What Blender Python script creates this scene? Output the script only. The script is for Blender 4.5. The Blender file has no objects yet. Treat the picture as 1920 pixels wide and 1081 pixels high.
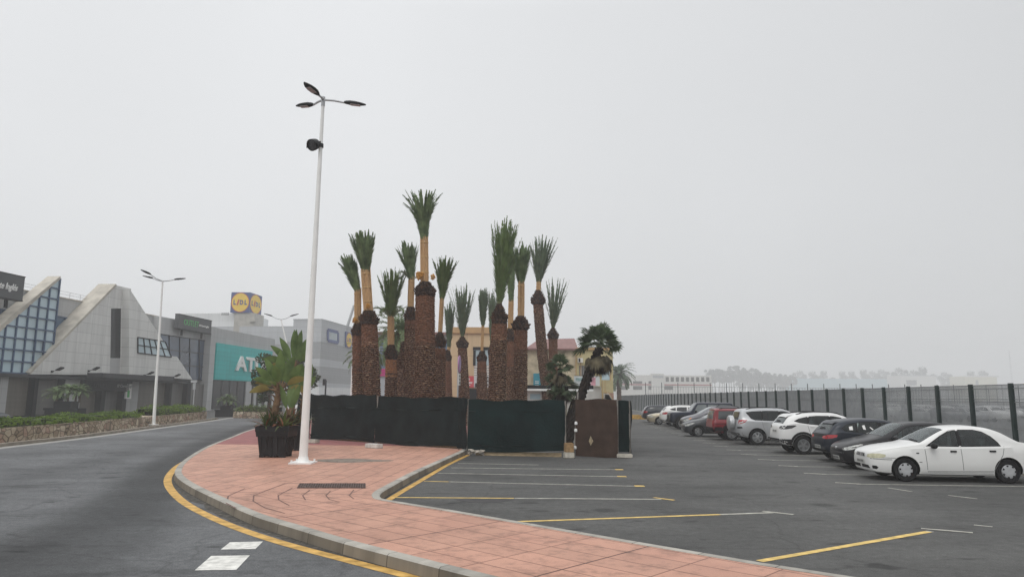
import bpy, bmesh, math, random
import numpy as np
from mathutils import Vector, Matrix
from mathutils.bvhtree import BVHTree
from mathutils.geometry import tessellate_polygon
rnd = random.Random(11)
R_ = math.radians
scene = bpy.context.scene
col = scene.collection

# ------------------------------------------------------------------ camera
EYE, FOC, PITCH, ROLL = 2.1, 1330.0, R_(8.7), R_(0.45)
cam_data = bpy.data.cameras.new('camera')
cam_data.sensor_width = 36.0
cam_data.lens = FOC / 1920 * 36
cam_data.clip_start, cam_data.clip_end = 0.1, 3000
cam = bpy.data.objects.new('camera', cam_data)
col.objects.link(cam)
_f = Vector((0, math.cos(PITCH), math.sin(PITCH)))
_r = Vector((1, 0, 0)); _u = _r.cross(_f)
CR = _r * math.cos(ROLL) + _u * math.sin(ROLL)
CU = _u * math.cos(ROLL) - _r * math.sin(ROLL)
CF = _f
cam.matrix_world = Matrix(((CR.x, CU.x, -CF.x, 0), (CR.y, CU.y, -CF.y, 0), (CR.z, CU.z, -CF.z, EYE), (0, 0, 0, 1)))
scene.camera = cam
CAM = Vector((0, 0, EYE))

# ------------------------------------------------------------------ sky, sun, exposure
SUN_EL, SUN_ROT = R_(52), R_(200)
w = bpy.data.worlds.new('World'); scene.world = w; w.use_nodes = True
nt = w.node_tree; nt.nodes.clear()
N = nt.nodes.new
out = N('ShaderNodeOutputWorld'); bg = N('ShaderNodeBackground'); bg.inputs[1].default_value = 0.1
sky = N('ShaderNodeTexSky'); sky.sky_type = 'NISHITA'; sky.sun_disc = False
sky.sun_elevation = SUN_EL; sky.sun_rotation = SUN_ROT; sky.dust_density = 4; sky.air_density = 1.5
hs = N('ShaderNodeHueSaturation'); hs.inputs['Saturation'].default_value = 0.25
tc = N('ShaderNodeTexCoord'); sep = N('ShaderNodeSeparateXYZ')
ramp = N('ShaderNodeValToRGB')
el = ramp.color_ramp.elements
SKY_RAMP = [(0.0, 7.4), (0.1, 7.55), (0.25, 7.8), (0.5, 8.0), (0.75, 12.0), (1.0, 15.5)]
while len(el) < len(SKY_RAMP): el.new(0.5)
for e, (p, v) in zip(el, SKY_RAMP):
    e.position = p; e.color = (v * .983 / 20, v * 1.0 / 20, v * 1.02 / 20, 1)
mul = N('ShaderNodeVectorMath'); mul.operation = 'SCALE'; mul.inputs['Scale'].default_value = 20
# cloud cover: brighter towards the left of the view, a little duller and bluer to the right, soft mottling
noi = N('ShaderNodeTexNoise'); noi.inputs['Scale'].default_value = 2.2; noi.inputs['Detail'].default_value = 2
mr = N('ShaderNodeMapRange'); mr.inputs[1].default_value = 0.3; mr.inputs[2].default_value = 0.7
mr.inputs[3].default_value = 0.975; mr.inputs[4].default_value = 1.025
mrx = N('ShaderNodeMapRange'); mrx.inputs[1].default_value = -0.15; mrx.inputs[2].default_value = 0.65
mrx.inputs[3].default_value = 1.0; mrx.inputs[4].default_value = 0.79
mm = N('ShaderNodeMath'); mm.operation = 'MULTIPLY'
m2 = N('ShaderNodeVectorMath'); m2.operation = 'SCALE'
mix = N('ShaderNodeMixRGB'); mix.inputs[0].default_value = 0.12
L = nt.links.new
L(tc.outputs['Generated'], sep.inputs[0]); L(sep.outputs[2], ramp.inputs[0]); L(ramp.outputs[0], mul.inputs[0])
L(tc.outputs['Generated'], noi.inputs['Vector']); L(noi.outputs[0], mr.inputs[0]); L(sep.outputs[0], mrx.inputs[0])
L(mr.outputs[0], mm.inputs[0]); L(mrx.outputs[0], mm.inputs[1])
L(mul.outputs[0], m2.inputs[0]); L(mm.outputs[0], m2.inputs['Scale'])
L(sky.outputs[0], hs.inputs['Color']); L(m2.outputs[0], mix.inputs[1]); L(hs.outputs[0], mix.inputs[2])
L(mix.outputs[0], bg.inputs[0]); L(bg.outputs[0], out.inputs[0])
sun_d = bpy.data.lights.new('sun', 'SUN'); sun_d.energy = 0.7; sun_d.angle = R_(35); sun_d.color = (1, .97, .92)
sun = bpy.data.objects.new('sun', sun_d); col.objects.link(sun)
# sun_rotation turns clockwise from +Y seen from above
sd = Vector((math.sin(SUN_ROT) * math.cos(SUN_EL), math.cos(SUN_ROT) * math.cos(SUN_EL), math.sin(SUN_EL)))
sun.rotation_euler = sd.to_track_quat('Z', 'Y').to_euler()
vs = scene.view_settings
vs.view_transform = 'Standard'; vs.look = 'None'; vs.exposure = 0.17; vs.gamma = 1; vs.use_curve_mapping = False
scene.cycles.volume_bounces = 3
scene.cycles.max_bounces = 8
scene.cycles.use_denoising = True
scene.cycles.denoising_prefilter = 'NONE'
scene.cycles.use_adaptive_sampling = False

# ------------------------------------------------------------------ pixel <-> place (used to find real positions in metres)
def ray(px, py): return CR * (px - 960) + CU * (540.5 - py) + CF * FOC
def at(px, py, z=0.0):
    d = ray(px, py); return CAM + d * ((z - EYE) / d.z)
def aty(px, py, Y):
    d = ray(px, py); return CAM + d * (Y / d.y)
def onplane(px, py, p0, n):
    d = ray(px, py); return CAM + d * ((p0 - CAM).dot(n) / d.dot(n))
def ppm(Y): return FOC / Y

# ------------------------------------------------------------------ materials
def newmat(name):
    m = bpy.data.materials.new(name); m.use_nodes = True
    nt = m.node_tree; b = nt.nodes['Principled BSDF']
    return m, nt, b
def mat(name, c, rough=0.7, var=0.12, scale=3.0, bump=0.0, bscale=40.0, metal=0.0, coat=0.0, spec=0.5, detail=5, stretch=None, c2=None):
    m, nt, b = newmat(name)
    b.inputs['Roughness'].default_value = rough; b.inputs['Metallic'].default_value = metal
    b.inputs['Coat Weight'].default_value = coat; b.inputs['Coat Roughness'].default_value = 0.04
    b.inputs['Specular IOR Level'].default_value = spec
    tc = nt.nodes.new('ShaderNodeTexCoord'); vec = tc.outputs['Object']
    if stretch:
        mp = nt.nodes.new('ShaderNodeMapping'); mp.inputs['Scale'].default_value = stretch
        nt.links.new(vec, mp.inputs[0]); vec = mp.outputs[0]
    if var > 0 or c2:
        n = nt.nodes.new('ShaderNodeTexNoise'); n.inputs['Scale'].default_value = scale; n.inputs['Detail'].default_value = detail
        r = nt.nodes.new('ShaderNodeValToRGB')
        r.color_ramp.elements[0].position = 0.3; r.color_ramp.elements[1].position = 0.7
        lo = tuple(x * (1 - var) for x in c); hi = tuple(min(1, x * (1 + var)) for x in (c2 or c))
        r.color_ramp.elements[0].color = (*lo, 1); r.color_ramp.elements[1].color = (*hi, 1)
        nt.links.new(vec, n.inputs['Vector']); nt.links.new(n.outputs[0], r.inputs[0]); nt.links.new(r.outputs[0], b.inputs['Base Color'])
    else: b.inputs['Base Color'].default_value = (*c, 1)
    if bump:
        n2 = nt.nodes.new('ShaderNodeTexNoise'); n2.inputs['Scale'].default_value = bscale; n2.inputs['Detail'].default_value = 4
        bp = nt.nodes.new('ShaderNodeBump'); bp.inputs['Strength'].default_value = bump; bp.inputs['Distance'].default_value = 0.02
        nt.links.new(vec, n2.inputs['Vector']); nt.links.new(n2.outputs[0], bp.inputs['Height']); nt.links.new(bp.outputs[0], b.inputs['Normal'])
    return m
def _ramp(nt, stops):
    r = nt.nodes.new('ShaderNodeValToRGB'); e = r.color_ramp.elements
    while len(e) < len(stops): e.new(0.5)
    for q, (p, c) in zip(e, stops):
        q.position = p; q.color = (*c, 1) if isinstance(c, tuple) else (c, c, c, 1)
    return r
def _noise(nt, vec, scale, detail=5, rough=0.55):
    n = nt.nodes.new('ShaderNodeTexNoise'); n.inputs['Scale'].default_value = scale; n.inputs['Detail'].default_value = detail
    n.inputs['Roughness'].default_value = rough; nt.links.new(vec, n.inputs['Vector']); return n.outputs[0]
def _mul(nt, a, b_):
    x = nt.nodes.new('ShaderNodeMixRGB'); x.blend_type = 'MULTIPLY'; x.inputs[0].default_value = 1
    nt.links.new(a, x.inputs[1]); nt.links.new(b_, x.inputs[2]); return x.outputs[0]
def _mix(nt, f, a, b_):
    x = nt.nodes.new('ShaderNodeMixRGB')
    nt.links.new(f, x.inputs[0])
    for s, k in ((a, 1), (b_, 2)):
        if isinstance(s, tuple): x.inputs[k].default_value = (*s, 1)
        else: nt.links.new(s, x.inputs[k])
    return x.outputs[0]
def asphalt(name, base, uvtracks=False):
    m, nt, b = newmat(name)
    tc = nt.nodes.new('ShaderNodeTexCoord'); o = tc.outputs['Object']
    big = _ramp(nt, [(0.3, 0.66), (0.7, 1.28)]); nt.links.new(_noise(nt, o, 0.22, 6, .6), big.inputs[0])
    mp = nt.nodes.new('ShaderNodeMapping'); mp.inputs['Scale'].default_value = (0.45, 1.1, 1); mp.inputs['Rotation'].default_value = (0, 0, .15); nt.links.new(o, mp.inputs[0])
    mid = _ramp(nt, [(0.28, 0.5), (0.42, 0.92), (0.6, 1.05), (0.75, 1.25)]); nt.links.new(_noise(nt, mp.outputs[0], 1.0, 7, .62), mid.inputs[0])
    fine = _ramp(nt, [(0.25, 0.45), (0.75, 1.6)]); nt.links.new(_noise(nt, o, 55, 3, .7), fine.inputs[0])
    colr = nt.nodes.new('ShaderNodeRGB'); colr.outputs[0].default_value = (*base, 1)
    c = _mul(nt, _mul(nt, _mul(nt, colr.outputs[0], big.outputs[0]), mid.outputs[0]), fine.outputs[0])
    med = _ramp(nt, [(0.30, 0.55), (0.44, 0.92), (0.56, 1.08), (0.70, 1.5)]); nt.links.new(_noise(nt, o, 7, 9, .78), med.inputs[0]); c = _mul(nt, c, med.outputs[0])
    st = _ramp(nt, [(0.30, 0.45), (0.38, 1.0)]); mp2 = nt.nodes.new('ShaderNodeMapping'); mp2.inputs['Scale'].default_value = (.9, 1.6, 1); mp2.inputs['Location'].default_value = (7, 3, 0); nt.links.new(o, mp2.inputs[0])
    nt.links.new(_noise(nt, mp2.outputs[0], 1.3, 4, .5), st.inputs[0]); c = _mul(nt, c, st.outputs[0])
    cr = nt.nodes.new('ShaderNodeTexVoronoi'); cr.feature = 'DISTANCE_TO_EDGE'; cr.inputs['Scale'].default_value = .16; wv = nt.nodes.new('ShaderNodeVectorMath'); wv.operation = 'ADD'; nz = nt.nodes.new('ShaderNodeTexNoise'); nz.inputs['Scale'].default_value = .8; nz.inputs['Detail'].default_value = 6
    nt.links.new(o, nz.inputs['Vector']); nt.links.new(o, wv.inputs[0]); nt.links.new(nz.outputs['Color'], wv.inputs[1]); nt.links.new(wv.outputs[0], cr.inputs['Vector'])
    ck = _ramp(nt, [(0.0, 0.72), (0.005, 1.0)]); nt.links.new(cr.outputs[0], ck.inputs[0]); c = _mul(nt, c, ck.outputs[0])
    # oil spots
    v = nt.nodes.new('ShaderNodeTexVoronoi'); v.inputs['Scale'].default_value = 0.42; nt.links.new(o, v.inputs['Vector'])
    sp = _ramp(nt, [(0.07, 0.5), (0.13, 1.0)]); nt.links.new(v.outputs['Distance'], sp.inputs[0])
    c = _mul(nt, c, sp.outputs[0])
    if uvtracks:
        s = nt.nodes.new('ShaderNodeSeparateXYZ'); nt.links.new(tc.outputs['UV'], s.inputs[0])
        t = _ramp(nt, uvtracks); nt.links.new(s.outputs[0], t.inputs[0]); c = _mul(nt, c, t.outputs[0])
    nt.links.new(c, b.inputs['Base Color'])
    b.inputs['Roughness'].default_value = 0.75; b.inputs['Specular IOR Level'].default_value = 0.28
    bp = nt.nodes.new('ShaderNodeBump'); bp.inputs['Strength'].default_value = 0.35; bp.inputs['Distance'].default_value = 0.01
    nt.links.new(_noise(nt, o, 90, 3), bp.inputs['Height']); nt.links.new(bp.outputs[0], b.inputs['Normal'])
    return m
def paving(name, ang, tw, th):
    """stamped pink concrete: a grid of joints turned by ang, darker sunk joints, slab to slab variation and dirt"""
    m, nt, b = newmat(name)
    tc = nt.nodes.new('ShaderNodeTexCoord'); o = tc.outputs['Object']
    mp = nt.nodes.new('ShaderNodeMapping'); mp.inputs['Rotation'].default_value = (0, 0, -ang); nt.links.new(o, mp.inputs[0])
    ds = nt.nodes.new('ShaderNodeVectorMath'); ds.operation = 'ADD'; nt.links.new(mp.outputs[0], ds.inputs[0]); ds.inputs[1].default_value = (0, 0, 0)
    def brick(w_, h_, off, mort):
        k = nt.nodes.new('ShaderNodeTexBrick'); k.offset = off; k.inputs['Scale'].default_value = 1
        k.inputs['Brick Width'].default_value = w_; k.inputs['Row Height'].default_value = h_
        k.inputs['Mortar Size'].default_value = mort; k.inputs['Mortar Smooth'].default_value = 0.3
        k.inputs['Color1'].default_value = (.93, .93, .93, 1); k.inputs['Color2'].default_value = (1.06, 1.04, 1.04, 1); k.inputs['Mortar'].default_value = (.40, .34, .32, 1)
        nt.links.new(ds.outputs[0], k.inputs['Vector']); return k
    k1 = brick(tw, th, 0.0, 0.012); k2 = brick(tw * 3, th * 400, 0.0, 0.017)
    k2.inputs['Color1'].default_value = k2.inputs['Color2'].default_value = (1, 1, 1, 1)
    base = _ramp(nt, [(0.3, (.43, .225, .16)), (0.7, (.54, .295, .21))]); nt.links.new(_noise(nt, o, .7, 6), base.inputs[0])
    dirt = _ramp(nt, [(0.30, 0.55), (0.50, 1.0), (.7, 1.06)]); nt.links.new(_noise(nt, o, 3.5, 8, .7), dirt.inputs[0])
    spk = _ramp(nt, [(0.2, .82), (0.8, 1.14)]); nt.links.new(_noise(nt, o, 70, 2), spk.inputs[0])
    c = _mul(nt, _mul(nt, _mul(nt, _mul(nt, base.outputs[0], k1.outputs['Color']), k2.outputs['Color']), dirt.outputs[0]), spk.outputs[0])
    v = nt.nodes.new('ShaderNodeTexVoronoi'); v.inputs['Scale'].default_value = 1.3; nt.links.new(o, v.inputs['Vector'])
    sp = _ramp(nt, [(0.03, 0.45), (0.05, 1.0)]); nt.links.new(v.outputs['Distance'], sp.inputs[0]); c = _mul(nt, c, sp.outputs[0])
    nt.links.new(c, b.inputs['Base Color']); b.inputs['Roughness'].default_value = 0.6
    bp = nt.nodes.new('ShaderNodeBump'); bp.inputs['Strength'].default_value = 0.3; bp.inputs['Distance'].default_value = 0.01; bp.invert = True
    nt.links.new(k1.outputs['Fac'], bp.inputs['Height']); nt.links.new(bp.outputs[0], b.inputs['Normal'])
    return m
def tiled(name, c, tw, th, mort=0.02, dark=0.6, var=0.06, rough=0.7, off=0.0, stain=0.8, vstain=True):
    """facade of panels with joints, in the mesh's UV (metres along the wall, metres up), with rain streaks"""
    m, nt, b = newmat(name)
    tc = nt.nodes.new('ShaderNodeTexCoord'); uv = tc.outputs['UV']
    k = nt.nodes.new('ShaderNodeTexBrick'); k.offset = off; k.inputs['Scale'].default_value = 1
    k.inputs['Brick Width'].default_value = tw; k.inputs['Row Height'].default_value = th
    k.inputs['Mortar Size'].default_value = mort; k.inputs['Mortar Smooth'].default_value = 0.2
    k.inputs['Color1'].default_value = (*[x * (1 - var) for x in c], 1); k.inputs['Color2'].default_value = (*[x * (1 + var) for x in c], 1)
    k.inputs['Mortar'].default_value = (*[x * dark for x in c], 1)
    nt.links.new(uv, k.inputs['Vector'])
    mp = nt.nodes.new('ShaderNodeMapping'); mp.inputs['Scale'].default_value = (1.6, .12, 1); nt.links.new(uv, mp.inputs[0])
    r = _ramp(nt, [(0.3, stain), (0.55, 1.03)]); nt.links.new(_noise(nt, mp.outputs[0], 1.0, 6, .6), r.inputs[0])
    nt.links.new(_mul(nt, k.outputs['Color'], r.outputs[0]), b.inputs['Base Color'])
    b.inputs['Roughness'].default_value = rough
    return m
def glassy(name, c, rough=0.06, spec=0.8):
    m = mat(name, c, rough, 0.25, 0.6, spec=spec); return m

M = {}
M['lot'] = asphalt('asphalt_lot', (.077, .077, .074))
M['road'] = asphalt('asphalt_road', (.104, .107, .110), [(0.0, 1.12), (.25, .95), (.6, .62), (1.0, .42)])
M['gutter'] = mat('concrete_gutter', (.30, .29, .27), .8, .15, 2, .3, 50)
M['kerb'] = mat('kerb_concrete', (.34, .325, .29), .85, .25, 2.2, .5, 60)
M['kerb_face'] = mat('kerb_side', (.20, .175, .14), .9, .35, 2.5, .6, 60)
M['pave_a'] = paving('pink_paving', R_(-43.3), .90, .44)
M['pave_b'] = paving('pink_paving_upper', R_(86), 1.6, .47)
M['pave_red'] = mat('red_paving', (.27, .10, .095), .8, .2, 4, .4, 40)
M['white_paint'] = mat('road_paint_white', (.62, .61, .57), .7, .22, 9, c2=(.66, .65, .61), detail=8)
M['thin_white'] = mat('lot_paint_white', (.40, .39, .34), .7, .35, 6, detail=8)
M['yellow_paint'] = mat('road_paint_yellow', (.50, .285, .055), .7, .35, 5, c2=(.54, .33, .09), detail=8)
M['yellow_pale'] = mat('lot_paint_yellow', (.64, .45, .14), .7, .3, 6, detail=8)
M['white_metal'] = mat('white_painted_steel', (.78, .78, .76), .45, .06, 2)
M['grey_metal'] = mat('grey_steel', (.42, .43, .44), .45, .1, 3, metal=.3)
M['black'] = mat('black_plastic', (.014, .015, .017), .5, .3, 6)
M['black_rough'] = mat('matt_black', (.012, .012, .013), .85, .3, 6)
M['lens'] = mat('clear_lens', (.35, .36, .36), .1, .3, 9, spec=.8)
M['screen_a'] = mat('black_netting', (.0055, .0095, .0100), .8, .3, 1.6, .5, 14, c2=(.0095, .0145, .015))
M['screen_b'] = mat('dark_green_netting', (.0055, .0150, .0150), .8, .3, 1.6, .4, 14)
M['screen_c'] = mat('brown_netting', (.056, .036, .027), .85, .22, 2.5, .4, 30)
M['rust'] = mat('galvanised_post', (.22, .20, .18), .6, .3, 8)
M['wood'] = mat('weathered_wood', (.33, .25, .15), .85, .3, 3, stretch=(1, 8, 8))
M['stone'] = mat('pale_stone', (.46, .43, .37), .9, .25, 6, .5, 30)
M['trunk_dark'] = mat('palm_scar_dark', (.088, .046, .029), .95, .45, 9)
M['trunk_lip'] = mat('palm_scar_edge', (.42, .28, .18), .9, .4, 14)
M['trunk_red'] = mat('palm_trunk_fresh', (.160, .074, .042), .95, .5, 10, c2=(.130, .060, .036))
M['trunk_red_lip'] = mat('palm_trunk_fresh_edge', (.23, .122, .078), .95, .45, 14)
M['trunk_orange'] = mat('palm_trunk_orange', (.30, .13, .05), .95, .4, 10)
M['head'] = mat('palm_stubs', (.040, .026, .022), .95, .5, 8, c2=(.056, .036, .027))
M['stalk'] = mat('palm_stalks', (.47, .29, .14), .75, .28, 5, stretch=(14, 14, .7))
M['rope'] = mat('rope', (.5, .33, .15), .9, .2, 20)
M['frond'] = mat('palm_leaf', (.115, .185, .072), .5, .40, 2.5, c2=(.20, .275, .13))
M['frond_olive'] = mat('palm_leaf_olive', (.135, .205, .065), .55, .35, 2.5)
M['frond_pale'] = mat('palm_leaf_pale', (.13, .185, .11), .55, .3, 2.5)  # paler green: part of the haze over the back palms is put into this colour
M['rachis'] = mat('palm_rib', (.15, .17, .07), .6, .2, 4)
M['dates'] = mat('dates', (.50, .25, .045), .6, .35, 12)
M['fan'] = mat('fan_leaf', (.050, .085, .036), .5, .4, 3, c2=(.085, .12, .058))
M['fan_dead'] = mat('dead_fan_leaf', (.080, .066, .038), .8, .5, 3, c2=(.12, .10, .058))
M['fan_brown'] = mat('old_fan_leaf', (.055, .042, .030), .9, .5, 3)
M['bark_black'] = mat('fibrous_bark', (.028, .022, .018), .95, .6, 9, .8, 25)
M['leaf'] = mat('tree_leaf', (.030, .050, .022), .6, .4, .9, c2=(.05, .078, .032))
M['pine'] = mat('pine_leaf', (.035, .045, .03), .7, .4, .5)
M['hedge'] = mat('hedge_leaf', (.085, .145, .03), .6, .4, 1.2, c2=(.14, .20, .045))
def translucent(m, k):
    nt = m.node_tree; b = nt.nodes['Principled BSDF']; o = nt.nodes['Material Output']; t = nt.nodes.new('ShaderNodeBsdfTranslucent'); x = nt.nodes.new('ShaderNodeMixShader'); x.inputs[0].default_value = k
    src = b.inputs['Base Color'].links[0].from_socket; nt.links.new(src, t.inputs[0]); nt.links.new(b.outputs[0], x.inputs[1]); nt.links.new(t.outputs[0], x.inputs[2]); nt.links.new(x.outputs[0], o.inputs['Surface'])
M['bark'] = mat('bark', (.10, .075, .055), .9, .3, 5)
M['banana'] = mat('paddle_leaf', (.085, .145, .040), .42, .35, 2.2, c2=(.125, .19, .06))
M['banana_dry'] = mat('dry_paddle_leaf', (.27, .20, .06), .6, .4, 2.2, c2=(.22, .20, .06))
M['banana_stem'] = mat('old_leaf_bases', (.12, .075, .045), .9, .45, 6, c2=(.17, .11, .06))
M['strap'] = mat('strap_leaf', (.05, .085, .02), .5, .4, 2, c2=(.085, .11, .03))
M['strap_red'] = mat('reddish_strap_leaf', (.20, .07, .03), .6, .4, 2)
for k_, a_ in (('frond', .4), ('frond_olive', .4), ('frond_pale', .4), ('fan', .35), ('hedge', .4), ('banana', .35), ('banana_dry', .3), ('strap', .35), ('leaf', .3)): translucent(M[k_], a_)
for k_ in ('screen_a', 'screen_b', 'screen_c', 'black', 'black_rough', 'trunk_dark', 'trunk_lip', 'trunk_red', 'trunk_red_lip', 'head', 'bark_black', 'fan_brown', 'hedge', 'leaf'): M[k_].node_tree.nodes['Principled BSDF'].inputs['Specular IOR Level'].default_value = .10 if k_ != 'black' else .25

# ------------------------------------------------------------------ mesh helpers
class MB:
    def __init__(s): s.v = []; s.f = []; s.m = []; s.uv = None; s.org = None
    def add(s, vs, fs, mi=0):
        o = len(s.v); s.v += [tuple(p) for p in vs]
        for f in fs: s.f.append(tuple(i + o for i in f)); s.m.append(mi)
        return s
    def box(s, x0, x1, y0, y1, z0, z1, mi=0):
        return s.add([(x0, y0, z0), (x1, y0, z0), (x1, y1, z0), (x0, y1, z0), (x0, y0, z1), (x1, y0, z1), (x1, y1, z1), (x0, y1, z1)],
                     [(3, 2, 1, 0), (4, 5, 6, 7), (0, 1, 5, 4), (1, 2, 6, 5), (2, 3, 7, 6), (3, 0, 4, 7)], mi)
    def obox(s, c, ax, ay, az, mi=0):
        c = Vector(c); ax, ay, az = Vector(ax), Vector(ay), Vector(az)
        vs = [c + ax * i + ay * j + az * k for k in (-1, 1) for j in (-1, 1) for i in (-1, 1)]
        return s.add(vs, [(2, 3, 1, 0), (4, 5, 7, 6), (0, 1, 5, 4), (1, 3, 7, 5), (3, 2, 6, 7), (2, 0, 4, 6)], mi)
    def tube(s, pts, rad, n=8, mi=0, cap=True):
        pts = [Vector(p) for p in pts]
        if not hasattr(rad, '__len__'): rad = [rad] * len(pts)
        o = len(s.v); a = None
        for i, p in enumerate(pts):
            t = (pts[min(i + 1, len(pts) - 1)] - pts[max(i - 1, 0)]).normalized()
            if a is None:
                a = t.orthogonal().normalized()
            a = (a - t * a.dot(t)).normalized(); b = t.cross(a)
            for k in range(n):
                q = 2 * math.pi * k / n
                s.v.append(tuple(p + (a * math.cos(q) + b * math.sin(q)) * rad[i]))
        for i in range(len(pts) - 1):
            for k in range(n):
                s.f.append((o + i * n + k, o + i * n + (k + 1) % n, o + (i + 1) * n + (k + 1) % n, o + (i + 1) * n + k)); s.m.append(mi)
        if cap:
            s.f.append(tuple(o + k for k in reversed(range(n)))); s.m.append(mi)
            e = o + (len(pts) - 1) * n; s.f.append(tuple(e + k for k in range(n))); s.m.append(mi)
        return s
    def bar(s, p, q, w, mi=0):
        return s.tube([p, q], w, 4, mi)
    def lathe(s, prof, n=24, c=(0, 0, 0), ax=(0, 0, 1), mi=0):
        c = Vector(c); ax = Vector(ax).normalized(); a = ax.orthogonal().normalized(); b = ax.cross(a); o = len(s.v)
        for r, h in prof:
            for k in range(n):
                q = 2 * math.pi * k / n; s.v.append(tuple(c + ax * h + (a * math.cos(q) + b * math.sin(q)) * r))
        for i in range(len(prof) - 1):
            for k in range(n):
                s.f.append((o + i * n + k, o + i * n + (k + 1) % n, o + (i + 1) * n + (k + 1) % n, o + (i + 1) * n + k)); s.m.append(mi)
        s.f.append(tuple(o + k for k in reversed(range(n)))); s.m.append(mi)
        e = o + (len(prof) - 1) * n; s.f.append(tuple(e + k for k in range(n))); s.m.append(mi)
        return s
    def prism(s, poly, d, mi=0):
        """a planar polygon of 3D points given the thickness vector d"""
        P = [Vector(p) for p in poly]; n = len(P); d = Vector(d)
        tri = tessellate_polygon([P])
        vs = P + [p + d for p in P]
        fs = [tuple(t) for t in tri] + [tuple(i + n for i in reversed(t)) for t in tri]
        fs += [(i, (i + 1) % n, (i + 1) % n + n, i + n) for i in range(n)]
        return s.add(vs, fs, mi)
    def sheet(s, poly, mi=0):
        P = [Vector(p) for p in poly]
        tri = []
        for t in tessellate_polygon([P]):
            a, b, c = (P[i] for i in t)
            tri.append(tuple(t) if (b - a).cross(c - a).z >= 0 else tuple(reversed(t)))
        return s.add(P, tri, mi)
    def build(s, name, mats, parent=None, smooth=None, local=False):
        me = bpy.data.meshes.new(name)
        if parent is not None and not local:
            q = world_loc(parent); vs = [(a - q.x, b - q.y, c - q.z) for a, b, c in s.v]
        else: vs = s.v
        me.from_pydata(vs, [], s.f)
        if not isinstance(mats, (list, tuple)): mats = [mats]
        for m in mats: me.materials.append(m)
        if len(mats) > 1: me.polygons.foreach_set('material_index', s.m)
        if s.uv is not None:
            uvl = me.uv_layers.new(name='UVMap'); li = np.empty(len(me.loops), dtype=np.int32); me.loops.foreach_get('vertex_index', li)
            uvl.data.foreach_set('uv', np.array(s.uv, dtype=np.float32)[li].ravel())
        if smooth is not None:
            me.polygons.foreach_set('use_smooth', [True] * len(me.polygons)); me.set_sharp_from_angle(angle=R_(smooth))
        me.update()
        o = bpy.data.objects.new(name, me); col.objects.link(o)
        if parent is not None: o.parent = parent
        return o
def world_loc(o):
    q = Vector((0, 0, 0))
    while o is not None: q = q + o.location; o = o.parent
    return q
def tag(o, label=None, cat=None, group=None, kind=None):
    for k, v in (('label', label), ('category', cat), ('group', group), ('kind', kind)):
        if v: o[k] = v
    return o
def thing(name, label, cat, loc=(0, 0, 0), group=None, rz=0.0):
    o = bpy.data.objects.new(name, None); col.objects.link(o); o.empty_display_size = .3
    o.location = loc; o.rotation_euler = (0, 0, rz)
    return tag(o, label, cat, group)
def struct(o): o['kind'] = 'structure'; return o
def kids(o): return [c for c in bpy.data.objects if c.parent == o]
CH = {}
def copy_tree(o, loc, rz=0.0, label=None, group=None, scale=1.0):
    if o.name not in CH: CH[o.name] = (kids(o), {c.name: kids(c) for c in kids(o)})
    r = o.copy(); col.objects.link(r); r.location = loc; r.rotation_euler = (0, 0, rz); r.scale = (scale,) * 3
    if label: r['label'] = label
    if group: r['group'] = group
    ch, sub = CH[o.name]
    for c in ch:
        d = c.copy(); col.objects.link(d); d.parent = r
        for g in sub[c.name]:
            h = g.copy(); col.objects.link(h); h.parent = d
    return r
def smoothpoly(pts, n=6, closed=False):
    """Catmull-Rom through 2D/3D points"""
    P = [Vector(p) for p in pts]; outp = []
    for i in range(len(P) - 1):
        a, b, c, d = P[max(i - 1, 0)], P[i], P[i + 1], P[min(i + 2, len(P) - 1)]
        for k in range(n):
            t = k / n
            outp.append(0.5 * ((2 * b) + (c - a) * t + (2 * a - 5 * b + 4 * c - d) * t * t + (3 * b - a - 3 * c + d) * t ** 3))
    outp.append(P[-1]); return outp
def resample(pts, n):
    P = [Vector(p) for p in pts]; d = [0]
    for a, b in zip(P, P[1:]): d.append(d[-1] + (b - a).length)
    res = []; j = 0
    for k in range(n):
        t = d[-1] * k / (n - 1)
        while j < len(P) - 2 and d[j + 1] < t: j += 1
        s_ = (t - d[j]) / max(1e-9, d[j + 1] - d[j]); res.append(P[j].lerp(P[j + 1], min(1, s_)))
    return res
def offset2d(pts, w):
    P = [Vector((p[0], p[1], 0)) for p in pts]; r = []
    for i, p in enumerate(P):
        t = (P[min(i + 1, len(P) - 1)] - P[max(i - 1, 0)]).normalized(); r.append(p + Vector((-t.y, t.x, 0)) * w)
    return r
def ribbon(pts, w0, w1, z, mb=None, mi=0):
    """flat strip along 2D points between lateral offsets w0 and w1"""
    mb = mb or MB(); a = offset2d(pts, w0); b = offset2d(pts, w1); n = len(a)
    vs = [(p.x, p.y, z) for p in a] + [(p.x, p.y, z) for p in b]
    fs = []
    for i in range(n - 1):
        q = (i, i + 1, n + i + 1, n + i)
        fs.append(q if w1 > w0 else tuple(reversed(q)))
    return mb.add(vs, fs, mi)
def textmesh(txt, size, depth=.03, shear=0.0, bold=0.0):
    c = bpy.data.curves.new('lettering', 'FONT'); c.body = txt; c.size = size; c.extrude = depth; c.shear = shear; c.offset = bold
    c.align_x = 'CENTER'; c.align_y = 'CENTER'; c.resolution_u = 3
    o = bpy.data.objects.new('lettering', c); col.objects.link(o)
    dg = bpy.context.evaluated_depsgraph_get(); me = bpy.data.meshes.new_from_object(o.evaluated_get(dg))
    bpy.data.objects.remove(o); bpy.data.curves.remove(c)
    return me
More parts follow.
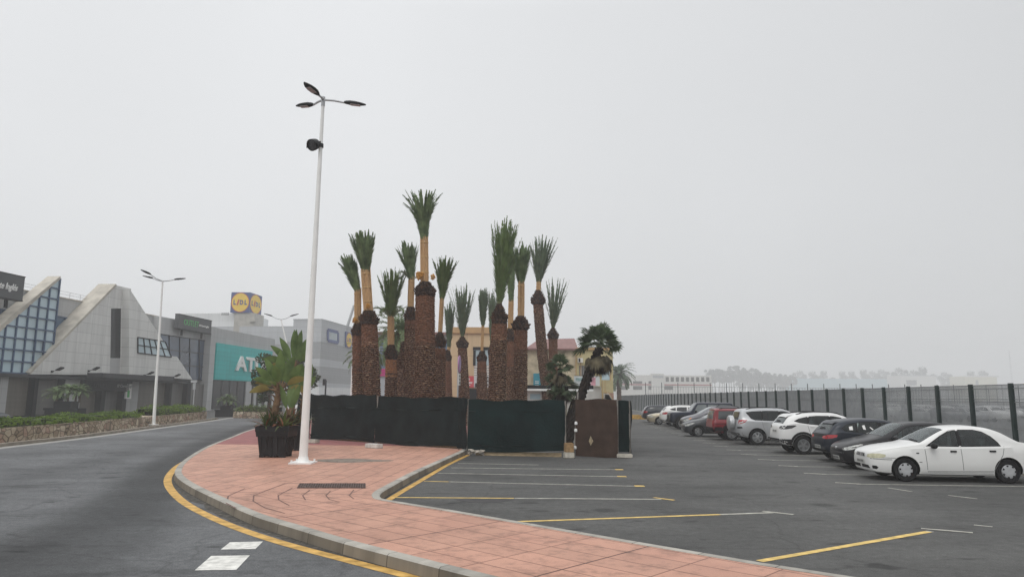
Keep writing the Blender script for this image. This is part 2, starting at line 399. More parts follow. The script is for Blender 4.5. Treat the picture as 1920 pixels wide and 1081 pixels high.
def put_text(txt, name, parent, c, ux, uz, height, width, mtl, depth=.03, shear=0.0, bold=0.0):
    """letters on a plane: centre c, reading direction ux, up uz; scaled to height and width in metres"""
    me = textmesh(txt, 1.0, .03, shear, bold); n = len(me.vertices); a = np.empty(n * 3); me.vertices.foreach_get('co', a); a = a.reshape(-1, 3)
    lo, hi = a.min(0), a.max(0); a = (a - (lo + hi) / 2) / (hi - lo)
    ux, uz = Vector(ux).normalized(), Vector(uz).normalized(); nn = ux.cross(uz); c = Vector(c) - world_loc(parent)
    B = np.array([ux * width, uz * height, nn * depth]); a = a @ B + np.array(c)
    me.vertices.foreach_set('co', a.ravel()); me.materials.clear(); me.materials.append(mtl); me.update()
    o = bpy.data.objects.new(name, me); col.objects.link(o); o.parent = parent; return o

# ------------------------------------------------------------------ ground, road, island pavement, markings
GR = 1300
g = MB(); n = 12
for i in range(n + 1):
    for j in range(n + 1): g.v.append((-GR + 2 * GR * i / n, -60 + (GR + 60) * j / n, 0))
for i in range(n):
    for j in range(n): g.f.append((i * (n + 1) + j, (i + 1) * (n + 1) + j, (i + 1) * (n + 1) + j + 1, i * (n + 1) + j + 1)); g.m.append(0)
struct(g.build('ground', M['lot']))

KERB_Z = .165
road_side = [(16, -6.5), (10, -1.0), (6, 2.6), (2, 6.05), (-.1, 7.9), (-1.2, 8.92), (-2.25, 9.93), (-3.2, 10.95), (-4.25, 12.1), (-5.62, 13.95), (-6.9, 15.75), (-8.0, 17.5), (-8.85, 19.25),
             (-9.95, 22.2), (-11.53, 27.4), (-13.02, 33.5), (-14.6, 40), (-16, 48), (-16.8, 58), (-16.6, 72), (-15, 90)]
road_side = smoothpoly([(x, y, 0) for x, y in road_side], 6)
lot_px = [(868, 846), (800, 876), (773, 889), (740, 907), (719, 919), (713, 925), (714, 930), (729, 935.5), (850, 955), (980, 977), (1200, 1014.5), (1430, 1053), (1620, 1082)]
lot_side = [at(px, py, KERB_Z) for px, py in lot_px]
far_lot = [Vector((1.2, 62, 0)), Vector((.3, 48, 0)), Vector((-.9, 36, 0)), Vector((-1.5, 30.2, 0))]
lot_side = far_lot + lot_side[:3] + smoothpoly(lot_side[3:9], 5) + lot_side[9:] + [Vector((10.5, 3.0, 0)), Vector((16.5, -3, 0))]
for p in lot_side: p.z = 0
# kerbs: a real step with its own top and side
def kerb(pts, side, name, wd=.16, z=KERB_Z):
    inner = offset2d(pts, side * wd); P = [Vector((p.x, p.y, 0)) for p in pts]; mb = MB(); nn = len(P)
    bev = offset2d(pts, side * .025); lowo = offset2d(pts, -side * .012)
    vs = [(p.x, p.y, 0) for p in lowo] + [(p.x, p.y, z - .02) for p in P] + [(p.x, p.y, z) for p in bev] + [(p.x, p.y, z) for p in inner] + [(p.x, p.y, 0) for p in inner]
    fs = []; ms = []
    for r in range(4):
        for i in range(nn - 1):
            q = (r * nn + i, r * nn + i + 1, (r + 1) * nn + i + 1, (r + 1) * nn + i)
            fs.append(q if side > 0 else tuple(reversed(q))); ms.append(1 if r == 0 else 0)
    o = len(mb.v); mb.v += vs; mb.f += fs; mb.m += ms
    d = [0]
    for a, b in zip(P, P[1:]): d.append(d[-1] + (b - a).length)
    hs_ = [0, .11, .13, .30, .4]
    mb.uv = [(d[i], hs_[r]) for r in range(5) for i in range(nn)]
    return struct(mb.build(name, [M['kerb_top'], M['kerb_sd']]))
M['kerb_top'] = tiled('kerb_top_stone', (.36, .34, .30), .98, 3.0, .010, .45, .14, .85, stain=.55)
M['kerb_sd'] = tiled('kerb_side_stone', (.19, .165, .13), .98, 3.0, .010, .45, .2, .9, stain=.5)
kerb(list(reversed(road_side)), 1, 'kerb_road')      # walking back towards the camera the island lies on the left hand
kerb(lot_side, -1, 'kerb_lot')
ri = offset2d(list(reversed(road_side)), .16); li = offset2d(lot_side, -.16)
poly = [Vector((p.x, p.y, KERB_Z - .006)) for p in ri] + [Vector((p.x, p.y, KERB_Z - .006)) for p in reversed(li)]
bm = bmesh.new(); bv = [bm.verts.new(p) for p in poly]
for t in tessellate_polygon([poly]):
    try: bm.faces.new([bv[i] for i in t])
    except ValueError: pass
Y_SPLIT, Y_RED = 14.55, at(440, 834, .13).y
for y in (Y_SPLIT, Y_RED):
    bmesh.ops.bisect_plane(bm, geom=bm.verts[:] + bm.edges[:] + bm.faces[:], plane_co=(0, y, 0), plane_no=(0, 1, .0))
for f in bm.faces:
    c = f.calc_center_median(); f.material_index = 0 if c.y < Y_SPLIT else (1 if c.y < Y_RED else 2)
    if f.normal.z < 0: f.normal_flip()
me = bpy.data.meshes.new('pavement'); bm.to_mesh(me); bm.free()
for k in ('pave_a', 'pave_b', 'pave_red'): me.materials.append(M[k])
o = bpy.data.objects.new('pavement', me); col.objects.link(o); struct(o)

# road: strip from the island kerb to the far kerb, u across
left_edge = smoothpoly([(-8, -30, 0), (-14, -5, 0), (-17.6, 12, 0), (-19.3, 22, 0), (-20.04, 28.5, 0), (-20.6, 34.2, 0), (-22.4, 45.5, 0), (-24.3, 57, 0), (-26.3, 68, 0), (-27.5, 82, 0), (-28, 100, 0)], 6)
rs = resample([Vector((24, -14, 0))] + road_side + [Vector((-14.5, 100, 0))], 90); le = resample(left_edge, 90)
WEAR = [(smoothpoly([at(px, py) for px, py in q], 5), sg, am) for q, sg, am in (([(-60, 1078), (90, 1012), (200, 960), (270, 912), (318, 870), (395, 828), (480, 797)], .75, 1.0), ([(60, 1110), (250, 1020), (290, 960), (300, 915), (340, 870)], .6, .55), ([(-200, 960), (0, 905), (170, 868), (300, 832), (420, 803)], .8, .35))]
def wear(p):
    w_ = 0
    for pl, sg, am in WEAR:
        d = 9e9
        for a_, b_ in zip(pl, pl[1:]):
            ab = b_ - a_; t_ = max(0, min(1, (p - a_).dot(ab) / max(1e-6, ab.length_squared))); d = min(d, (p - a_ - ab * t_).length)
        w_ += am * math.exp(-(d / sg) ** 2)
    return min(1, w_)
NI, NJ = 170, 44; rs = resample([Vector((24, -14, 0))] + road_side + [Vector((-14.5, 100, 0))], NI); le = resample(left_edge, NI)
mb = MB(); uv = []
for i in range(NI):
    for k in range(NJ + 1):
        p = rs[i].lerp(le[i], k / NJ); mb.v.append((p.x, p.y, .004)); uv.append((wear(Vector((p.x, p.y, 0))) if 4 < p.y < 60 else 0, i * .6))
for i in range(NI - 1):
    for k in range(NJ): mb.f.append((i * (NJ + 1) + k, i * (NJ + 1) + k + 1, (i + 1) * (NJ + 1) + k + 1, (i + 1) * (NJ + 1) + k)); mb.m.append(0)
mb.uv = uv; struct(mb.build('road', M['road']))
def speckled_dirt():
    m, nt, b = newmat('gutter_dirt'); tc = nt.nodes.new('ShaderNodeTexCoord'); r = _ramp(nt, [(0.32, (.022, .020, .018)), (.5, (.06, .055, .048)), (.68, (.16, .145, .12))]); nt.links.new(_noise(nt, tc.outputs['Object'], 9, 8, .75), r.inputs[0]); nt.links.new(r.outputs[0], b.inputs['Base Color']); b.inputs['Roughness'].default_value = .95; return m
rd = [p for p in road_side if p.y < 34]; wdt = random.Random(3); mbd = MB(); e0, e1 = offset2d(rd, .0), [a_ + (b_ - a_).normalized() * wdt.uniform(.08, .22) for a_, b_ in zip(rd, offset2d(rd, 1))]
mbd.v = [(p.x, p.y, .0065) for p in e0] + [(p.x, p.y, .0065) for p in e1]; nn = len(rd); mbd.f = [(i, i + 1, nn + i + 1, nn + i) for i in range(nn - 1)]; mbd.m = [0] * (nn - 1); struct(mbd.build('gutter_dirt_ground', speckled_dirt()))
# pale gutter and kerb on the far side of the road
struct(ribbon(left_edge, -.55, 0, .008).build('gutter', M['gutter']))
mb = MB(); lk = [p for p in left_edge if p.y < 64]
a_, b_ = lk, offset2d(lk, .22)
nn = len(lk); mb.v = [(p.x, p.y, 0) for p in a_] + [(p.x, p.y, .14) for p in a_] + [(p.x, p.y, .14) for p in b_] + [(p.x, p.y, 0) for p in b_]
for r in range(3):
    for i in range(nn - 1): mb.f.append((r * nn + i, r * nn + i + 1, (r + 1) * nn + i + 1, (r + 1) * nn + i)); mb.m.append(0)
struct(mb.build('kerb_planting', mat('old_kerb', (.25, .22, .18), .9, .3, 2, .4, 40)))
struct(ribbon(lk, .22, 1.0, .012).build('verge', mat('verge_concrete', (.27, .245, .20), .9, .25, 2, .3, 40)))

# paint
yc = smoothpoly([at(px, py) for px, py in ((425, 824), (398, 838), (372, 852), (340, 869), (324, 882), (314.5, 898), (320, 917), (350, 945), (420, 980), (520, 1015), (650, 1050), (770, 1081), (900, 1112))], 6)
mbk = ribbon(yc, -.09, .09, .008)
ribbon(smoothpoly([at(px, py) for px, py in ((728, 937), (744, 927), (765, 914.5), (800, 894), (840, 870.5), (880, 851.5))], 4), -.075, .075, .006, mbk)
struct(mbk.build('yellow_kerb_marking', M['yellow_paint']))
def px_quad(mb, pts, z, mi=0): mb.sheet([at(x, y, z) for x, y in pts], mi)
mb = MB()
px_quad(mb, [(431, 1015.5), (493, 1014), (479, 1028), (414, 1029)], .0085); px_quad(mb, [(396, 1041), (468.5, 1040), (443, 1067), (365, 1068)], .0085)
struct(mb.build('give_way_marking', M['white_paint']))
mb = MB()
def line(p, q, wd, mi, z=.005):
    p, q = Vector(p), Vector(q); t = (q - p).normalized(); nrm = Vector((-t.y, t.x, 0)) * wd / 2
    mb.sheet([(p - nrm).to_tuple()[:2] + (z,), (q - nrm).to_tuple()[:2] + (z,), (q + nrm).to_tuple()[:2] + (z,), (p + nrm).to_tuple()[:2] + (z,)], mi)
def pline(x0, y0, x1, y1, wd, cut):
    a, b = at(x0, y0), at(x1, y1); c = a.lerp(b, cut)
    if cut > 0: line(a, c, wd, 1)
    line(a.lerp(b, cut + .002), b, wd, 0)
pline(737, 932, 1240, 935.5, .10, .45); pline(795, 901.5, 1196, 911, .09, .12); pline(820, 886.5, 1163, 893, .09, 0); pline(845, 876.5, 1158, 880, .09, 0); pline(858, 868, 1010, 871, .09, 0)
pline(968, 977.5, 1448, 960.5, .11, .78); pline(1424, 1051.5, 1745, 995.5, .12, .985)
for x, y in ((1196, 911), (1163, 893), (1158, 880)):
    c = at(x + 3, y); line(c - Vector((.12, 0, 0)), c + Vector((.12, 0, 0)), .24, 1, .009)
for (a, b, c_) in (((1226, 932.5), (1264, 937.5), 1), ((1430, 958), (1488, 964.5), 0), ((1727, 990.5), (1824, 998.5), 0)):
    line(at(*a), at(*b), .10, c_, .009)
ROW = R_(3.3); ex = Vector((math.cos(ROW), -math.sin(ROW), 0)); ey = Vector((math.sin(ROW), math.cos(ROW), 0))
for k in range(0, 23):
    p = Vector((8.72, 18.43, 0)) + ey * 2.31 * k
    line(p, p + ex * 4.9, .085, 0); line(p + ex * .12 + ey * .0, p - ex * .42 + ey * .24, .13, 0, .009)
for a, b in (((1665, 914), (1710, 921)), ((1778, 928), (1832, 934.5)), ((1826, 983.5), (1861, 987))): line(at(*a), at(*b), .07, 0)
struct(mb.build('parking_lines_marking', [M['thin_white'], M['yellow_pale']]))

# pavement fittings
gp = [at(557.5, 914, KERB_Z), at(684.5, 914, KERB_Z), at(685, 906.5, KERB_Z), at(562, 906.5, KERB_Z)]
t = thing('drain_grate', 'long rusty iron drain grate set in the pink paving', 'drain grate', ((gp[0] + gp[2]) / 2))
mb = MB(); mb.sheet([Vector((p.x, p.y, KERB_Z - .004)) for p in gp]); mb.build('pit', M['black_rough'], t)
mb = MB(); fe = mat('rusty_iron', (.13, .095, .085), .7, .4, 20, metal=.2)
for k in range(29):
    a = gp[0].lerp(gp[1], k / 28); b = gp[3].lerp(gp[2], k / 28); mb.bar((a.x, a.y, KERB_Z + .004), (b.x, b.y, KERB_Z + .004), .012)
for k in range(6):
    a = gp[0].lerp(gp[3], k / 5); b = gp[1].lerp(gp[2], k / 5); mb.bar((a.x, a.y, KERB_Z + .006), (b.x, b.y, KERB_Z + .006), .016)
mb.build('grating', fe, t)
c = at(655, 862.5, KERB_Z); mb = MB()
pts = [(c.x + 1.15 * math.cos(q) * (1 + .18 * math.sin(3 * q + 1)), c.y + .62 * math.sin(q) * (1 + .15 * math.cos(4 * q)), KERB_Z - .002) for q in [2 * math.pi * k / 28 for k in range(28)]]
mb.sheet(pts); struct(mb.build('patched_pavement', mat('mortar_patch', (.20, .165, .135), .9, .4, 5, .4, 40)))
mb = MB(); c = at(880, 948.5)
mb = MB(); c = at(908, 937.5); mb.sheet([(c.x + .55 * math.cos(q) * (1 + .2 * math.sin(3 * q)), c.y + .32 * math.sin(q), .003) for q in [2 * math.pi * k / 24 for k in range(24)]])
c = at(1365, 851); mb.sheet([(c.x + .5 * math.cos(q), c.y + .4 * math.sin(q), .003) for q in [2 * math.pi * k / 24 for k in range(24)]])
struct(mb.build('oil_stain_ground', mat('oil_stain', (.028, .026, .026), .6, .4, 3)))

# curved joints pressed into the paving beside the grate
mb = MB()
for pl in ([(620, 262), (470, 330), (455, 395), (540, 440)], [(985, 215), (700, 325), (695, 375), (800, 435), (980, 485)], [(1050, 255), (920, 325), (925, 365), (1020, 415)], [(1205, 275), (1140, 325), (1165, 365)], [(1390, 285), (1350, 325), (1380, 360), (1470, 385)], [(1600, 275), (1560, 325), (1600, 355)]):
    ribbon([at(330 + x / 4.8, 860 + y / 4.8, KERB_Z) for x, y in pl], -.014, .014, KERB_Z - .003, mb)
struct(mb.build('pavement_joints', mat('dark_joint', (.16, .09, .075), .9, .3, 5)))

# ------------------------------------------------------------------ street lamps
def lamp_head(mb, a, d, ln, wd):
    """flat leaf-shaped lantern from point a along d"""
    a = Vector(a); d = Vector(d).normalized(); s_ = d.cross(Vector((0, 0, 1))).normalized(); u = s_.cross(d)
    prof = [(0, .22, .05), (.1, .50, .075), (.28, .88, .085), (.5, 1, .075), (.72, .85, .06), (.9, .45, .045), (1, .12, .03)]
    n = 14; o = len(mb.v)
    for t, w_, h in prof:
        for k in range(n):
            q = 2 * math.pi * k / n
            mb.v.append(tuple(a + d * (t * ln) + s_ * (math.cos(q) * w_ * wd / 2) + u * (math.sin(q) * h * (1 if math.sin(q) > 0 else .45))))
    for i in range(len(prof) - 1):
        for k in range(n): mb.f.append((o + i * n + k, o + i * n + (k + 1) % n, o + (i + 1) * n + (k + 1) % n, o + (i + 1) * n + k)); mb.m.append(0)
    mb.f.append(tuple(range(o, o + n))); mb.m.append(0); e = o + 6 * n; mb.f.append(tuple(range(e, e + n))); mb.m.append(0)
def lens_plate(a, d, ln, wd):
    a = Vector(a); d = Vector(d).normalized(); s_ = d.cross(Vector((0, 0, 1))).normalized(); u = s_.cross(d); mb = MB()
    mb.obox(a + d * ln * .52 - u * .042, d * ln * .22, s_ * wd * .27, u * .006); return mb
b = at(568, 868, KERB_Z - .01); top = aty(606, 190, b.y)
t = thing('street_lamp', 'tall white three armed lamp post standing on the pink island pavement', 'street lamp', b)
mb = MB(); nseg = 14; pts = [b.lerp(top, k / nseg) for k in range(nseg + 1)]
mb.tube(pts, [.128 - .08 * (k / nseg) ** .85 for k in range(nseg + 1)], 16); mb.build('pole', M['white_metal'], t, 40)
mb = MB(); mb.box(b.x - .33, b.x + .33, b.y - .33, b.y + .33, b.z, b.z + .045); mb.lathe([(.19, .045), (.16, .10), (.135, .2)], 16, b)
for sx in (-1, 1):
    for sy in (-1, 1): mb.lathe([(.03, 0), (.03, .08)], 6, b + Vector((sx * .26, sy * .26, .03)))
mb.build('base_plate', M['white_metal'], t, 40)
mb = MB(); mb.lathe([(.06, 0), (.06, .3)], 12, top - Vector((0, 0, .16))); mb.build('collar', M['grey_metal'], t, 40)
for (px, py, Y, wd, tip) in ((645, 192.5, b.y + .1, .27, (686, 197)), (588, 196.5, b.y + .3, .30, (555, 199)), (598, 179, b.y - .62, .30, (570, 155))):
    a = aty(px, py, Y); e = aty(tip[0], tip[1], b.y + (Y - b.y) * (2.1 if Y < b.y else 1.4))
    mb = MB(); s0 = top + Vector((0, 0, .05)); mb.tube([s0, s0.lerp(a, .5) + Vector((0, 0, .02)), a, a + (e - a).normalized() * .08], [.038, .034, .03, .03], 8); arm = mb.build('arm', M['grey_metal'], t, 40)
    mb = MB(); lamp_head(mb, a, e - a, (e - a).length, wd); h = mb.build('lantern', M['black'], arm, 50)
    lens_plate(a, e - a, (e - a).length, wd).build('lens', M['lens'], arm)
fc = aty(588, 271, b.y - .1); pp = b.lerp(top, (fc.z - b.z) / (top.z - b.z))
t2 = thing('floodlight', 'black round floodlight clamped high on the tall white lamp post', 'floodlight', fc)
d = Vector((-.35, -.72, -.42)).normalized()
mb = MB(); mb.lathe([(.09, -.2), (.16, -.12), (.18, .0), (.185, .11), (.165, .115), (.16, .06)], 18, fc, d); mb.build('housing', M['black'], t2, 40)
mb = MB(); mb.lathe([(.155, .065), (.10, .08), (.0, .085)], 18, fc, d); mb.build('lens', mat('smoked_lens', (.07, .07, .075), .15, .5, 12), t2, 40)
mb = MB(); s_ = d.cross(Vector((0, 0, 1))).normalized()
for k in (-1, 1): mb.obox(fc + s_ * .225 * k, d * .05, s_ * .02, Vector((0, 0, .07)))
mb.tube([fc - d * .12, fc.lerp(pp, .6) + Vector((0, 0, -.03)), pp + Vector((.05, 0, -.02))], [.07, .045, .03], 8); mb.lathe([(.085, -.06), (.085, .06)], 12, pp); mb.build('bracket', M['black'], t2, 40)

def double_lamp(base, top, arms, label, hl=.75):
    t = thing('street_lamp', label, 'street lamp', base); mb = MB()
    mb.tube([base, base.lerp(top, .5), top], [.11, .08, .05], 10); mb.build('pole', M['white_metal'], t, 40)
    mb = MB(); mb.box(base.x - .22, base.x + .22, base.y - .22, base.y + .22, base.z, base.z + .05); mb.build('base_plate', M['white_metal'], t)
    for (ax, ay, az) in arms:
        a = top + Vector((ax, ay, az)); mb = MB(); mb.tube([top, top + Vector((ax * .55, ay * .55, az * .35)), a], [.035, .03, .028], 6); arm = mb.build('arm', M['grey_metal'], t, 40)
        mb = MB(); lamp_head(mb, a, Vector((ax, ay, az * .8)), hl, .28); mb.build('lantern', M['black'], arm, 50)
    return t
b2 = at(288, 796, .13)
t2p = aty(305, 527, b2.y)
double_lamp(b2, t2p, [(.75, .05, .12), (-.7, .05, .2), (-.45, -.75, .32)], 'white street lamp rising from the stone planter wall beside the road')
b3 = at(524, 790, 0); b3 = Vector((b3.x - .3, 66, 0)); t3p = aty(527, 599, 66)
double_lamp(b3, t3p, [(.85, 0, .32), (-.85, 0, .32)], 'twin armed street lamp behind the potted paddle leaf plant', .8)
b4 = Vector((aty(658, 745, 62).x, 62, 0))
t = thing('steel_post', 'plain pale post between the grey superstore and the palm trunks', 'post', b4)
mb = MB(); mb.tube([b4, b4 + Vector((0, 0, aty(660, 660, 62).z))], [.09, .06], 10); mb.build('pole', M['white_metal'], t, 40)
mb = MB(); mb.box(b4.x - .2, b4.x + .2, b4.y - .2, b4.y + .2, 0, .04); mb.build('base_plate', M['white_metal'], t)

# ------------------------------------------------------------------ leaf builders
def leaf_cloud(mb, n, sampler, size, mi=0):
    for _ in range(n):
        p, up = sampler(); s_ = size * rnd.uniform(.6, 1.3)
        a = Vector((rnd.gauss(0, 1), rnd.gauss(0, 1), rnd.gauss(0, .6))).normalized(); b_ = a.cross(Vector((rnd.gauss(0, 1), rnd.gauss(0, 1), rnd.gauss(0, 1)))).normalized()
        mb.add([p - a * s_, p + b_ * s_ * .45, p + a * s_, p - b_ * s_ * .45], [(0, 1, 2, 3)], mi)
def paddle(mb, base, d, ln, wd, droop=.25, mi=0, fold=.18, twist=0.0):
    """broad leaf with a midrib fold"""
    base = Vector(base); d = Vector(d).normalized(); s_ = d.cross(Vector((0, 0, 1)));
    if s_.length < .05: s_ = Vector((math.cos(twist), math.sin(twist), 0))
    s_.normalize(); s_ = (Matrix.Rotation(twist, 3, d) @ s_); u = s_.cross(d).normalized(); n = 7; o = len(mb.v); p = base.copy(); dd = d.copy()
    for i in range(n + 1):
        t_ = i / n; w_ = wd * .5 * max(.03, math.sin(math.pi * min(1, t_ * .93 + .06)) ** .85)
        mb.v += [tuple(p - s_ * w_ + u * w_ * fold), tuple(p), tuple(p + s_ * w_ + u * w_ * fold)]
        dd = (dd + Vector((0, 0, -droop / n)) * (1 + t_)).normalized(); p = p + dd * (ln / n)
    for i in range(n):
        for k in (0, 1): mb.f.append((o + i * 3 + k, o + i * 3 + k + 1, o + i * 3 + 4 + k, o + i * 3 + 3 + k)); mb.m.append(mi)

# ------------------------------------------------------------------ black planters with paddle-leaf plants
def planter(name, label, c, w_, h, cat='planter', group=None):
    t = thing(name, label, cat, c, group); x, y, z = c; mb = MB()
    def ring(w0, z0, w1, z1): mb.add([(x + sx * w_ / 2 * ww, y + sy * w_ / 2 * ww, z + zz * h) for ww, zz in ((w0, z0), (w1, z1)) for sx, sy in ((-1, -1), (1, -1), (1, 1), (-1, 1))], [(0, 1, 5, 4), (1, 2, 6, 5), (2, 3, 7, 6), (3, 0, 4, 7)])
    ring(.74, .07, .86, .66); mb.box(x - w_ * .37, x + w_ * .37, y - w_ * .37, y + w_ * .37, z + h * .06, z + h * .08)
    for sx in (-1, 1):
        for sy in (-1, 1): mb.box(x + sx * w_ * .3 - .08, x + sx * w_ * .3 + .08, y + sy * w_ * .3 - .08, y + sy * w_ * .3 + .08, z, z + h * .08)
        mb.box(x + sx * .02 - .05, x + sx * .02 + .05, y - w_ * .36, y - w_ * .30, z, z + h * .07)
    for k in range(-2, 3):     # moulded ribs
        mb.obox((x + k * w_ * .16, y - w_ * .405, z + h * .36), (.018, 0, 0), (0, .02, 0), (0, -.045, h * .29))
        mb.obox((x + w_ * .405, y + k * w_ * .16, z + h * .36), (.02, 0, 0), (0, .018, 0), (.045, 0, h * .29))
        mb.obox((x - w_ * .405, y + k * w_ * .16, z + h * .36), (.02, 0, 0), (0, .018, 0), (-.045, 0, h * .29))
    mb.build('tub', M['black'], t)
    mb = MB(); ring(.93, .66, .97, .82); ring(.99, .82, 1.0, .965); ring(1.03, .965, 1.03, 1.0); ring(1.03, 1.0, .9, 1.0); ring(.9, 1, .88, .9); ring(.86, .66, .93, .66); ring(.97, .82, .99, .82); ring(1.0, .965, 1.03, .965)
    mb.build('rim', M['black'], t)
    mb = MB(); mb.box(x - w_ * .43, x + w_ * .43, y - w_ * .43, y + w_ * .43, z + h * .8, z + h * .9); mb.build('soil', mat('soil_' + name, (.05, .035, .025), .95, .3, 10), t)
    return t
def stem_tube(mb, p, q, r0, r1, mi=0):
    p, q = Vector(p), Vector(q); n = 9
    for k in range(n):
        a = p.lerp(q, k / n); b_ = p.lerp(q, (k + 1.25) / n); r = r0 + (r1 - r0) * k / n
        mb.tube([a, b_], [r * .86, r * 1.12], 9, mi, cap=False)
        for j in range(4):
            an = rnd.uniform(0, 6.28); dv = Vector((math.cos(an), math.sin(an), 0)); paddle(mb, a + dv * r * .9, dv * .45 + Vector((0, 0, 1)), .26, .10, .9, mi)
def potted(base, w_, h, label, plabel, stems, skirt, name='paddle_leaf_plant'):
    t = planter('planter', label, base, w_, h)
    p = thing(name, plabel, 'plant', base + Vector((0, 0, h * .9))); g0 = base + Vector((0, 0, h * .88))
    st, gr, dr = MB(), MB(), MB()
    for (ox, oy, hx, hz, r0, leaves) in stems:
        a = g0 + Vector((ox, oy, 0)); q = g0 + Vector((ox + hx, oy, hz)); stem_tube(st, a, q, r0 * .72, r0 * .56)
        for (an, elv, ln, wd, dry, tw) in leaves:
            dv = Vector((math.cos(R_(an)) * math.cos(R_(elv)), math.sin(R_(an)) * math.cos(R_(elv)), math.sin(R_(elv))))
            e = q + dv * .34; st.tube([q - Vector((0, 0, .15)), q + dv * .16, e], [.05, .035, .022], 6)
            paddle(dr if dry else gr, e, dv, ln, wd, .5 if elv < 45 else .22, 0, .2, R_(tw))
    st.build('stem', M['banana_stem'], p); gr.build('green_leaves', M['banana'], p, 60)
    if dr.v: dr.build('dry_leaves', M['banana_dry'], p, 60)
    sk = thing('strap_leaf_plant', skirt, 'plant', base + Vector((0, 0, h * .9))); a_, b_ = MB(), MB()
    for k in range(9):
        cx, cy = rnd.uniform(-.42, .42) * w_, rnd.uniform(-.42, .3) * w_; nl = 15
        for j in range(nl):
            an = 6.28 * j / nl + rnd.uniform(-.2, .2); elv = R_(rnd.uniform(35, 82)); dv = Vector((math.cos(an) * math.cos(elv), math.sin(an) * math.cos(elv), math.sin(elv)))
            paddle(b_ if rnd.random() < .16 else a_, g0 + Vector((cx, cy, 0)) + dv * .04, dv, rnd.uniform(.42, .75), .075, rnd.uniform(.4, 1.3), 0, .3)
    a_.build('green_leaves', M['strap'], sk); b_.build('reddish_leaves', M['strap_red'], sk)
    return t
bp = at(506, 858, KERB_Z - .006); s0 = ppm(bp.y)
potted(bp + Vector((0, .55, 0)), 1.06, .98, 'black square planter next to the tall lamp post, nearest the kerb', 'paddle leaf plant with yellowing lower leaves in the front black planter',
       [(-.20, .0, .20, 1.22, .16, [(182, 10, .66, .26, 1, 75), (165, 28, .66, .26, 1, 60), (0, 12, .66, .25, 1, -75), (185, 48, .78, .28, 0, 70), (170, 64, .9, .30, 0, 80), (110, 80, 1.0, .30, 0, 20), (5, 72, .9, .30, 0, -80), (0, 55, .8, .28, 0, -70), (-10, 36, .74, .26, 1, -60), (-90, 55, .7, .30, 0, 10), (-80, 82, 1.0, .30, 0, 15), (-100, 30, .6, .26, 0, 0), (175, 35, .7, .25, 0, 75)]),
        (.34, -.1, .04, .35, .08, [(80, 84, .95, .26, 0, 10), (180, 74, .8, .22, 0, 80), (10, 76, .8, .22, 0, -80)])], 'green and reddish strap leaves filling the front black planter')
bp2 = at(537, 845, KERB_Z - .006)
potted(bp2 + Vector((.0, .55, 0)), 1.0, .98, 'black square planter half hidden behind the lamp post', 'taller paddle leaf plant with upright leaves in the rear planter by the lamp post',
       [(-.02, 0, -.06, 2.05, .12, [(182, 30, .92, .28, 0, 70), (178, 48, .9, .28, 0, 75), (175, 66, .95, .30, 0, 80), (120, 84, 1.12, .30, 0, 10), (-60, 84, 1.1, .30, 0, 20), (5, 82, 1.1, .28, 0, -80), (0, 68, .95, .28, 0, -75), (200, 14, .6, .24, 1, 70), (0, 50, .6, .24, 0, -70)]),
        (.34, -.1, .06, 1.05, .12, [(178, 55, .6, .22, 0, 75), (90, 80, .85, .26, 0, 0), (175, 76, .85, .24, 0, 80), (10, 80, .85, .24, 0, -80), (0, 66, .5, .2, 0, -75), (-100, 78, .85, .26, 0, 0)])], 'strap leaves filling the rear black planter')

# ------------------------------------------------------------------ netted fence round the palm bed
M['seam'] = mat('netting_seam', (.016, .023, .023), .8, .4, 9, spec=.1)
def netting(p, q, z0, z1, off=0.0, nx=36, nz=9, sag=.05, seed=0, wav=.055):
    """sheet of netting between two posts, wrinkled and sagging, with thickness"""
    p, q = Vector(p), Vector(q); t_ = (q - p); ln = t_.length; t_ = t_ / ln; nr = Vector((t_.y, -t_.x, 0)); r = random.Random(seed); mb = MB()
    ph = [r.uniform(0, 6.28) for _ in range(8)]
    for side in (0, 1):
        for j in range(nz + 1):
            for i in range(nx + 1):
                u, v = i / nx, j / nz
                e = wav * (math.sin(u * ln * 1.9 + ph[0] + v * 2) * .5 + math.sin(u * ln * 4.3 + ph[1] - v * 3) * .3 + math.sin(u * 9 + v * 7 + ph[2]) * .5 + math.sin(v * 5.2 + ph[3]) * .35)
                z = z0 + (z1 - z0) * v - sag * v * math.sin(math.pi * u) * (1 + .5 * math.sin(u * 7 + ph[4])) + (1 - v) * .05 * math.sin(u * ln * 1.3 + ph[5]) + .02 * v * math.sin(u * ln * 5 + ph[6])
                c = p.lerp(q, u) + nr * (e + off + side * .006); mb.v.append((c.x, c.y, z))
    k = (nx + 1) * (nz + 1)
    for side in (0, 1):
        for j in range(nz):
            for i in range(nx):
                a = side * k + j * (nx + 1) + i; f = (a, a + 1, a + nx + 2, a + nx + 1); mb.f.append(f if side else f[::-1]); mb.m.append(0)
    return mb
FP = [at(556, 823), at(583, 829), at(705, 838.5), at(860, 850), at(877, 852.5), at(1060, 856.5)]
hd = thing('construction_fence', 'long fence of black and dark green netting hiding the foot of the palms', 'fence', FP[2])
for i, (a, b_) in enumerate(zip(FP, FP[1:])):
    base_z = KERB_Z if i < 3 else .12
    pz = [2.18, 2.16, 2.12, 2.04, 2.02, 1.98]
    mb = netting(a, b_, base_z + .05, (pz[i] + pz[i + 1]) / 2 + .02, .06, max(8, int((b_ - a).length * 6)), 10, .04 if (b_ - a).length > 2 else .0, 5 + i)
    mb.build('netting', M['screen_a'] if i in (1, 2, 3) else M['screen_b'], hd, 70)
for i, (a, b_) in enumerate(zip(FP, FP[1:])):
    for z in (.36, 1.58): netting(a, b_, z, z + .022, .068, max(8, int((b_ - a).length * 6)), 1, .02, 5 + i).build('seam', M['seam'], hd)
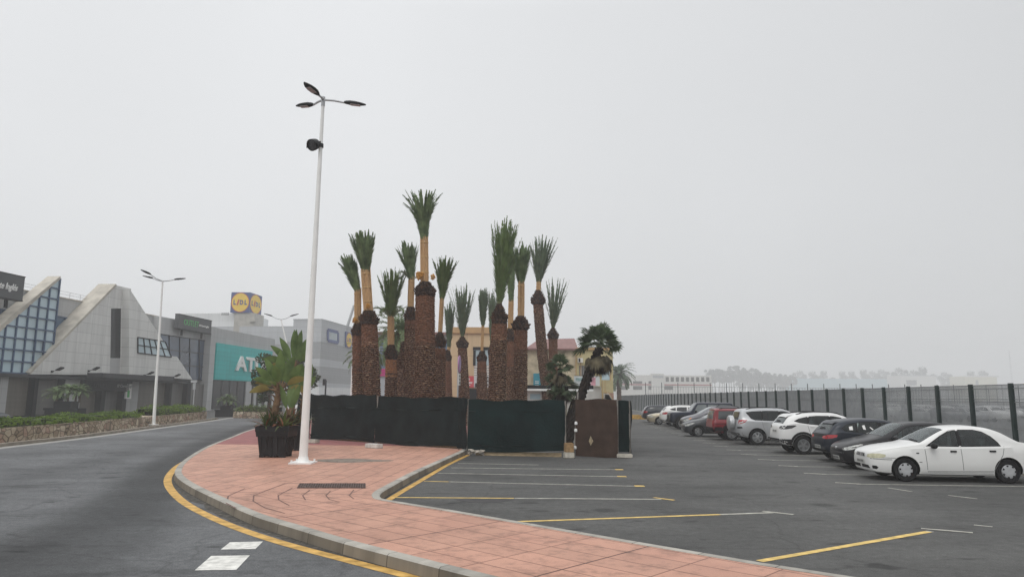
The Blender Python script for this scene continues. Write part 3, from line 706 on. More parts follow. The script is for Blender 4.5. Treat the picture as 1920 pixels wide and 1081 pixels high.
for i, p in enumerate(FP):
    mb = MB(); mb.tube([p, p + Vector((0, 0, pz[i]))], .032, 8); mb.build('post', M['rust'], hd, 40)
back = Vector((5.4, 44, 0)); cr = at(1181, 856.5)
mb = netting(cr, back, .1, 2.0, .05, 60, 8, .05, 31); mb.build('netting', M['screen_b'], hd, 70)
mb = MB(); a, b_ = FP[4], FP[5]; tt = (b_ - a).normalized(); nr = Vector((-tt.y, tt.x, 0))
mb.obox(a.lerp(b_, .52) + nr * .06 + Vector((0, 0, .07)), tt * (b_ - a).length * .44, nr * .04, Vector((0, 0, .07)))
a2, b2_ = FP[1], FP[3]; tt2 = (b2_ - a2).normalized(); nr2 = Vector((-tt2.y, tt2.x, 0))
mb.obox(a2.lerp(b2_, .5) + nr2 * .3 + Vector((0, 0, .18)), tt2 * (b2_ - a2).length * .48, nr2 * .03, Vector((0, 0, .08)))
mb.build('bottom_plank', M['wood'], hd)
# brown gate panel and the green return panel
ga, gb = at(1076, 857), at(1158, 857)
gt = thing('fence_gate', 'brown netting gate at the dark fence end, in front of the leaning palm', 'gate', ga)
netting(ga + Vector((.05, 0, 0)), gb, .05, 2.06, .05, 24, 12, .02, 77, .05).build('netting', M['screen_c'], gt, 70)
mb = MB(); mb.tube([ga, ga + Vector((.16, 0, 2.3))], .03, 8); mb.build('post', M['rust'], gt, 40)
mb = MB(); mb.tube([gb, gb + Vector((.02, 0, 2.05))], .03, 8); mb.build('post', M['rust'], gt, 40)
mb = MB()
for z in (.35, .95, 1.2): mb.lathe([(.05, -.05), (.06, 0), (.04, .06)], 7, ga + Vector((.02 + z * .05, -.05, z)))
mb.build('tie', M['white_metal'], gt)
mb = MB(); mb.add([tuple(ga.lerp(gb, .38) + Vector((x, -.1, z))) for x, z in ((0, .42), (.09, .58), (0, .76), (-.07, .58))], [(0, 1, 2, 3)]); mb.build('tear', mat('torn_patch', (.30, .24, .15), .9, .4, 20), gt)
gr_ = thing('corner_fence', 'narrow dark green netting panel closing the corner beside the brown gate', 'fence', gb)
netting(at(1161, 854.5), at(1182, 856), .14, 2.0, .05, 8, 9, 0, 44).build('netting', M['screen_b'], gr_, 70)
mb = MB(); mb.tube([at(1182, 856), at(1182, 856) + Vector((0, 0, 2.0))], .03, 8); mb.build('post', M['rust'], gr_, 40)
# blocks and rubbish under the fence
def block(label, c, sx, sy, sz, rz, m, name='concrete_block'):
    bm = bmesh.new(); bmesh.ops.create_cube(bm, size=1)
    for v in bm.verts: v.co = Vector((v.co.x * sx, v.co.y * sy, (v.co.z + .5) * sz))
    bmesh.ops.bevel(bm, geom=bm.edges[:], offset=.018, segments=2, affect='EDGES')
    for v in bm.verts: v.co += Vector((rnd.uniform(-1, 1), rnd.uniform(-1, 1), rnd.uniform(0, 1))) * .006
    me = bpy.data.meshes.new(name); bm.to_mesh(me); bm.free(); me.materials.append(m)
    o = bpy.data.objects.new(name, me); col.objects.link(o); o.location = c; o.rotation_euler = (0, 0, rz); return tag(o, label, 'block')
PZ = KERB_Z - .006
block('pale concrete block half under the fence beside the lamp post', at(588, 830, PZ), .42, .28, .14, -.5, M['stone'])
block('white concrete block under the middle of the black netting', at(702, 839, PZ) + Vector((0, -.12, 0)), .68, .3, .16, -.6, M['white_metal'] if False else mat('white_block', (.55, .54, .51), .8, .2, 6))
block('long pale kerb stone lying at the foot of the green corner panel', at(1171, 857.5), .55, .22, .13, -.1, M['stone'])
block('square hollow block beside the brown gate post', at(1067, 858.5) + Vector((0, .1, 0)), .34, .3, .2, .15, M['stone'])
block('orange brown clay block on top of the hollow block', at(1067, 858.5) + Vector((0, .12, .2)), .3, .26, .32, .2, mat('clay_block', (.30, .19, .09), .9, .3, 9))
rg = thing('rag_heap', 'crumpled pale rag lying where the kerb meets the netting', 'rag', at(890, 853))
mb = MB()
for k in range(16):
    c = at(892, 853.5) + Vector((rnd.uniform(-.32, .3), rnd.uniform(-.12, .12), rnd.uniform(.02, .14))); q = [Vector((rnd.uniform(-.14, .14), rnd.uniform(-.1, .1), rnd.uniform(-.05, .1))) for _ in range(5)]
    mb.add([c + x for x in q], [(0, 1, 2), (0, 2, 3), (0, 3, 4), (1, 2, 4)])
mb.build('cloth', mat('dirty_cloth', (.42, .38, .33), .9, .4, 12), rg)

# ------------------------------------------------------------------ palms
def feather(mb, P, up, n, ll, mi=0, spread=.75, tipcut=.25, start=.06, wid=.030, rach=None):
    """one pinnate leaf: leaflets along the path P (list of Vectors)"""
    Pn = resample(P, 14)
    if rach is not None: rach.tube(Pn, [.022 - .017 * i / 13 for i in range(14)], 4, 0, cap=False)
    for side in (-1, 1):
        for k in range(n):
            t = start + (1 - start) * (k + rnd.random() * .6) / n; f = t * 13; i = min(12, int(f)); p = Pn[i].lerp(Pn[i + 1], f - i); tn = (Pn[i + 1] - Pn[i]).normalized()
            s_ = tn.cross(up); s_ = s_.normalized() if s_.length > .05 else Vector((1, 0, 0)); nr = s_.cross(tn)
            l = ll * (1 - (1 - tipcut) * max(0, (t - .45) / .55) ** 1.6) * rnd.uniform(.8, 1.1) * min(1, .55 + t * 2.5)
            sp = spread * rnd.uniform(.75, 1.25); d = (tn * (1.15 - sp * .4) + s_ * side * sp + nr * rnd.uniform(-.25, .35)).normalized()
            w_ = wid * rnd.uniform(.8, 1.2); wv = d.cross(nr).normalized() * w_ ; e = p + d * l; e.z -= l * .06
            m_ = p + d * l * .4
            mb.add([p, m_ + wv, e, m_ - wv], [(0, 1, 2, 3)], mi)
def scar_trunk(base, pts_r, red_from, step=.105, nseg=44, seed=0, orange=False):
    """trunk built of overlapping rows of cut leaf bases; pts_r = [(Vector, radius)]"""
    r = random.Random(seed); mb = MB(); P = [p for p, _ in pts_r]; d = [0]
    for a, b_ in zip(P, P[1:]): d.append(d[-1] + (b_ - a).length)
    Lt = d[-1]; rows = int(Lt / step)
    def smp(s):
        s = max(0, min(Lt, s)); j = 0
        while j < len(P) - 2 and d[j + 1] < s: j += 1
        u = (s - d[j]) / (d[j + 1] - d[j]); return P[j].lerp(P[j + 1], u), pts_r[j][1] * (1 - u) + pts_r[j + 1][1] * u
    rings = []
    for k in range(rows + 1):
        for (dz, sc) in ((0, .925), (.10, 1.045), (.34, 1.105)): rings.append(((k + dz) * step, sc, k))
    o = 0
    wob = [.05 * math.sin(3 * j * 6.2832 / nseg + seed) + r.uniform(-.02, .02) for j in range(nseg)]; wv = [(r.randint(4, 8), r.uniform(0, 6.28), r.randint(9, 13), r.uniform(0, 6.28)) for _ in range(rows + 2)]
    for ri_, (s, sc, k) in enumerate(rings):
        c, rad = smp(s); red = s > red_from
        for j in range(nseg):
            q = 2 * math.pi * (j + (.5 if k % 2 else 0)) / nseg
            n1, p1, n2, p2 = wv[k]; zig = (.17 * math.sin(n1 * q + p1) + .15 * math.sin(n2 * q + p2)) * step + r.uniform(-.10, .10) * step
            sc2 = sc if not red else 1 + (sc - 1) * .55
            rr = rad * (sc2 + r.uniform(-.05, .05) + .4 * wob[j])
            mb.v.append((c.x + math.cos(q) * rr, c.y + math.sin(q) * rr, c.z + zig))
    nr = len(rings)
    for i in range(nr - 1):
        s = rings[i][0] + r.uniform(-.25, .25); red = s > red_from
        for j in range(nseg):
            mb.f.append((i * nseg + j, i * nseg + (j + 1) % nseg, (i + 1) * nseg + (j + 1) % nseg, (i + 1) * nseg + j))
            lip = i % 3 == 1 and math.sin(wv[rings[i][2]][0] * 1.7 * j * 6.2832 / nseg + wv[rings[i][2]][3] * 3) > -.8 and r.random() < .95
            mb.m.append((3 if lip else 2) if red else (1 if lip else 0))
    mb.f.append(tuple((nr - 1) * nseg + j for j in range(nseg))); mb.m.append(0)
    return mb
def stub_head(base, top, r0, rmax, rtop, seed=0, stubs=True):
    r = random.Random(seed); mb = MB(); ax = top - base; h = ax.length; n = 20; prof = [(0, r0 * 1.0), (.08, rmax * .86), (.18, rmax * .94), (.30, rmax * .88), (.48, rmax * .62 + rtop * .22), (.7, rmax * .30 + rtop * .6), (1, rtop * 1.05)]
    for t_, rr in prof:
        c = base.lerp(top, t_)
        for k in range(n):
            q = 6.2832 * k / n; e = rr * (1 + r.uniform(-.09, .09)); mb.v.append((c.x + math.cos(q) * e, c.y + math.sin(q) * e, c.z + r.uniform(-.03, .03) * h))
    for i in range(len(prof) - 1):
        for k in range(n): mb.f.append((i * n + k, i * n + (k + 1) % n, (i + 1) * n + (k + 1) % n, (i + 1) * n + k)); mb.m.append(0)
    if stubs:
        for i in range(9):
            t_ = .03 + .1 * i; rr = np.interp(t_, [p[0] for p in prof], [p[1] for p in prof]); m = 15
            for k in range(m):
                q = 6.2832 * (k + .5 * (i % 2)) / m + r.uniform(-.12, .12); dv = Vector((math.cos(q), math.sin(q), 0)); c = base.lerp(top, t_) + dv * rr * .95
                s_ = Vector((-dv.y, dv.x, 0)) * rr * .17; ln = rr * r.uniform(.25, .5) if i > 1 else rr * r.uniform(.06, .2); e = c + (dv * .75 + Vector((0, 0, .9 if i > 1 else .1))).normalized() * ln; th = Vector((0, 0, .045))
                mb.add([c - s_ - th, c + s_ - th, c + s_ * .8 + th, c - s_ * .8 + th, e - s_ * .7 - th * .5, e + s_ * .7 - th * .5, e + s_ * .6 + th * .4, e - s_ * .6 + th * .4], [(0, 1, 5, 4), (1, 2, 6, 5), (2, 3, 7, 6), (3, 0, 4, 7), (4, 5, 6, 7)], 1 if r.random() < .3 else 0)
    return mb
def date_cluster(c, r, seed):
    rr = random.Random(seed); mb = MB(); bmx = bmesh.new(); bmesh.ops.create_icosphere(bmx, subdivisions=1, radius=1); vs = [v.co.copy() for v in bmx.verts]; fs = [[v.index for v in f.verts] for f in bmx.faces]; bmx.free()
    for _ in range(60):
        d = Vector((rr.gauss(0, 1), rr.gauss(0, 1), rr.gauss(-.1, 1.1))).normalized() * r * rr.uniform(.45, 1); s = r * rr.uniform(.16, .26)
        mb.add([c + d + v * s for v in vs], fs)
    return mb
class PalmPx:
    pass
def palm(label, Y, xb, wb, xh, yh, wh, yt, hw, bundle, crown, nf=34, seed=0, leaf='frond', red=.35, dates=(), loose=0, mid=None, tipdroop=.25, ll=.37, flare=1.9, orange=False, straight=.0):
    """xb,wb: px of the trunk at the fence top and its width; xh,yh,wh: top of the trunk; yt: top of the stub head; hw: head width;
       bundle: (x, y, width) top of the bare tied stalks; crown: (x_left, x_right, y_top)"""
    global rnd
    rnd = random.Random(seed * 7 + 3); S = ppm(Y)
    b745 = aty(xb, 745, Y); ht = aty(xh, yh, Y); base = Vector((b745.x + (b745.x - ht.x) * b745.z / max(.5, ht.z - b745.z) * .6, Y, 0))
    t = thing('date_palm', label, 'palm tree', base, 'palms with tied crowns')
    rb, rh = wb / 2 / S, wh / 2 / S
    if mid: m_ = aty(mid[0], mid[1], Y); pts = [(base, rb * 1.08), (b745, rb), (m_, (rb + rh) / 2), (ht, rh)]
    else: pts = [(base, rb * 1.08), (b745, rb), (b745.lerp(ht, .5), rb * .5 + rh * .5), (ht, rh)]
    sp = smoothpoly([p for p, _ in pts], 6); rr = [r_ for _, r_ in pts]; rads = [np.interp(i / (len(sp) - 1) * 3, range(4), rr) for i in range(len(sp))]
    Lz = sum((a - c).length for a, c in zip(sp, sp[1:]))
    scar_trunk(base, list(zip(sp, rads)), Lz - red * (ht.z - b745.z), seed=seed).build('trunk', [M['trunk_dark'], M['trunk_lip'], M['trunk_orange'] if orange else M['trunk_red'], M['trunk_red_lip']], t)
    hb = aty(xh, yt, Y); rt = (bundle[2] if bundle else max(6, wh * .34)) / 2 / S
    stub_head(ht, hb, rh, hw / 2 / S, rt, seed).build('stub_head', [M['head'], M['trunk_dark']], t)
    root = hb - Vector((0, 0, .25))
    if bundle:
        bt = aty(bundle[0], bundle[1], Y); rbt = bundle[2] / 2 / S; mb = MB(); n = 26
        for k in range(n):
            q = 6.2832 * k / n + rnd.uniform(-.1, .1); f = rnd.uniform(.72, 1.0); dv = Vector((math.cos(q), math.sin(q), 0))
            mb.tube([root + dv * rt * f * .9, root.lerp(bt, .5) + dv * rt * f * .97, bt + dv * rbt * f + Vector((0, 0, rnd.uniform(-.05, .25)))], [rt * .19, rt * .165, rt * .11], 5, 0, cap=False)
        mb.build('tied_stalks', M['stalk'], t, 60)
        for f in (.3, .62, .93):
            c = root.lerp(bt, f); rr_ = rt + (rbt - rt) * f; mb = MB(); mb.lathe([(rr_ * 1.03, -.025), (rr_ * 1.07, 0), (rr_ * 1.03, .025)], 16, c); mb.build('rope', M['rope'], t)
    else: bt = hb; rbt = rt
    xl, xr, yc = crown; ctop = aty((xl + xr) / 2, yc, Y); H = (ctop - bt).length; Rw = (xr - xl) / 2 / S
    g_, rc = MB(), MB()
    nf = int(nf * 1.15); flare = 1 + (flare - 1) * .75
    for k in range(nf):
        q = 2.39996 * k + rnd.uniform(-.2, .2); f = math.sqrt((k + .5) / nf); dv = Vector((math.cos(q), math.sin(q), 0)); edge = f > .86
        h = H * (1.04 - .10 * f * f + rnd.uniform(-.15, .04)); Rk = Rw * f * rnd.uniform(.92, 1.1) * (1.22 if edge and k % 3 == 0 else 1); P = []
        for i in range(11):
            u = i / 10; c = bt + (ctop - bt).normalized() * 0 + (ctop - bt) * (u * h / H); rad = rbt * .85 * min(1, f + .15) + (Rk - rbt * .85 * f) * (u * (1 - straight) + straight * u) ** flare if Rk > rbt * f else rbt * f
            z = -tipdroop * (1.0 if edge else .25) * H * max(0, u - .72) ** 1.5
            P.append(c + dv * rad + Vector((0, 0, z)))
        feather(g_, P, dv, 44 if Y < 45 else 34, ll * (1.15 if f > .5 else .95), 0, .20 if f < .8 else .30, .12, .0, .032 * (1 if Y < 45 else 1.25), rc)
    for k in range(loose):       # a few escaped fronds hanging at the sides
        q = 6.2832 * k / loose + rnd.uniform(-.4, .4); dv = Vector((math.cos(q), math.sin(q), 0)); ln = H * rnd.uniform(.55, .85); P = []
        for i in range(11):
            u = i / 10; P.append(bt + dv * (rbt * .8 + ln * .62 * u) + Vector((0, 0, ln * (.95 * u - .85 * u * u))))
        feather(g_, P, Vector((0, 0, 1)), 36, ll, 0, .65, .3, .05, .024, rc)
    g_.build('fronds', M[leaf], t); rc.build('frond_ribs', M['rachis'], t)
    for i, (dx, dy, r_) in enumerate(dates):
        c = aty(dx, dy, Y - rt * 1.2); date_cluster(c, r_ * .8 / S, seed + i).build('date_cluster', M['dates'], t)
    return t
# label, Y, trunk at fence, top of trunk, head, stalks, crown
palm('palm at the lamp post end of the row, half hidden behind a thicker trunk', 37.5, 674, 26, 671, 629, 20, 606, 25, (670.5, 546, 13), (634, 668, 478), 30, 1, dates=[(665, 601, 7)], red=.55)
palm('thick palm second from the lamp post, crown cut square like a brush', 37, 697, 31, 692, 608, 29, 582, 37, (685.5, 508, 17), (655, 706, 434), 36, 2, dates=[(690, 573, 6)], red=.3, tipdroop=.05, flare=1.5)
palm('short palm with a bright orange trunk top and split stalks', 40, 733, 22, 733.5, 672, 20, 646, 25, (733, 594, 12), (708, 766, 505), 34, 3, leaf='frond_olive', loose=8, orange=True, red=.45, flare=1.5)
palm('dark palm leaning on the tallest one, pale tied stalks below a wide crown', 40, 770, 24, 770, 600, 21, 575, 25, (771.5, 524, 12), (743, 786, 455), 32, 5, red=.1, loose=3)
palm('tallest palm of the group with date clusters on both sides of its stalks', 35.5, 797, 36, 797, 555, 35, 528, 41, (795.5, 449, 15.5), (754, 827, 357), 36, 6, dates=[(786, 520, 8), (790, 514, 7), (811.5, 519, 7), (784, 513, 6)], red=.5, tipdroop=.55, flare=2.6)
palm('palm just beyond the tallest one with a slim stalk bundle and leafy plume', 38, 824, 21, 825, 650, 20, 622, 25, (828.5, 562, 8), (813, 861, 482), 32, 7, leaf='frond_olive', red=.2)
palm('small palm with a pointed head and thin loose plume, behind the slim bundle', 52, 841, 13, 840, 676, 12, 655, 14, (842, 652, 6), (829, 856, 568), 22, 8, leaf='frond_pale', red=.9)
palm('hazy palm behind the round road sign with an open fan crown', 50, 870, 20, 867, 652, 16, 630, 23, None, (843, 894, 535), 28, 9, leaf='frond_pale', red=.05, flare=1.2, straight=.1)
palm('lowest palm of the row, in front of the ochre building window', 50, 904, 19, 903.5, 677, 16.5, 657, 20, (905.5, 611, 5.5), (896, 916, 540), 24, 10, leaf='frond_pale', red=.3, flare=1.1)
palm('slim pale plume rising behind the thick straight palm', 54, 926, 13, 922, 665, 12, 645, 15, None, (912, 936, 545), 20, 11, leaf='frond_pale', red=.3)
palm('thick straight palm with long shaggy fronds and no bare stalks', 36, 932, 32, 936.5, 607, 28, 569, 32, None, (922, 976, 415), 38, 12, leaf='frond_olive', red=.2, flare=1.3, tipdroop=.1, ll=.55)
palm('palm squeezed between two thick trunks, pale stalks showing', 45, 957, 15, 957, 640, 15, 615, 17, (958.5, 565, 10), (948, 968, 462), 24, 13, red=.5)
palm('thick palm with a ragged bulging head and dense dark crown', 38.5, 975, 25, 976.5, 618, 24, 592, 34, (977, 531, 13), (958, 1000, 458), 34, 14, red=.35, flare=1.3)
palm('tall slender palm with a curved bare trunk, crown tied straight from its head', 50, 1027, 20, 1009, 571, 18, 543, 28, (1010, 530, 9), (988, 1050, 444), 32, 15, leaf='frond_pale', red=.05, mid=(1016, 655), flare=1.3, tipdroop=.35)
palm('hazy palm next to the curved slender trunk, arrow shaped head and open crown', 53, 1038, 16, 1037, 635, 16, 614, 22, None, (1013, 1073, 523), 18, 16, leaf='frond_pale', red=.7, flare=1.15, tipdroop=.4)
def wild_palm(label, Y, xb, wb, xh, yh, rpx, nf, seed, leaf='frond', name='feather_palm'):
    global rnd
    rnd = random.Random(seed); S = ppm(Y); hd_ = aty(xh, yh, Y); b_ = aty(xb, 745, Y); base = Vector((b_.x, Y, 0)); t = thing(name, label, 'palm tree', base); r0 = wb / 2 / S
    scar_trunk(base, [(base, r0), (base.lerp(hd_, .6), r0), (hd_, r0 * 1.1)], 99, seed=seed, nseg=18).build('trunk', [M['trunk_dark'], M['trunk_lip'], M['trunk_red'], M['trunk_red_lip']], t)
    stub_head(hd_ - Vector((0, 0, .3)), hd_ + Vector((0, 0, .4)), r0, r0 * 1.5, r0 * .6, seed).build('stub_head', [M['head'], M['trunk_red']], t)
    g_, rc = MB(), MB(); R0 = rpx / S
    for k in range(nf):
        q = 2.39996 * k; e = R_(78 - 100 * (k / nf)) ; dv = Vector((math.cos(q), math.sin(q), 0)); ln = R0 * 1.12 * rnd.uniform(.9, 1.1); P = []; p = hd_ + Vector((0, 0, .2)); an = e
        for i in range(11): P.append(p.copy()); p = p + (dv * math.cos(an) + Vector((0, 0, math.sin(an)))) * ln / 10; an -= R_(9)
        feather(g_, P, Vector((0, 0, 1)), 34, R0 * .2, 0, .8, .3, .12, .022 + Y * .0004, rc)
    g_.build('fronds', M[leaf], t); rc.build('frond_ribs', M['rachis'], t); return t
wild_palm('untied palm with drooping fronds behind the short orange trunk', 46, 751, 16, 751, 632, 66, 44, 4)
wild_palm('low drooping palm behind the two palms at the lamp post end', 48, 690, 12, 690, 672, 46, 30, 41)
wild_palm('lone hazy palm far behind the corner of the yellow building', 125, 1161, 8, 1160, 704, 34, 44, 42, 'frond_pale')

# fan palms
def fan_leaf(mb, c, axis, nrm, R, n=22, arc=250, mi=0, droop=.15):
    """palmate leaf at c: axis = centre line, nrm = blade normal"""
    axis = Vector(axis).normalized(); nrm = Vector(nrm).normalized(); s_ = axis.cross(nrm).normalized(); nrm = s_.cross(axis)
    for k in range(n):
        a = R_(-arc / 2 + arc * (k + .5) / n + rnd.uniform(-3, 3)); d = axis * math.cos(a) + s_ * math.sin(a); pl = nrm * (.10 if k % 2 else -.02) * R
        w_ = (s_ * math.cos(a) - axis * math.sin(a)) * R * .066; l = R * (1 - .18 * abs(a) / 2.2) * rnd.uniform(.88, 1.06)
        e = c + d * l; e.z -= droop * l * rnd.uniform(.6, 1.5); m_ = c + d * l * .6 + pl * .4
        mb.add([c, m_ + w_, e, m_ - w_], [(0, 1, 2, 3)], mi)
def fan_crown(t, hd_, R, ng, nd, petiole, seed, dead_mat='fan_dead'):
    global rnd
    rnd = random.Random(seed); g_, de, pt, br = MB(), MB(), MB(), MB()
    for k in range(ng):
        q = 2.39996 * k; e = R_(80 - 85 * (k / ng) + rnd.uniform(-8, 8)); d = Vector((math.cos(q) * math.cos(e), math.sin(q) * math.cos(e), math.sin(e))); pl = petiole * rnd.uniform(.8, 1.15)
        c = hd_ + d * pl - Vector((0, 0, .12 * pl * (1 - math.sin(e)))); pt.tube([hd_, hd_.lerp(c, .5) + Vector((0, 0, .05)), c], [.02, .014, .01], 4, cap=False)
        side = d.cross(Vector((0, 0, 1))); side = side.normalized() if side.length > .1 else Vector((1, 0, 0)); nr = Matrix.Rotation(rnd.uniform(-.9, .9), 3, d) @ side.cross(d)
        fan_leaf(g_, c, (d + Vector((0, 0, -.22))), nr, R * rnd.uniform(.85, 1.1), 24, 230, 0, .16)
    for k in range(nd):
        q = 2.39996 * k + 1; e = R_(-30 - 55 * (k / nd)); d = Vector((math.cos(q) * math.cos(e), math.sin(q) * math.cos(e), math.sin(e))); pl = petiole * rnd.uniform(.5, .95); c = hd_ + d * pl - Vector((0, 0, .1))
        side = d.cross(Vector((0, 0, 1))).normalized(); nr = side.cross(d); tgt = de if k < nd * .5 else br
        fan_leaf(tgt, c, (d * .5 + Vector((0, 0, -.9))), nr, R * rnd.uniform(.7, .95), 18, 130, 0, .3)
    g_.build('green_fans', M['fan'], t); de.build('dead_fans', M[dead_mat], t)
    if br.v: br.build('brown_fans', M['fan_brown'], t)
    pt.build('leaf_stalks', M['rachis'], t)
Yf = 29.5; fb, fh = aty(1086, 752, Yf), aty(1124, 652, Yf); fb0 = Vector((fb.x - .55, Yf, 0))
t = thing('fan_palm', 'leaning fan palm with a shaggy skirt of dead leaves above the brown gate', 'palm tree', fb0); mb = MB(); r2 = random.Random(5); n = 22; k_ = 26
P = smoothpoly([fb0, fb, fb.lerp(fh, .55) + Vector((-.04, 0, 0)), fh], 9); P = resample(P, k_)
for i, p in enumerate(P):
    rad = .20 - .03 * i / k_
    for j in range(n):
        q = 6.2832 * j / n; e = rad * (1 + r2.uniform(-.16, .16)); mb.v.append((p.x + math.cos(q) * e, p.y + math.sin(q) * e, p.z + r2.uniform(-.04, .04)))
for i in range(k_ - 1):
    for j in range(n): mb.f.append((i * n + j, i * n + (j + 1) % n, (i + 1) * n + (j + 1) % n, (i + 1) * n + j)); mb.m.append(0)
for i in range(260):    # hanging fibres
    p = P[r2.randrange(k_ - 2) + 1]; q = r2.uniform(0, 6.28); dv = Vector((math.cos(q), math.sin(q), 0)); c = p + dv * .17; mb.add([c + Vector((0, 0, .06)), c + dv * .07 + Vector((0, 0, -.05)), c + Vector((.03, .02, -.12)), c - Vector((.03, -.02, .02))], [(0, 1, 2, 3)])
mb.build('trunk', M['bark_black'], t); fan_crown(t, fh, .56, 26, 36, .62, 8)
t = thing('fan_palm_clump', 'bushy clump of low fan palms between the slender palms and the gate', 'palm shrub', (aty(1050, 745, 31).x, 31, 0)); cen = [(1050, 690, .75, 11, 9), (1036, 718, .62, 8, 9), (1062, 724, .66, 9, 8), (1048, 741, .6, 8, 9), (1076, 748, .55, 7, 8)]
mbt = MB()
for i, (x, y, sc, a, b_) in enumerate(cen):
    c = aty(x, y, 31 + (i % 3) * .5 - .5); mbt.tube([Vector((t.location.x + (c.x - t.location.x) * .4, c.y, 0)), c.lerp(Vector((t.location.x, c.y, 0)), .4), c], [.14, .12, .1], 8)
mbt.build('stems', M['bark_black'], t)
for i, (x, y, sc, a, b_) in enumerate(cen):
    fan_crown(t, aty(x, y, 31 + (i % 3) * .5 - .5), .60 * sc, a, b_, .42 * sc, 60 + i)
rnd = random.Random(77)

# ------------------------------------------------------------------ buildings along the road (facade direction 5 degrees off the view axis)
TH = math.atan(.0885); fd = Vector((math.sin(TH), math.cos(TH), 0)); fn = Vector((math.cos(TH), -math.sin(TH), 0)); F0 = at(0, 783)
def FPp(px, py, off=0.0): return onplane(px, py, F0 + fn * off, fn)
def S_of(p): return (p - F0).dot(fd)
def fz(px, py, off=0.0): return FPp(px, py, off).z
def fs(px, py, off=0.0): return S_of(FPp(px, py, off))
def W(s, z, off=0.0): return F0 + fd * s + fn * off + Vector((0, 0, z))
def fuv(mb):
    mb.uv = [((Vector(p) - F0).dot(fd) + .25 * (Vector(p) - F0).dot(fn), p[2]) for p in mb.v]; return mb
def fbox(mb, s0, s1, z0, z1, o0, o1, mi=0):
    c = W((s0 + s1) / 2, (z0 + z1) / 2, (o0 + o1) / 2); return mb.obox(c, fd * (s1 - s0) / 2, fn * (o1 - o0) / 2, Vector((0, 0, (z1 - z0) / 2)), mi)
def fpoly(mb, pxs, off, depth, mi=0): return mb.prism([FPp(x, y, off) for x, y in pxs], -fn * depth, mi)

M['panel_light'] = tiled('stone_panels_light', (.62, .62, .60), 2.1, 1.02, .02, .66, .04, stain=.84)
M['panel_grey'] = tiled('stone_panels_grey', (.40, .405, .405), 2.6, 1.25, .02, .75, .04, stain=.88)
M['panel_dark'] = tiled('stone_panels_dark', (.21, .21, .21), 2.0, 1.2, .02, .7, .06)
M['slope'] = mat('stained_concrete', (.44, .41, .355), .85, .22, 1.2, .3, 20)
M['shutter'] = tiled('roller_shutter', (.145, .130, .108), 60, .11, .012, .6, .05, .5, stain=.7)
M['shutter_b'] = tiled('roller_shutter_grey', (.125, .12, .112), 60, .11, .012, .6, .05, .5, stain=.7)
M['glass_pale'] = mat('reflective_glass', (.42, .545, .60), .12, .16, .25, spec=.9)
M['glass_blue'] = mat('blue_glass', (.07, .12, .19), .07, .3, .35, spec=.9)
M['glass_dark'] = mat('dark_glass', (.014, .017, .02), .15, .35, .35, spec=.3)
M['glass_slate'] = mat('slate_glass', (.035, .060, .10), .07, .4, .3, spec=.9)
M['frame_blue'] = mat('blue_frame', (.045, .085, .16), .5, .1, 3)
M['frame_dark'] = mat('dark_frame', (.009, .010, .012), .6, .1, 3, spec=.2)
M['fascia'] = mat('dark_fascia', (.028, .029, .033), .6, .15, 2)
M['signgrey'] = mat('dark_grey_sign', (.068, .072, .076), .55, .12, 1)
M['white'] = mat('white_letters', (.78, .78, .76), .6, .04, 3)
M['green_l'] = mat('green_letters', (.10, .42, .13), .6, .06, 3)
M['teal'] = tiled('teal_boards', (.004, .40, .385), 40, .62, .02, .7, .05, .5, stain=.85)
M['blue_sign'] = mat('blue_sign', (.045, .075, .22), .5, .08, 2)
M['yellow_sign'] = mat('yellow_sign', (.78, .53, .05), .5, .06, 2)
M['red_sign'] = mat('red_sign', (.45, .05, .035), .5, .06, 2)

zc = fz(0, 699); zpar = fz(111, 558, -1.7); s_end = fs(404, 640); s_beg = fs(-95, 640) - 6
t = thing('department_store', 'long grey store with a pyramid shaped stone front and a slanted glass wall', 'building', W(10, 0, -4))
# recessed body
mb = MB(); fbox(mb, s_beg, s_end, 0, zpar, -16, -1.7); fuv(mb).build('wall', M['panel_grey'], t)
mb = MB(); fbox(mb, s_beg, s_end + .05, zpar + .002, zpar + .12, -16, -1.62); mb.build('parapet_cap', M['slope'], t)
# pier at the end
mb = MB(); fbox(mb, fs(391, 700), s_end + .1, 0, fz(404, 613) - .01, -1.6, .0); fuv(mb).build('end_pier', M['panel_grey'], t)
# pyramid, left and right halves
PL = [(219, 535), (246, 541), (241, 703), (57, 701)]
mb = MB(); fpoly(mb, PL, 0, 1.75); fuv(mb)
pl = mb.build('pyramid_front', M['panel_light'], t)
mb = MB(); a, b_ = FPp(219, 535, .06), FPp(57, 701, .06); nrm = Vector((0, 0, 1)).cross(fn); dv = (b_ - a).normalized(); nn_ = fn.cross(dv); nn_ = nn_ if nn_.z > 0 else -nn_
mb.prism([a, b_, b_ + nn_ * .22, a + nn_ * .22], -fn * 2.0); mb.build('sloping_edge', M['slope'], t)
PR = [(243, 541), (307, 640), (320, 667), (332, 668), (361, 711), (241.5, 703)]
mb = MB(); fpoly(mb, PR, .85, 2.6); fuv(mb); mb.build('pyramid_side', M['panel_light'], t)
mb = MB(); q0 = [(208.5, 578), (227, 578), (225.5, 671), (207, 671)]; fpoly(mb, q0, .012, .06); sl = mb.build('slit_window', M['glass_dark'], t)
mb = MB(); fpoly(mb, [(206.9, 671.5), (225.4, 671.5), (224.5, 702), (206, 701)], .014, .06); fuv(mb).build('slit_panel', M['panel_grey'], t)
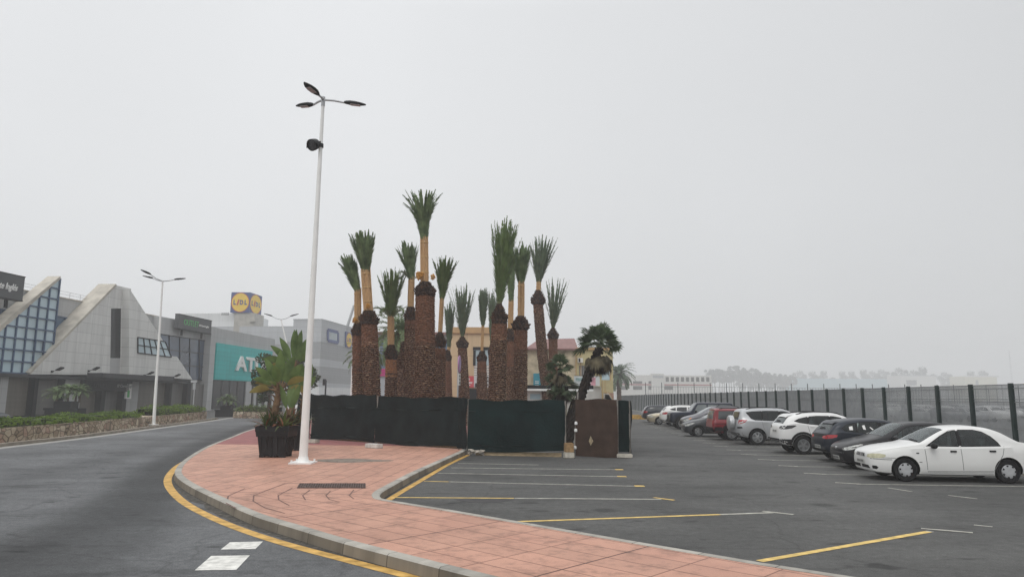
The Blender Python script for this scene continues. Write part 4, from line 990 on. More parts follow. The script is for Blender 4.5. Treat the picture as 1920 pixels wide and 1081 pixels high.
# strip window in the right half
def glazed(name, quad, off, nx, nz, glass, frame, parent, bw=.10, depth=.12):
    P = [FPp(x, y, off) for x, y in quad]; mb = MB(); mb.prism(P, -fn * .05); g_ = mb.build(name, glass, parent); fr = MB()
    for i in range(nx + 1):
        u = i / nx; a = P[0].lerp(P[1], u) + fn * .03; b_ = P[3].lerp(P[2], u) + fn * .03; fr.obox(a.lerp(b_, .5), (b_ - a) / 2, fd * bw / 2, fn * depth / 2)
    for j in range(nz + 1):
        u = j / nz; a = P[0].lerp(P[3], u) + fn * .034; b_ = P[1].lerp(P[2], u) + fn * .034; fr.obox(a.lerp(b_, .5), (b_ - a) / 2, Vector((0, 0, bw / 2)), fn * depth / 2)
    f_ = fr.build('frame', frame, g_); return g_
glazed('window', [(258, 632), (309, 640), (321, 669), (258, 661)], .88, 5, 2, M['glass_pale'], M['frame_dark'], t)
# big slanted glass wall
GO = -.35
mb = MB(); GP = [(112, 522), (102.5, 702), (-88, 696)]
P = [FPp(x, y, GO) for x, y in GP]; P[1] = W(S_of(P[0]), P[1].z, GO); mb.prism(P, -fn * .4); gl = mb.build('glass_wall', M['glass_pale'], t); fr = MB()
sL, sR, zB, zT = S_of(P[2]), S_of(P[1]), P[1].z, P[0].z
def slope_z(s): return zB + (zT - zB) * max(0, (s - sL)) / (S_of(P[0]) - sL)
npan = 9; dw = (sR - sL) / npan
for k in range(1, npan + 1):
    s = sL + dw * k; z1 = min(slope_z(s), zT); fbox(fr, s - .06, s + .06, zB, z1, GO - .02, GO + .13)
nrow = 9; dh = (zT - zB) / nrow
for k in range(0, nrow):
    z = zB + dh * k; s0_ = sL + (z - zB) / (zT - zB) * (S_of(P[0]) - sL); fbox(fr, s0_, sR, z - .06, z + .06, GO - .02, GO + .126)
sA = sR - dw * 1.06; zA = zB + dh * 2.95
for (s0_, s1_, z0_, z1_) in ((sA - dw, sA, zA, zA + .12), (sA - dw, sA, zA - dh, zA - dh + .12), (sA - dw, sA - dw + .1, zA - dh, zA), (sA - .1, sA, zA - dh, zA)): fbox(fr, s0_, s1_, z0_, z1_, GO, GO + .2)
fr.build('frame', M['frame_blue'], gl)
mb = MB(); a, b_ = P[0] + fn * .12, P[2] + fn * .12; dv = (b_ - a).normalized(); nn_ = fn.cross(dv); nn_ = nn_ if nn_.z > 0 else -nn_
mb.prism([a, b_, b_ + nn_ * .55, a + nn_ * .30 + fd * .1], -fn * 1.3); mb.build('sloping_edge', M['slope'], t)
# ribbon glazing on the recessed wall
glazed('window', [(-60, 570), (37, 585), (37, 700), (-60, 698)], -1.66, 5, 4, M['glass_blue'], M['frame_blue'], t)
glazed('window', [(104, 592), (170, 604), (170, 702), (104, 700)], -1.66, 4, 4, M['glass_blue'], M['frame_blue'], t)
wq = [FPp(x, y, -1.66) for x, y in ((300, 626), (391.5, 638.5), (391.5, 713), (300, 708))]
glazed('window', [(296, 625.5), (390, 639), (390, 713), (296, 708)], -.9, 5, 3, M['glass_slate'], M['frame_dark'], t, .09)
mb = MB(); s0_, s1_ = fs(296, 625, -.9), fs(391, 640, -.9); fbox(mb, s0_, s1_, fz(340, 632, -.9) + .05, zpar - .02, -1.7, -.86); fuv(mb).build('upper_wall', M['panel_grey'], t)
# fascia line and entrance canopy
mb = MB(); fbox(mb, s_beg, fs(366, 711), zc - .3, zc, -1.65, .28); mb.build('fascia', M['fascia'], t)
mb = MB(); fbox(mb, fs(146, 705), fs(287, 709), zc - .12, zc + .36, .95, 2.6); mb.build('entrance_canopy', M['fascia'], t)
# ground floor
for (x0, x1, m_) in ((-70, -8, 'shutter_b'), (18, 61, 'shutter'), (69, 115, 'shutter_b'), (155, 188, 'shutter'), (196, 228, 'shutter_b'), (263, 316, 'shutter'), (320, 349, 'shutter_b'), (356, 389, 'shutter_b')):
    mb = MB(); fbox(mb, fs(x0, 740), fs(x1, 740), .12, zc - .3, -1.69, -.52); fuv(mb).build('roller_shutter', M[m_], t)
for (x0, x1) in ((-8, 0), (0.5, 17), (116, 154), (236, 262)):
    mb = MB(); fbox(mb, fs(x0, 740), fs(x1, 740), 0, zc - .3, -1.69, -.2 if x1 > 2 else -.1); fuv(mb).build('stone_pier', M['panel_grey' if x1 > 2 else 'panel_dark'], t)
for x0, x1 in ((61, 68), (115, 118), (188, 196), (228, 236), (316, 320), (349, 356)):
    mb = MB(); fbox(mb, fs(x0, 740), fs(x1, 740), 0, zc - .3, -1.69, .12); mb.build('dark_column', M['frame_dark'], t)
mb = MB(); fbox(mb, fs(154, 712), fs(238, 716), zc - 1.42, zc - .31, -.5, .3); dh_ = mb.build('entrance_header', M['frame_dark'], t)
put_text('OUTLET', 'lettering', dh_, W((fs(154, 712) + fs(238, 716)) / 2 - 1.5, zc - .86, .32), fd, (0, 0, 1), .36, 2.6, M['fascia'], .03)
put_text('El Corte Inglés', 'lettering', dh_, W((fs(154, 712) + fs(238, 716)) / 2 + 3.0, zc - .86, .32), fd, (0, 0, 1), .38, 3.0, mat('dull_letters', (.35, .36, .36), .6, .05), .03, .3)
mb = MB(); s = fs(236, 748); fbox(mb, s - .5, s + .45, 1.6, 3.2, .1, .3); bx = mb.build('notice_board', M['white'], t)
mb = MB(); fbox(mb, s - .5, s + .45, 3.21, 3.65, .1, .31); mb.build('header', M['frame_dark'], bx)
mb = MB(); fbox(mb, s - .3, s + .1, 1.75, 2.5, .3, .315); mb.build('green_field', M['green_l'], bx)
for (px, py, o_) in ((97, 696, .02), (166, 695, .02), (270, 703, .87), (321, 707, .87)):
    p = FPp(px, py, o_); f_ = MB(); f_.obox(p, fd * .10, fn * .1, Vector((0, 0, .08))); f_.tube([p, p + fn * .7 + Vector((0, 0, .2))], .03, 6); fl = f_.build('wall_floodlight', M['frame_dark'], t)
    f_ = MB(); f_.obox(p + fn * .8 + Vector((0, 0, .25)), fd * .24, fn * .24 + Vector((0, 0, .12)), Vector((0, 0, .06)) - fn * .03); f_.build('lamp_case', M['frame_dark'], fl)
mb = MB(); s0_, s1_ = fs(44, 540, -1.7), fs(205, 575, -1.7)
for k in range(9):
    s = s0_ + (s1_ - s0_) * k / 8; p = W(s, zpar + .1, -1.75); mb.bar(p, p + Vector((0, 0, .62)), .022)
for h in (.35, .62): mb.bar(W(s0_, zpar + .1 + h, -1.75), W(s1_, zpar + .1 + h, -1.75), .02)
mb.build('roof_railing', M['grey_metal'], t)
# signs on the parapet (things of their own)
def board(name, label, quad, off, depth, m_, cat='sign'):
    P = [FPp(x, y, off) for x, y in quad]; s0_, s1_ = S_of(P[0]), S_of(P[1]); z1_ = (P[0].z + P[1].z) / 2; z0_ = (P[2].z + P[3].z) / 2
    tt = thing(name, label, cat, W((s0_ + s1_) / 2, z0_, off)); mb = MB(); fbox(mb, s0_, s1_, z0_, z1_, off - depth, off); mb.build('board', m_, tt)
    mb = MB(); fbox(mb, s0_ - .06, s1_ + .06, z1_, z1_ + .07, off - depth, off + .03); fbox(mb, s0_ - .06, s1_ + .06, z0_ - .07, z0_, off - depth, off + .03)
    for k in (.2, .8): fbox(mb, s0_ + (s1_ - s0_) * k - .15, s0_ + (s1_ - s0_) * k + .15, z0_ - .8, z0_ - .07, off - depth, off - depth + .15)
    mb.build('frame', M['frame_dark'], tt); return tt, s0_, s1_, z0_, z1_
sg, s0_, s1_, z0_, z1_ = board('shop_sign', 'dark grey roof sign with green OUTLET lettering and small white script', [(336, 588), (397, 602), (395, 626), (334, 614)], .0, .5, M['signgrey'])
w_ = s1_ - s0_; h_ = z1_ - z0_
put_text('OUTLET', 'lettering', sg, W(s0_ + w_ * .37, z0_ + h_ * .52, .02), fd, (0, 0, 1), h_ * .42, w_ * .44, M['green_l'], .06)
put_text('El Corte Inglés', 'lettering', sg, W(s0_ + w_ * .76, z0_ + h_ * .46, .02), fd, (0, 0, 1), h_ * .2, w_ * .31, M['white'], .06, .35, .012)
sg, s0_, s1_, z0_, z1_ = board('shop_sign', 'dark grey roof sign cut by the picture edge, white script lettering only', [(-58, 497), (47, 520), (44, 563), (-58, 547)], .0, .6, M['signgrey'])
w_ = s1_ - s0_; h_ = z1_ - z0_
put_text('El Corte Inglés', 'lettering', sg, W(s0_ + w_ * .58, z0_ + h_ * .45, .02), fd, (0, 0, 1), h_ * .36, w_ * .6, M['white'], .06, .35, .014)

# teal shop
t = thing('clothes_shop', 'grey shop block with a bright teal sign wall over dark display windows', 'building', W(s_end + 8, 0, -4)); s2 = fs(515, 700); zt = fz(404, 613) - .02
mb = MB(); fbox(mb, s_end + .12, s2, 0, zt, -14, -.25); fuv(mb).build('wall', M['panel_grey'], t)
TQ = [FPp(x, y, .0) for x, y in ((405, 642), (497, 658), (497, 716), (403, 711))]; zt1, zt0 = TQ[0].z, TQ[3].z
mb = MB(); fbox(mb, s_end + .35, s2 - 1.5, zt0, zt1, -.24, .1); fuv(mb); tw = mb.build('teal_cladding', M['teal'], t)
sa = fs(441, 680, .12); sb = fs(519, 690, .12)
tl = thing('shop_sign', 'row of big white block letters fixed to the teal wall', 'sign', W((sa + sb) / 2, zt0, .12))
put_text('ATLETI', 'lettering', tl, W((sa + sb) / 2, zt0 + (zt1 - zt0) * .50, .2), fd, (0, 0, 1), fz(441, 661.5, .12) - fz(441, 689.5, .12), sb - sa, M['white'], .25, 0, .03)
mb = MB(); fbox(mb, s_end + .4, fs(459, 740), .2, zt0 - .05, -.24, -.12); gw = mb.build('display_window', M['glass_dark'], t)
mb = MB()
for k in range(5):
    s = s_end + .4 + (fs(459, 740) - s_end - .4) * k / 4; fbox(mb, s - .05, s + .05, .2, zt0 - .05, -.12, -.05)
mb.build('frame', M['frame_dark'], gw)
mb = MB(); fbox(mb, fs(474, 740), s2 - .3, .2, zt0 - .05, -.24, -.12); mb.build('display_window', M['glass_dark'], t)
for x0, x1 in ((460, 468), (476, 480), (486, 490), (497, 503)):
    mb = MB(); fbox(mb, fs(x0, 740), fs(x1, 740), 0, zt0 - .02, -.24, .05); fuv(mb).build('stone_pier', M['panel_grey'], t)

# superstore
YL = 150.0; Lc = aty(597, 741, YL); LD = Vector((math.sin(R_(7)), math.cos(R_(7)), 0)); LN = Vector((-math.cos(R_(7)), math.sin(R_(7)), 0))
c0 = Vector((Lc.x, YL, 0)); zL = aty(597, 599, YL).z; zA = aty(560, 640, YL).z; zlow = aty(500, 610, YL).z
M['clad_light'] = tiled('pale_cladding', (.43, .445, .46), 5.5, 1.1, .035, .78, .03, .5, stain=.93)
M['clad_grey'] = tiled('grey_cladding', (.30, .31, .315), 60, .5, .03, .86, .03, .5, stain=.93)
M['clad_white'] = tiled('white_cladding', (.66, .67, .67), 60, 1.2, .02, .85, .03, .5, stain=.92)
def lbox(mb, a0, a1, b0, b1, z0, z1):   # a along LD away from the corner, b along LN to the left
    return mb.obox(c0 + LD * (a0 + a1) / 2 + LN * (b0 + b1) / 2 + Vector((0, 0, (z0 + z1) / 2)), LD * (a1 - a0) / 2, LN * (b1 - b0) / 2, Vector((0, 0, (z1 - z0) / 2)))
def luv(mb): mb.uv = [((Vector(p) - c0).dot(LD) + (Vector(p) - c0).dot(LN), p[2]) for p in mb.v]; return mb
t = thing('superstore', 'big grey clad superstore beyond the road, banded in pale and mid grey', 'building', c0)
zb = [0, aty(620, 744, YL).z, aty(600, 725, YL).z, aty(600, 717, YL).z, aty(600, 686, YL).z, aty(600, 672, YL).z, zA, zL]
wL = (597 - 541) / ppm(YL)
for i, (k, nm) in enumerate((('glass_dark', 'shop_front'), ('clad_white', 'white_band'), ('clad_light', 'pale_band'), ('clad_grey', 'grey_band'), ('clad_light', 'pale_band'), ('clad_grey', 'grey_band'), ('clad_light', 'upper_cladding'))):
    mb = MB(); pr = .15 if nm == 'white_band' else (0 if i % 2 else .03); lbox(mb, -pr, 70, -pr, wL if nm == 'upper_cladding' else wL + 2, zb[i], zb[i + 1] - .004); luv(mb).build(nm, M[k], t)
mb = MB(); lbox(mb, -.1, 70.1, -.1, wL + .1, zL, zL + .2); mb.build('parapet_cap', M['grey_metal'], t)
mb = MB(); lbox(mb, -.02, 40, wL + 2.01, wL + 18, 0, zA - .5); luv(mb).build('side_wall', M['clad_grey'], t)
mb = MB(); lbox(mb, .0, 42, wL + .02, wL + 18.2, zA - .49, zlow); luv(mb).build('side_cladding', M['clad_light'], t)
mb = MB(); q = aty(437, 612, YL); bb = (Lc.x - q.x) ; lbox(mb, 1.0, 14, bb, bb + 60 / ppm(YL) + 8, zlow + .004, aty(410, 583, YL).z); luv(mb).build('roof_box', M['clad_white'], t)
for k in range(6):
    mb = MB(); a_ = 3 + k * 9; lbox(mb, a_, a_ + .12, -.06, -.02, .2, zb[1] - .1); mb.build('mullion', M['grey_metal'], t)
# poster frame and logo on the receding wall
def lplane(px, py): return onplane(px, py, c0 - LN * .03, LN)
pa = [lplane(*p) for p in ((614, 618), (633, 623), (633, 642), (614, 638))]
pf = thing('poster_frame', 'blue framed pale poster on the receding wall of the superstore', 'poster', pa[3]); mb = MB(); mb.prism(pa, -LN * .1); mb.build('sheet', M['clad_light'], pf)
mb = MB()
for i in range(4):
    a, b_ = pa[i], pa[(i + 1) % 4]; dd = (b_ - a) / 2; mb.obox(a.lerp(b_, .5) - LN * .14, dd, LN * .06, (Vector((0, 0, .35)) if abs(dd.z) < dd.length * .5 else LD * .5))
mb.build('frame', M['blue_sign'], pf); mb = MB()
for k in range(1, 5): a = pa[0].lerp(pa[3], k / 5); b_ = pa[1].lerp(pa[2], k / 5); mb.obox(a.lerp(b_, .5) - LN * .12, (b_ - a) * .4, LN * .02, Vector((0, 0, .1)))
mb.build('print', M['glass_pale'], pf)
def logo(parent, c, ux, w_, h_):
    """yellow disc with a red rim and blue letters, one red dotted i"""
    ux = Vector(ux).normalized(); uz = Vector((0, 0, 1)); nn = ux.cross(uz)
    def disc(r0, r1, off, name, m_):
        mb = MB(); n = 40; vs = [c + nn * off + ux * math.cos(6.2832 * k / n) * r * w_ / 2 + uz * math.sin(6.2832 * k / n) * r * h_ / 2 for r in (r0, r1) for k in range(n)]
        mb.add(vs, [(k, (k + 1) % n, n + (k + 1) % n, n + k) for k in range(n)]); return mb.build(name, m_, parent)
    disc(0.001, .90, .03, 'yellow_disc', M['yellow_sign']); disc(.90, .965, .034, 'red_rim', M['red_sign'])
    for txt, x, hh, ww, z in (('L', -.57, .24, .22, 0), ('D', .15, .24, .30, 0), ('L', .60, .24, .22, 0)): put_text(txt, 'lettering', parent, c + nn * .05 + ux * x * w_ / 2 + uz * z * h_, ux, uz, hh * h_, ww * w_ * .62, M['blue_sign'], .03, 0, .05)
    put_text('i', 'lettering', parent, c + nn * .05 - ux * .22 * w_ / 2 + uz * .01 * h_, Matrix.Rotation(-.25, 3, nn) @ ux, Matrix.Rotation(-.25, 3, nn) @ uz, .30 * h_, .085 * w_, M['red_sign'], .03, 0, .05)
sq = [lplane(*p) for p in ((646.5, 621), (657.5, 624), (657.5, 653), (646.5, 650))]
sg = thing('logo_sign', 'blue sign with a yellow disc on the receding superstore wall beside the palms', 'sign', sq[3]); mb = MB(); mb.prism([p - LN * .3 for p in sq], LN * .3); mb.build('board', M['blue_sign'], sg)
cc = (sq[0] + sq[2]) / 2 - LN * .32; logo(sg, cc, LD, (sq[1] - sq[0]).length, sq[0].z - sq[3].z)
YS = 152.0; p0, p1 = aty(431.5, 585, YS), aty(467, 585, YS); zt_, zb_ = aty(440, 547.5, YS).z, aty(440, 585.5, YS).z; cw = p1.x - p0.x
sg = thing('logo_sign', 'blue cube sign with yellow discs standing on the superstore roof tower', 'sign', Vector((p0.x + cw / 2, YS, zb_)))
sx_, sy_ = Vector((1, 0, 0)), Vector((math.sin(R_(4)), math.cos(R_(4)), 0)); bc = Vector((p0.x + cw / 2, YS, (zt_ + zb_) / 2)) + sy_ * 3.1
mb = MB(); mb.obox(bc, sx_ * cw / 2, sy_ * 3.1, Vector((0, 0, (zt_ - zb_) / 2))); mb.build('cube', M['blue_sign'], sg)
logo(sg, bc - sy_ * 3.1, sx_, cw, zt_ - zb_); logo(sg, bc + sx_ * cw / 2, sy_, 6.2, zt_ - zb_)
ft = thing('roof_tower', 'beige concrete tower carrying the blue cube sign', 'tower', Vector((p0.x + cw / 2, YS, 0))); mb = MB(); a_, b_ = aty(438, 600, YS).x, aty(476, 600, YS).x
mb.box(a_, b_, YS + .25, YS + 6, 0, zb_ - .02); mb.box(b_ - 1.0, b_ + .3, YS - .1, YS + 1, zb_ - 2.0, zb_ - 1.4); mb.build('tower', mat('tower_concrete', (.40, .385, .35), .8, .15, 1.2), ft)
mb = MB(); x0 = aty(413, 600, YS).x
for k in range(7): mb.bar((x0 + k * .24, YS + .6, aty(420, 583, YL).z - .6), (x0 + k * .24, YS + .6, zb_ + .05), .05)
mb.build('roof_rail', M['frame_dark'], ft)
cr0, cr1 = aty(651, 612, 165), aty(664, 572, 165); cn = thing('leaning_mast', 'thin pale mast leaning above the superstore roof near the first palms', 'mast', Vector((cr0.x, 165, 0))); mb = MB(); mb.tube([Vector((cr0.x - 5, 165, 0)), cr0, cr1], [.5, .35, .3], 8); mb.build('mast', M['grey_metal'], cn)

# grey block, ochre and yellow buildings behind the palms
def facade_box(name, label, x0, x1, ytop, Y, depth, m_, cat='building', top_cap=None):
    p0, p1 = aty(x0, 740, Y), aty(x1, 740, Y); z = aty((x0 + x1) / 2, ytop, Y).z; t = thing(name, label, cat, Vector(((p0.x + p1.x) / 2, Y, 0)))
    mb = MB(); mb.box(p0.x, p1.x, Y, Y + depth, 0, z); mb.uv = [(p[0] + p[1], p[2]) for p in mb.v]; mb.build('wall', m_, t); return t, p0.x, p1.x, z
def frect(x0, y0, x1, y1, Y): a, b_ = aty(x0, y0, Y), aty(x1, y1, Y); return a.x, b_.x, b_.z, a.z
def panel(t, name, x0, y0, x1, y1, Y, m_, d=.06, base=.0, parent=None):
    a, b_, z0, z1 = frect(x0, y0, x1, y1, Y); mb = MB(); mb.box(a, b_, Y - base - d, Y - base, z0, z1); mb.uv = [(p[0], p[2]) for p in mb.v]; return mb.build(name, m_, parent or t)
M['ochre'] = tiled('ochre_render', (.55, .42, .26), 4.5, 3.1, .04, .82, .03, .85, stain=.88)
M['ochre_dark'] = mat('ochre_cornice', (.46, .30, .15), .85, .1, 2)
M['tan_stone'] = mat('tan_stonework', (.42, .36, .25), .9, .3, 1.6, .5, 9, c2=(.48, .42, .30))
M['yellow_wall'] = mat('yellow_render', (.50, .43, .24), .85, .12, 1.5)
M['roof_red'] = mat('red_roof', (.23, .125, .115), .7, .15, 3)
M['shop_white'] = mat('white_render', (.62, .61, .58), .8, .08, 2)
M['grille'] = mat('window_grille', (.075, .07, .065), .6, .5, 14, stretch=(8, 1, .2))
M['magenta'] = mat('magenta_sign', (.42, .03, .17), .6, .1, 3); M['pink_red'] = mat('red_banner', (.50, .055, .075), .6, .08, 3); M['teal_sign'] = mat('teal_banner', (.025, .24, .32), .6, .15, 1.5)
YG = 78
t, *_ = facade_box('office_block', 'grey blue office block glimpsed between the palm trunks', 690, 846, 627, YG, 14, mat('grey_blue_render', (.38, .42, .45), .8, .08, 1))
panel(t, 'roof_edge', 700, 622, 845, 628, YG, M['roof_red'], .5)
for x in range(700, 840, 13): panel(t, 'window', x, 640, x + 9, 690, YG, M['glass_blue'], .05)
sb_ = thing('shop_banner', 'magenta banner on the grey blue block seen past the short orange palm', 'banner', aty(722, 705, YG - .4)); panel(sb_, 'board', 708, 691, 766, 705, YG, M['magenta'], .12, .1)
YO = 72
t, a0, a1, zz = facade_box('ochre_building', 'ochre two storey building with one tall dark window behind the palms', 843, 985, 614, YO, 13, M['ochre'])
panel(t, 'cornice', 842, 613, 986, 625.5, YO, M['ochre_dark'], .22)
w1 = panel(t, 'window', 888, 650, 926, 685, YO, M['glass_pale'], .03, .0); panel(t, 'frame', 887, 650, 927, 656, YO, M['frame_dark'], .12, 0, w1)
for x in (887.5, 905, 922.5): panel(t, 'frame', x, 656.5, x + 4, 685, YO, M['frame_dark'], .10, .03, w1)
panel(t, 'lower_window', 889, 685.5, 925, 706, YO, M['shop_white'], .05); 
for k in range(4): panel(t, 'louvre', 889, 689 + k * 4.5, 925, 690 + k * 4.5, YO, M['frame_dark'], .02, .05)
panel(t, 'shop_entrance', 880, 728, 930, 752, YO, M['glass_dark'], .04)
bn = thing('shop_banner', 'red banner with white lines of print beside the lowest palm', 'banner', aty(882, 727, YO - .3)); panel(bn, 'board', 876, 704.5, 888.5, 726, YO, M['pink_red'], .1, .15)
for x0, x1, y in ((878, 881.5, 709), (879, 881, 711), (878, 886, 715.5), (878, 885.5, 717.5), (879, 882, 721)): panel(bn, 'print', x0, y, x1, y + 1.3, YO, M['white'], .02, .26)
bn2 = thing('shop_banner', 'pale photo banner right beside the red banner with print', 'banner', aty(893, 727, YO - .3)); panel(bn2, 'board', 889, 704.5, 918, 726, YO, mat('photo_print', (.52, .54, .56), .6, .4, .9), .1, .15)
for x0, y0, x1, y1 in ((891, 718, 895, 725), (912.5, 706, 916, 708), (912.5, 713, 916, 715), (912.5, 720, 916, 722)): panel(bn2, 'print', x0, y0, x1, y1, YO, M['frame_dark'], .02, .26)

YY = 60
t, a0, a1, zz = facade_box('yellow_building', 'yellow and tan stone building with a red roof edge behind the leaning fan palm', 987, 1081, 653, YY, 11, M['tan_stone'])
b0, b1 = aty(1081.3, 740, YY).x, aty(1150, 740, YY).x; mb = MB(); mb.box(b0, b1, YY - .02, YY + 11, 0, zz - .1); mb.build('yellow_wall', M['yellow_wall'], t)
ra, rb_ = aty(986, 653, YY).x, aty(1083, 653, YY).x; z1 = aty(1040, 641.5, YY).z; mb = MB()
mb.add([(ra, YY - .35, zz), (rb_, YY - .35, zz), (rb_, YY + 3, z1 + .6), (ra + 1.2, YY + 3, z1 + .5), (ra, YY - .35, zz - .14), (rb_, YY - .35, zz - .14), (rb_, YY + 11, zz - .14), (ra, YY + 11, zz - .14), (rb_, YY + 11, z1 + .6), (ra + 1.2, YY + 11, z1 + .5)],
       [(0, 1, 2, 3), (4, 5, 1, 0), (1, 5, 6, 8, 2), (4, 0, 3, 9, 7), (3, 2, 8, 9)]); mb.build('roof', M['roof_red'], t)
mb = MB(); mb.box(b0 - .1, b1 + .1, YY - .2, YY + 11.1, zz - .1, zz + .1); mb.build('eaves', M['ochre_dark'], t)
for x in (1079, 1088): panel(t, 'downpipe', x, 655, x + 1.6, 705, YY, M['ochre_dark'], .1, .02)
w1 = panel(t, 'window', 1086, 685, 1114, 704, YY, M['grille'], .05, .02)
for k in range(9): panel(t, 'bars', 1087 + k * 3, 685, 1087.7 + k * 3, 704, YY, M['grey_metal'], .03, .08, w1)
w2 = panel(t, 'window', 1128, 689, 1143, 712, YY, M['glass_pale'], .05, .02); panel(t, 'frame', 1127, 687.5, 1144.5, 689, YY, M['frame_dark'], .08, .02, w2); panel(t, 'frame', 1143, 689, 1145, 713, YY, M['ochre_dark'], .08, .02, w2)
ac = thing('air_conditioner', 'white air conditioner box on the yellow wall above the barred window', 'air conditioner', aty(1087, 680, YY - .4)); panel(ac, 'case', 1083, 671, 1092, 679.5, YY, M['shop_white'], .4, .05); panel(ac, 'fan_grille', 1084, 672, 1087, 678.5, YY, M['frame_dark'], .02, .455)
YW = 57
t, a0, a1, zz = facade_box('shop_extension', 'low white shop extension with a picture board along its top', 1068, 1128, 724, YW, 2.9, M['shop_white'])
sbd = thing('picture_board', 'long white advert board with a car picture, crossed by the leaning trunk', 'sign', aty(1100, 724, YW)); panel(sbd, 'board', 1076, 704.5, 1124, 723.5, YW, mat('advert_print', (.62, .66, .66), .5, .18, .7), .2, .05)
panel(sbd, 'picture', 1079, 708, 1094, 714, YW, mat('car_picture', (.30, .42, .42), .5, .5, 3), .02, .26); panel(sbd, 'picture', 1107, 707, 1116, 722, YW, mat('pink_picture', (.55, .28, .33), .5, .5, 2.5), .02, .26); panel(sbd, 'frame', 1076, 703.4, 1124, 704.4, YW, M['frame_dark'], .22, .05)
YS2 = 56
st = thing('outside_stair', 'yellow outside staircase with a railing and a brick foot beside the white shop extension', 'staircase', Vector((aty(1140, 745, YS2).x, YS2, 0)))
a, b_, z0, z1 = frect(1130, 712, 1151, 735, YS2); mb = MB(); mb.box(a, b_, YS2 + .3, YS2 + 2.5, z0, z1); mb.build('landing_wall', M['yellow_wall'], st)
a, b_, z0, z1 = frect(1139, 736, 1152, 760, YS2); mb = MB(); mb.box(a, b_, YS2 + .3, YS2 + 2.5, 0, z1); mb.uv = [(p[0], p[2]) for p in mb.v]; mb.build('brick_foot', tiled('brickwork', (.34, .20, .15), .22, .07, .01, 1.3, .2), st)
mb = MB(); pA, pB = aty(1131, 716, YS2), aty(1131, 760, YS2)
for x in (1129.5, 1134.5): mb.bar(aty(x, 712, YS2), aty(x, 760, YS2), .03)
for y in range(735, 752, 4): mb.bar(aty(1129.5, y, YS2), aty(1134.5, y, YS2), .025)
for x in (1136, 1140): mb.bar(aty(x, 733, YS2), aty(x + 11, 752, YS2), .035)
mb.build('railing', M['ochre_dark'], st)
mb = MB()
for k in range(8): q = aty(1137 + k * 1.5, 737 + k * 2.4, YS2); mb.box(q.x - .2, q.x + .2, YS2 - .1, YS2 + .3, max(0, q.z - .4), q.z)
mb.build('steps', M['stone'], st)
YK = 50
ks = thing('kiosk', 'small white kiosk hut under a dark canopy strip behind the thick palms', 'kiosk', Vector((aty(1002, 745, YK).x, YK, 0))); a, b_, z0, z1 = frect(989, 733, 1017, 750, YK)
mb = MB(); mb.box(a, b_, YK, YK + 2, 0, z1); mb.build('hut', M['shop_white'], ks); panel(ks, 'window', 994, 738, 1013, 748, YK, M['glass_pale'], .03)
mb = MB(); mb.box(a - .4, b_ + 3.5, YK - .5, YK + 2.4, z1 + .18, z1 + .42); mb.build('canopy', M['frame_dark'], ks); mb = MB(); mb.box(a - .4, b_ + 3.5, YK - .52, YK + 2.4, z1 + .03, z1 + .175); mb.build('canopy_edge', M['white'], ks)
tb = thing('shop_banner', 'teal banner on the tan stone wall beside the curved slender palm', 'banner', aty(1010, 725, YY - .3)); panel(tb, 'board', 1000, 699.5, 1014, 725, YY, M['teal_sign'], .08, .05)
for y in (714, 717, 721): panel(tb, 'print', 1003, y, 1010, y + 1.2, YY, M['white'], .015, .13)
tb = thing('shop_banner', 'small teal banner half hidden by the fan palm clump', 'banner', aty(1045, 725, YY - .3)); panel(tb, 'board', 1040, 700, 1056, 725, YY, M['teal_sign'], .08, .05)

# road signs
def edge_sign(label, px, ytop, ybot, yp, Y, rpx, ang, plate=True, face='blue'):
    b_ = aty(px, yp, Y); b0 = Vector((b_.x, Y, 0)); t = thing('road_sign', label, 'road sign', b0); zt_ = aty(px, ytop, Y).z; zb_ = aty(px, ybot, Y).z
    mb = MB(); mb.tube([b0, Vector((b0.x, Y, zt_ - .05))], .035, 8); mb.build('pole', M['grey_metal'], t, 40)
    n_ = Vector((math.cos(R_(ang)), -math.sin(R_(ang)), 0)); c = Vector((b0.x, Y, (zt_ + zb_) / 2)) - n_ * .0 + Vector((0, -.05, 0)); r = (zt_ - zb_) / 2
    mb = MB(); mb.lathe([(r, -.02), (r, .02)], 28, c + Vector((.05, 0, 0)) * 0 + n_ * .06, n_); d = mb.build('disc', mat('sign_red_blue', (.36, .16, .33), .4, .1, 2), t, 40)
    mb = MB(); mb.lathe([(r * .8, 0), (r * .8, .006)], 28, c + n_ * .081, n_); mb.build('face', mat('sign_lilac', (.36, .26, .46), .4, .1, 2), d, 40)
    if plate:
        u = Vector((-n_.y, n_.x, 0)); mb = MB(); pc = Vector((b0.x, Y, zb_ - .3)) + n_ * .06; mb.obox(pc, n_ * .012, u * .3, Vector((0, 0, .26))); pl_ = mb.build('plate', M['shop_white'], t)
        mb = MB()
        for k in (-1, 0, 1):
            for j in (-1, 1): mb.obox(pc + n_ * .016 + u * .11 * j + Vector((0, 0, .15 * k)), n_ * .004, u * .05, Vector((0, 0, .04)))
        mb.build('print', M['frame_dark'], pl_)
edge_sign('round no parking sign seen almost edge on, on a pole inside the netted fence', 858, 666, 698, 745, 31.5, 16, 4)
pt = thing('road_sign', 'grey signpost with small plates in front of the store near the hedge end', 'road sign', Vector((aty(362, 765, 62).x, 62, 0))); q = pt.location
mb = MB(); mb.tube([q, q + Vector((0, 0, aty(362, 712, 62).z))], .05, 8); mb.build('pole', M['grey_metal'], pt)
a, b_, z0, z1 = frect(359, 712, 370, 717, 62); mb = MB(); mb.box(a, b_, 61.9, 61.95, z0, z1); mb.build('plate', M['grey_metal'], pt); a, b_, z0, z1 = frect(363, 718, 367, 730, 62); mb = MB(); mb.box(a, b_, 61.9, 61.95, z0, z1); mb.build('plate', M['clad_light'], pt)
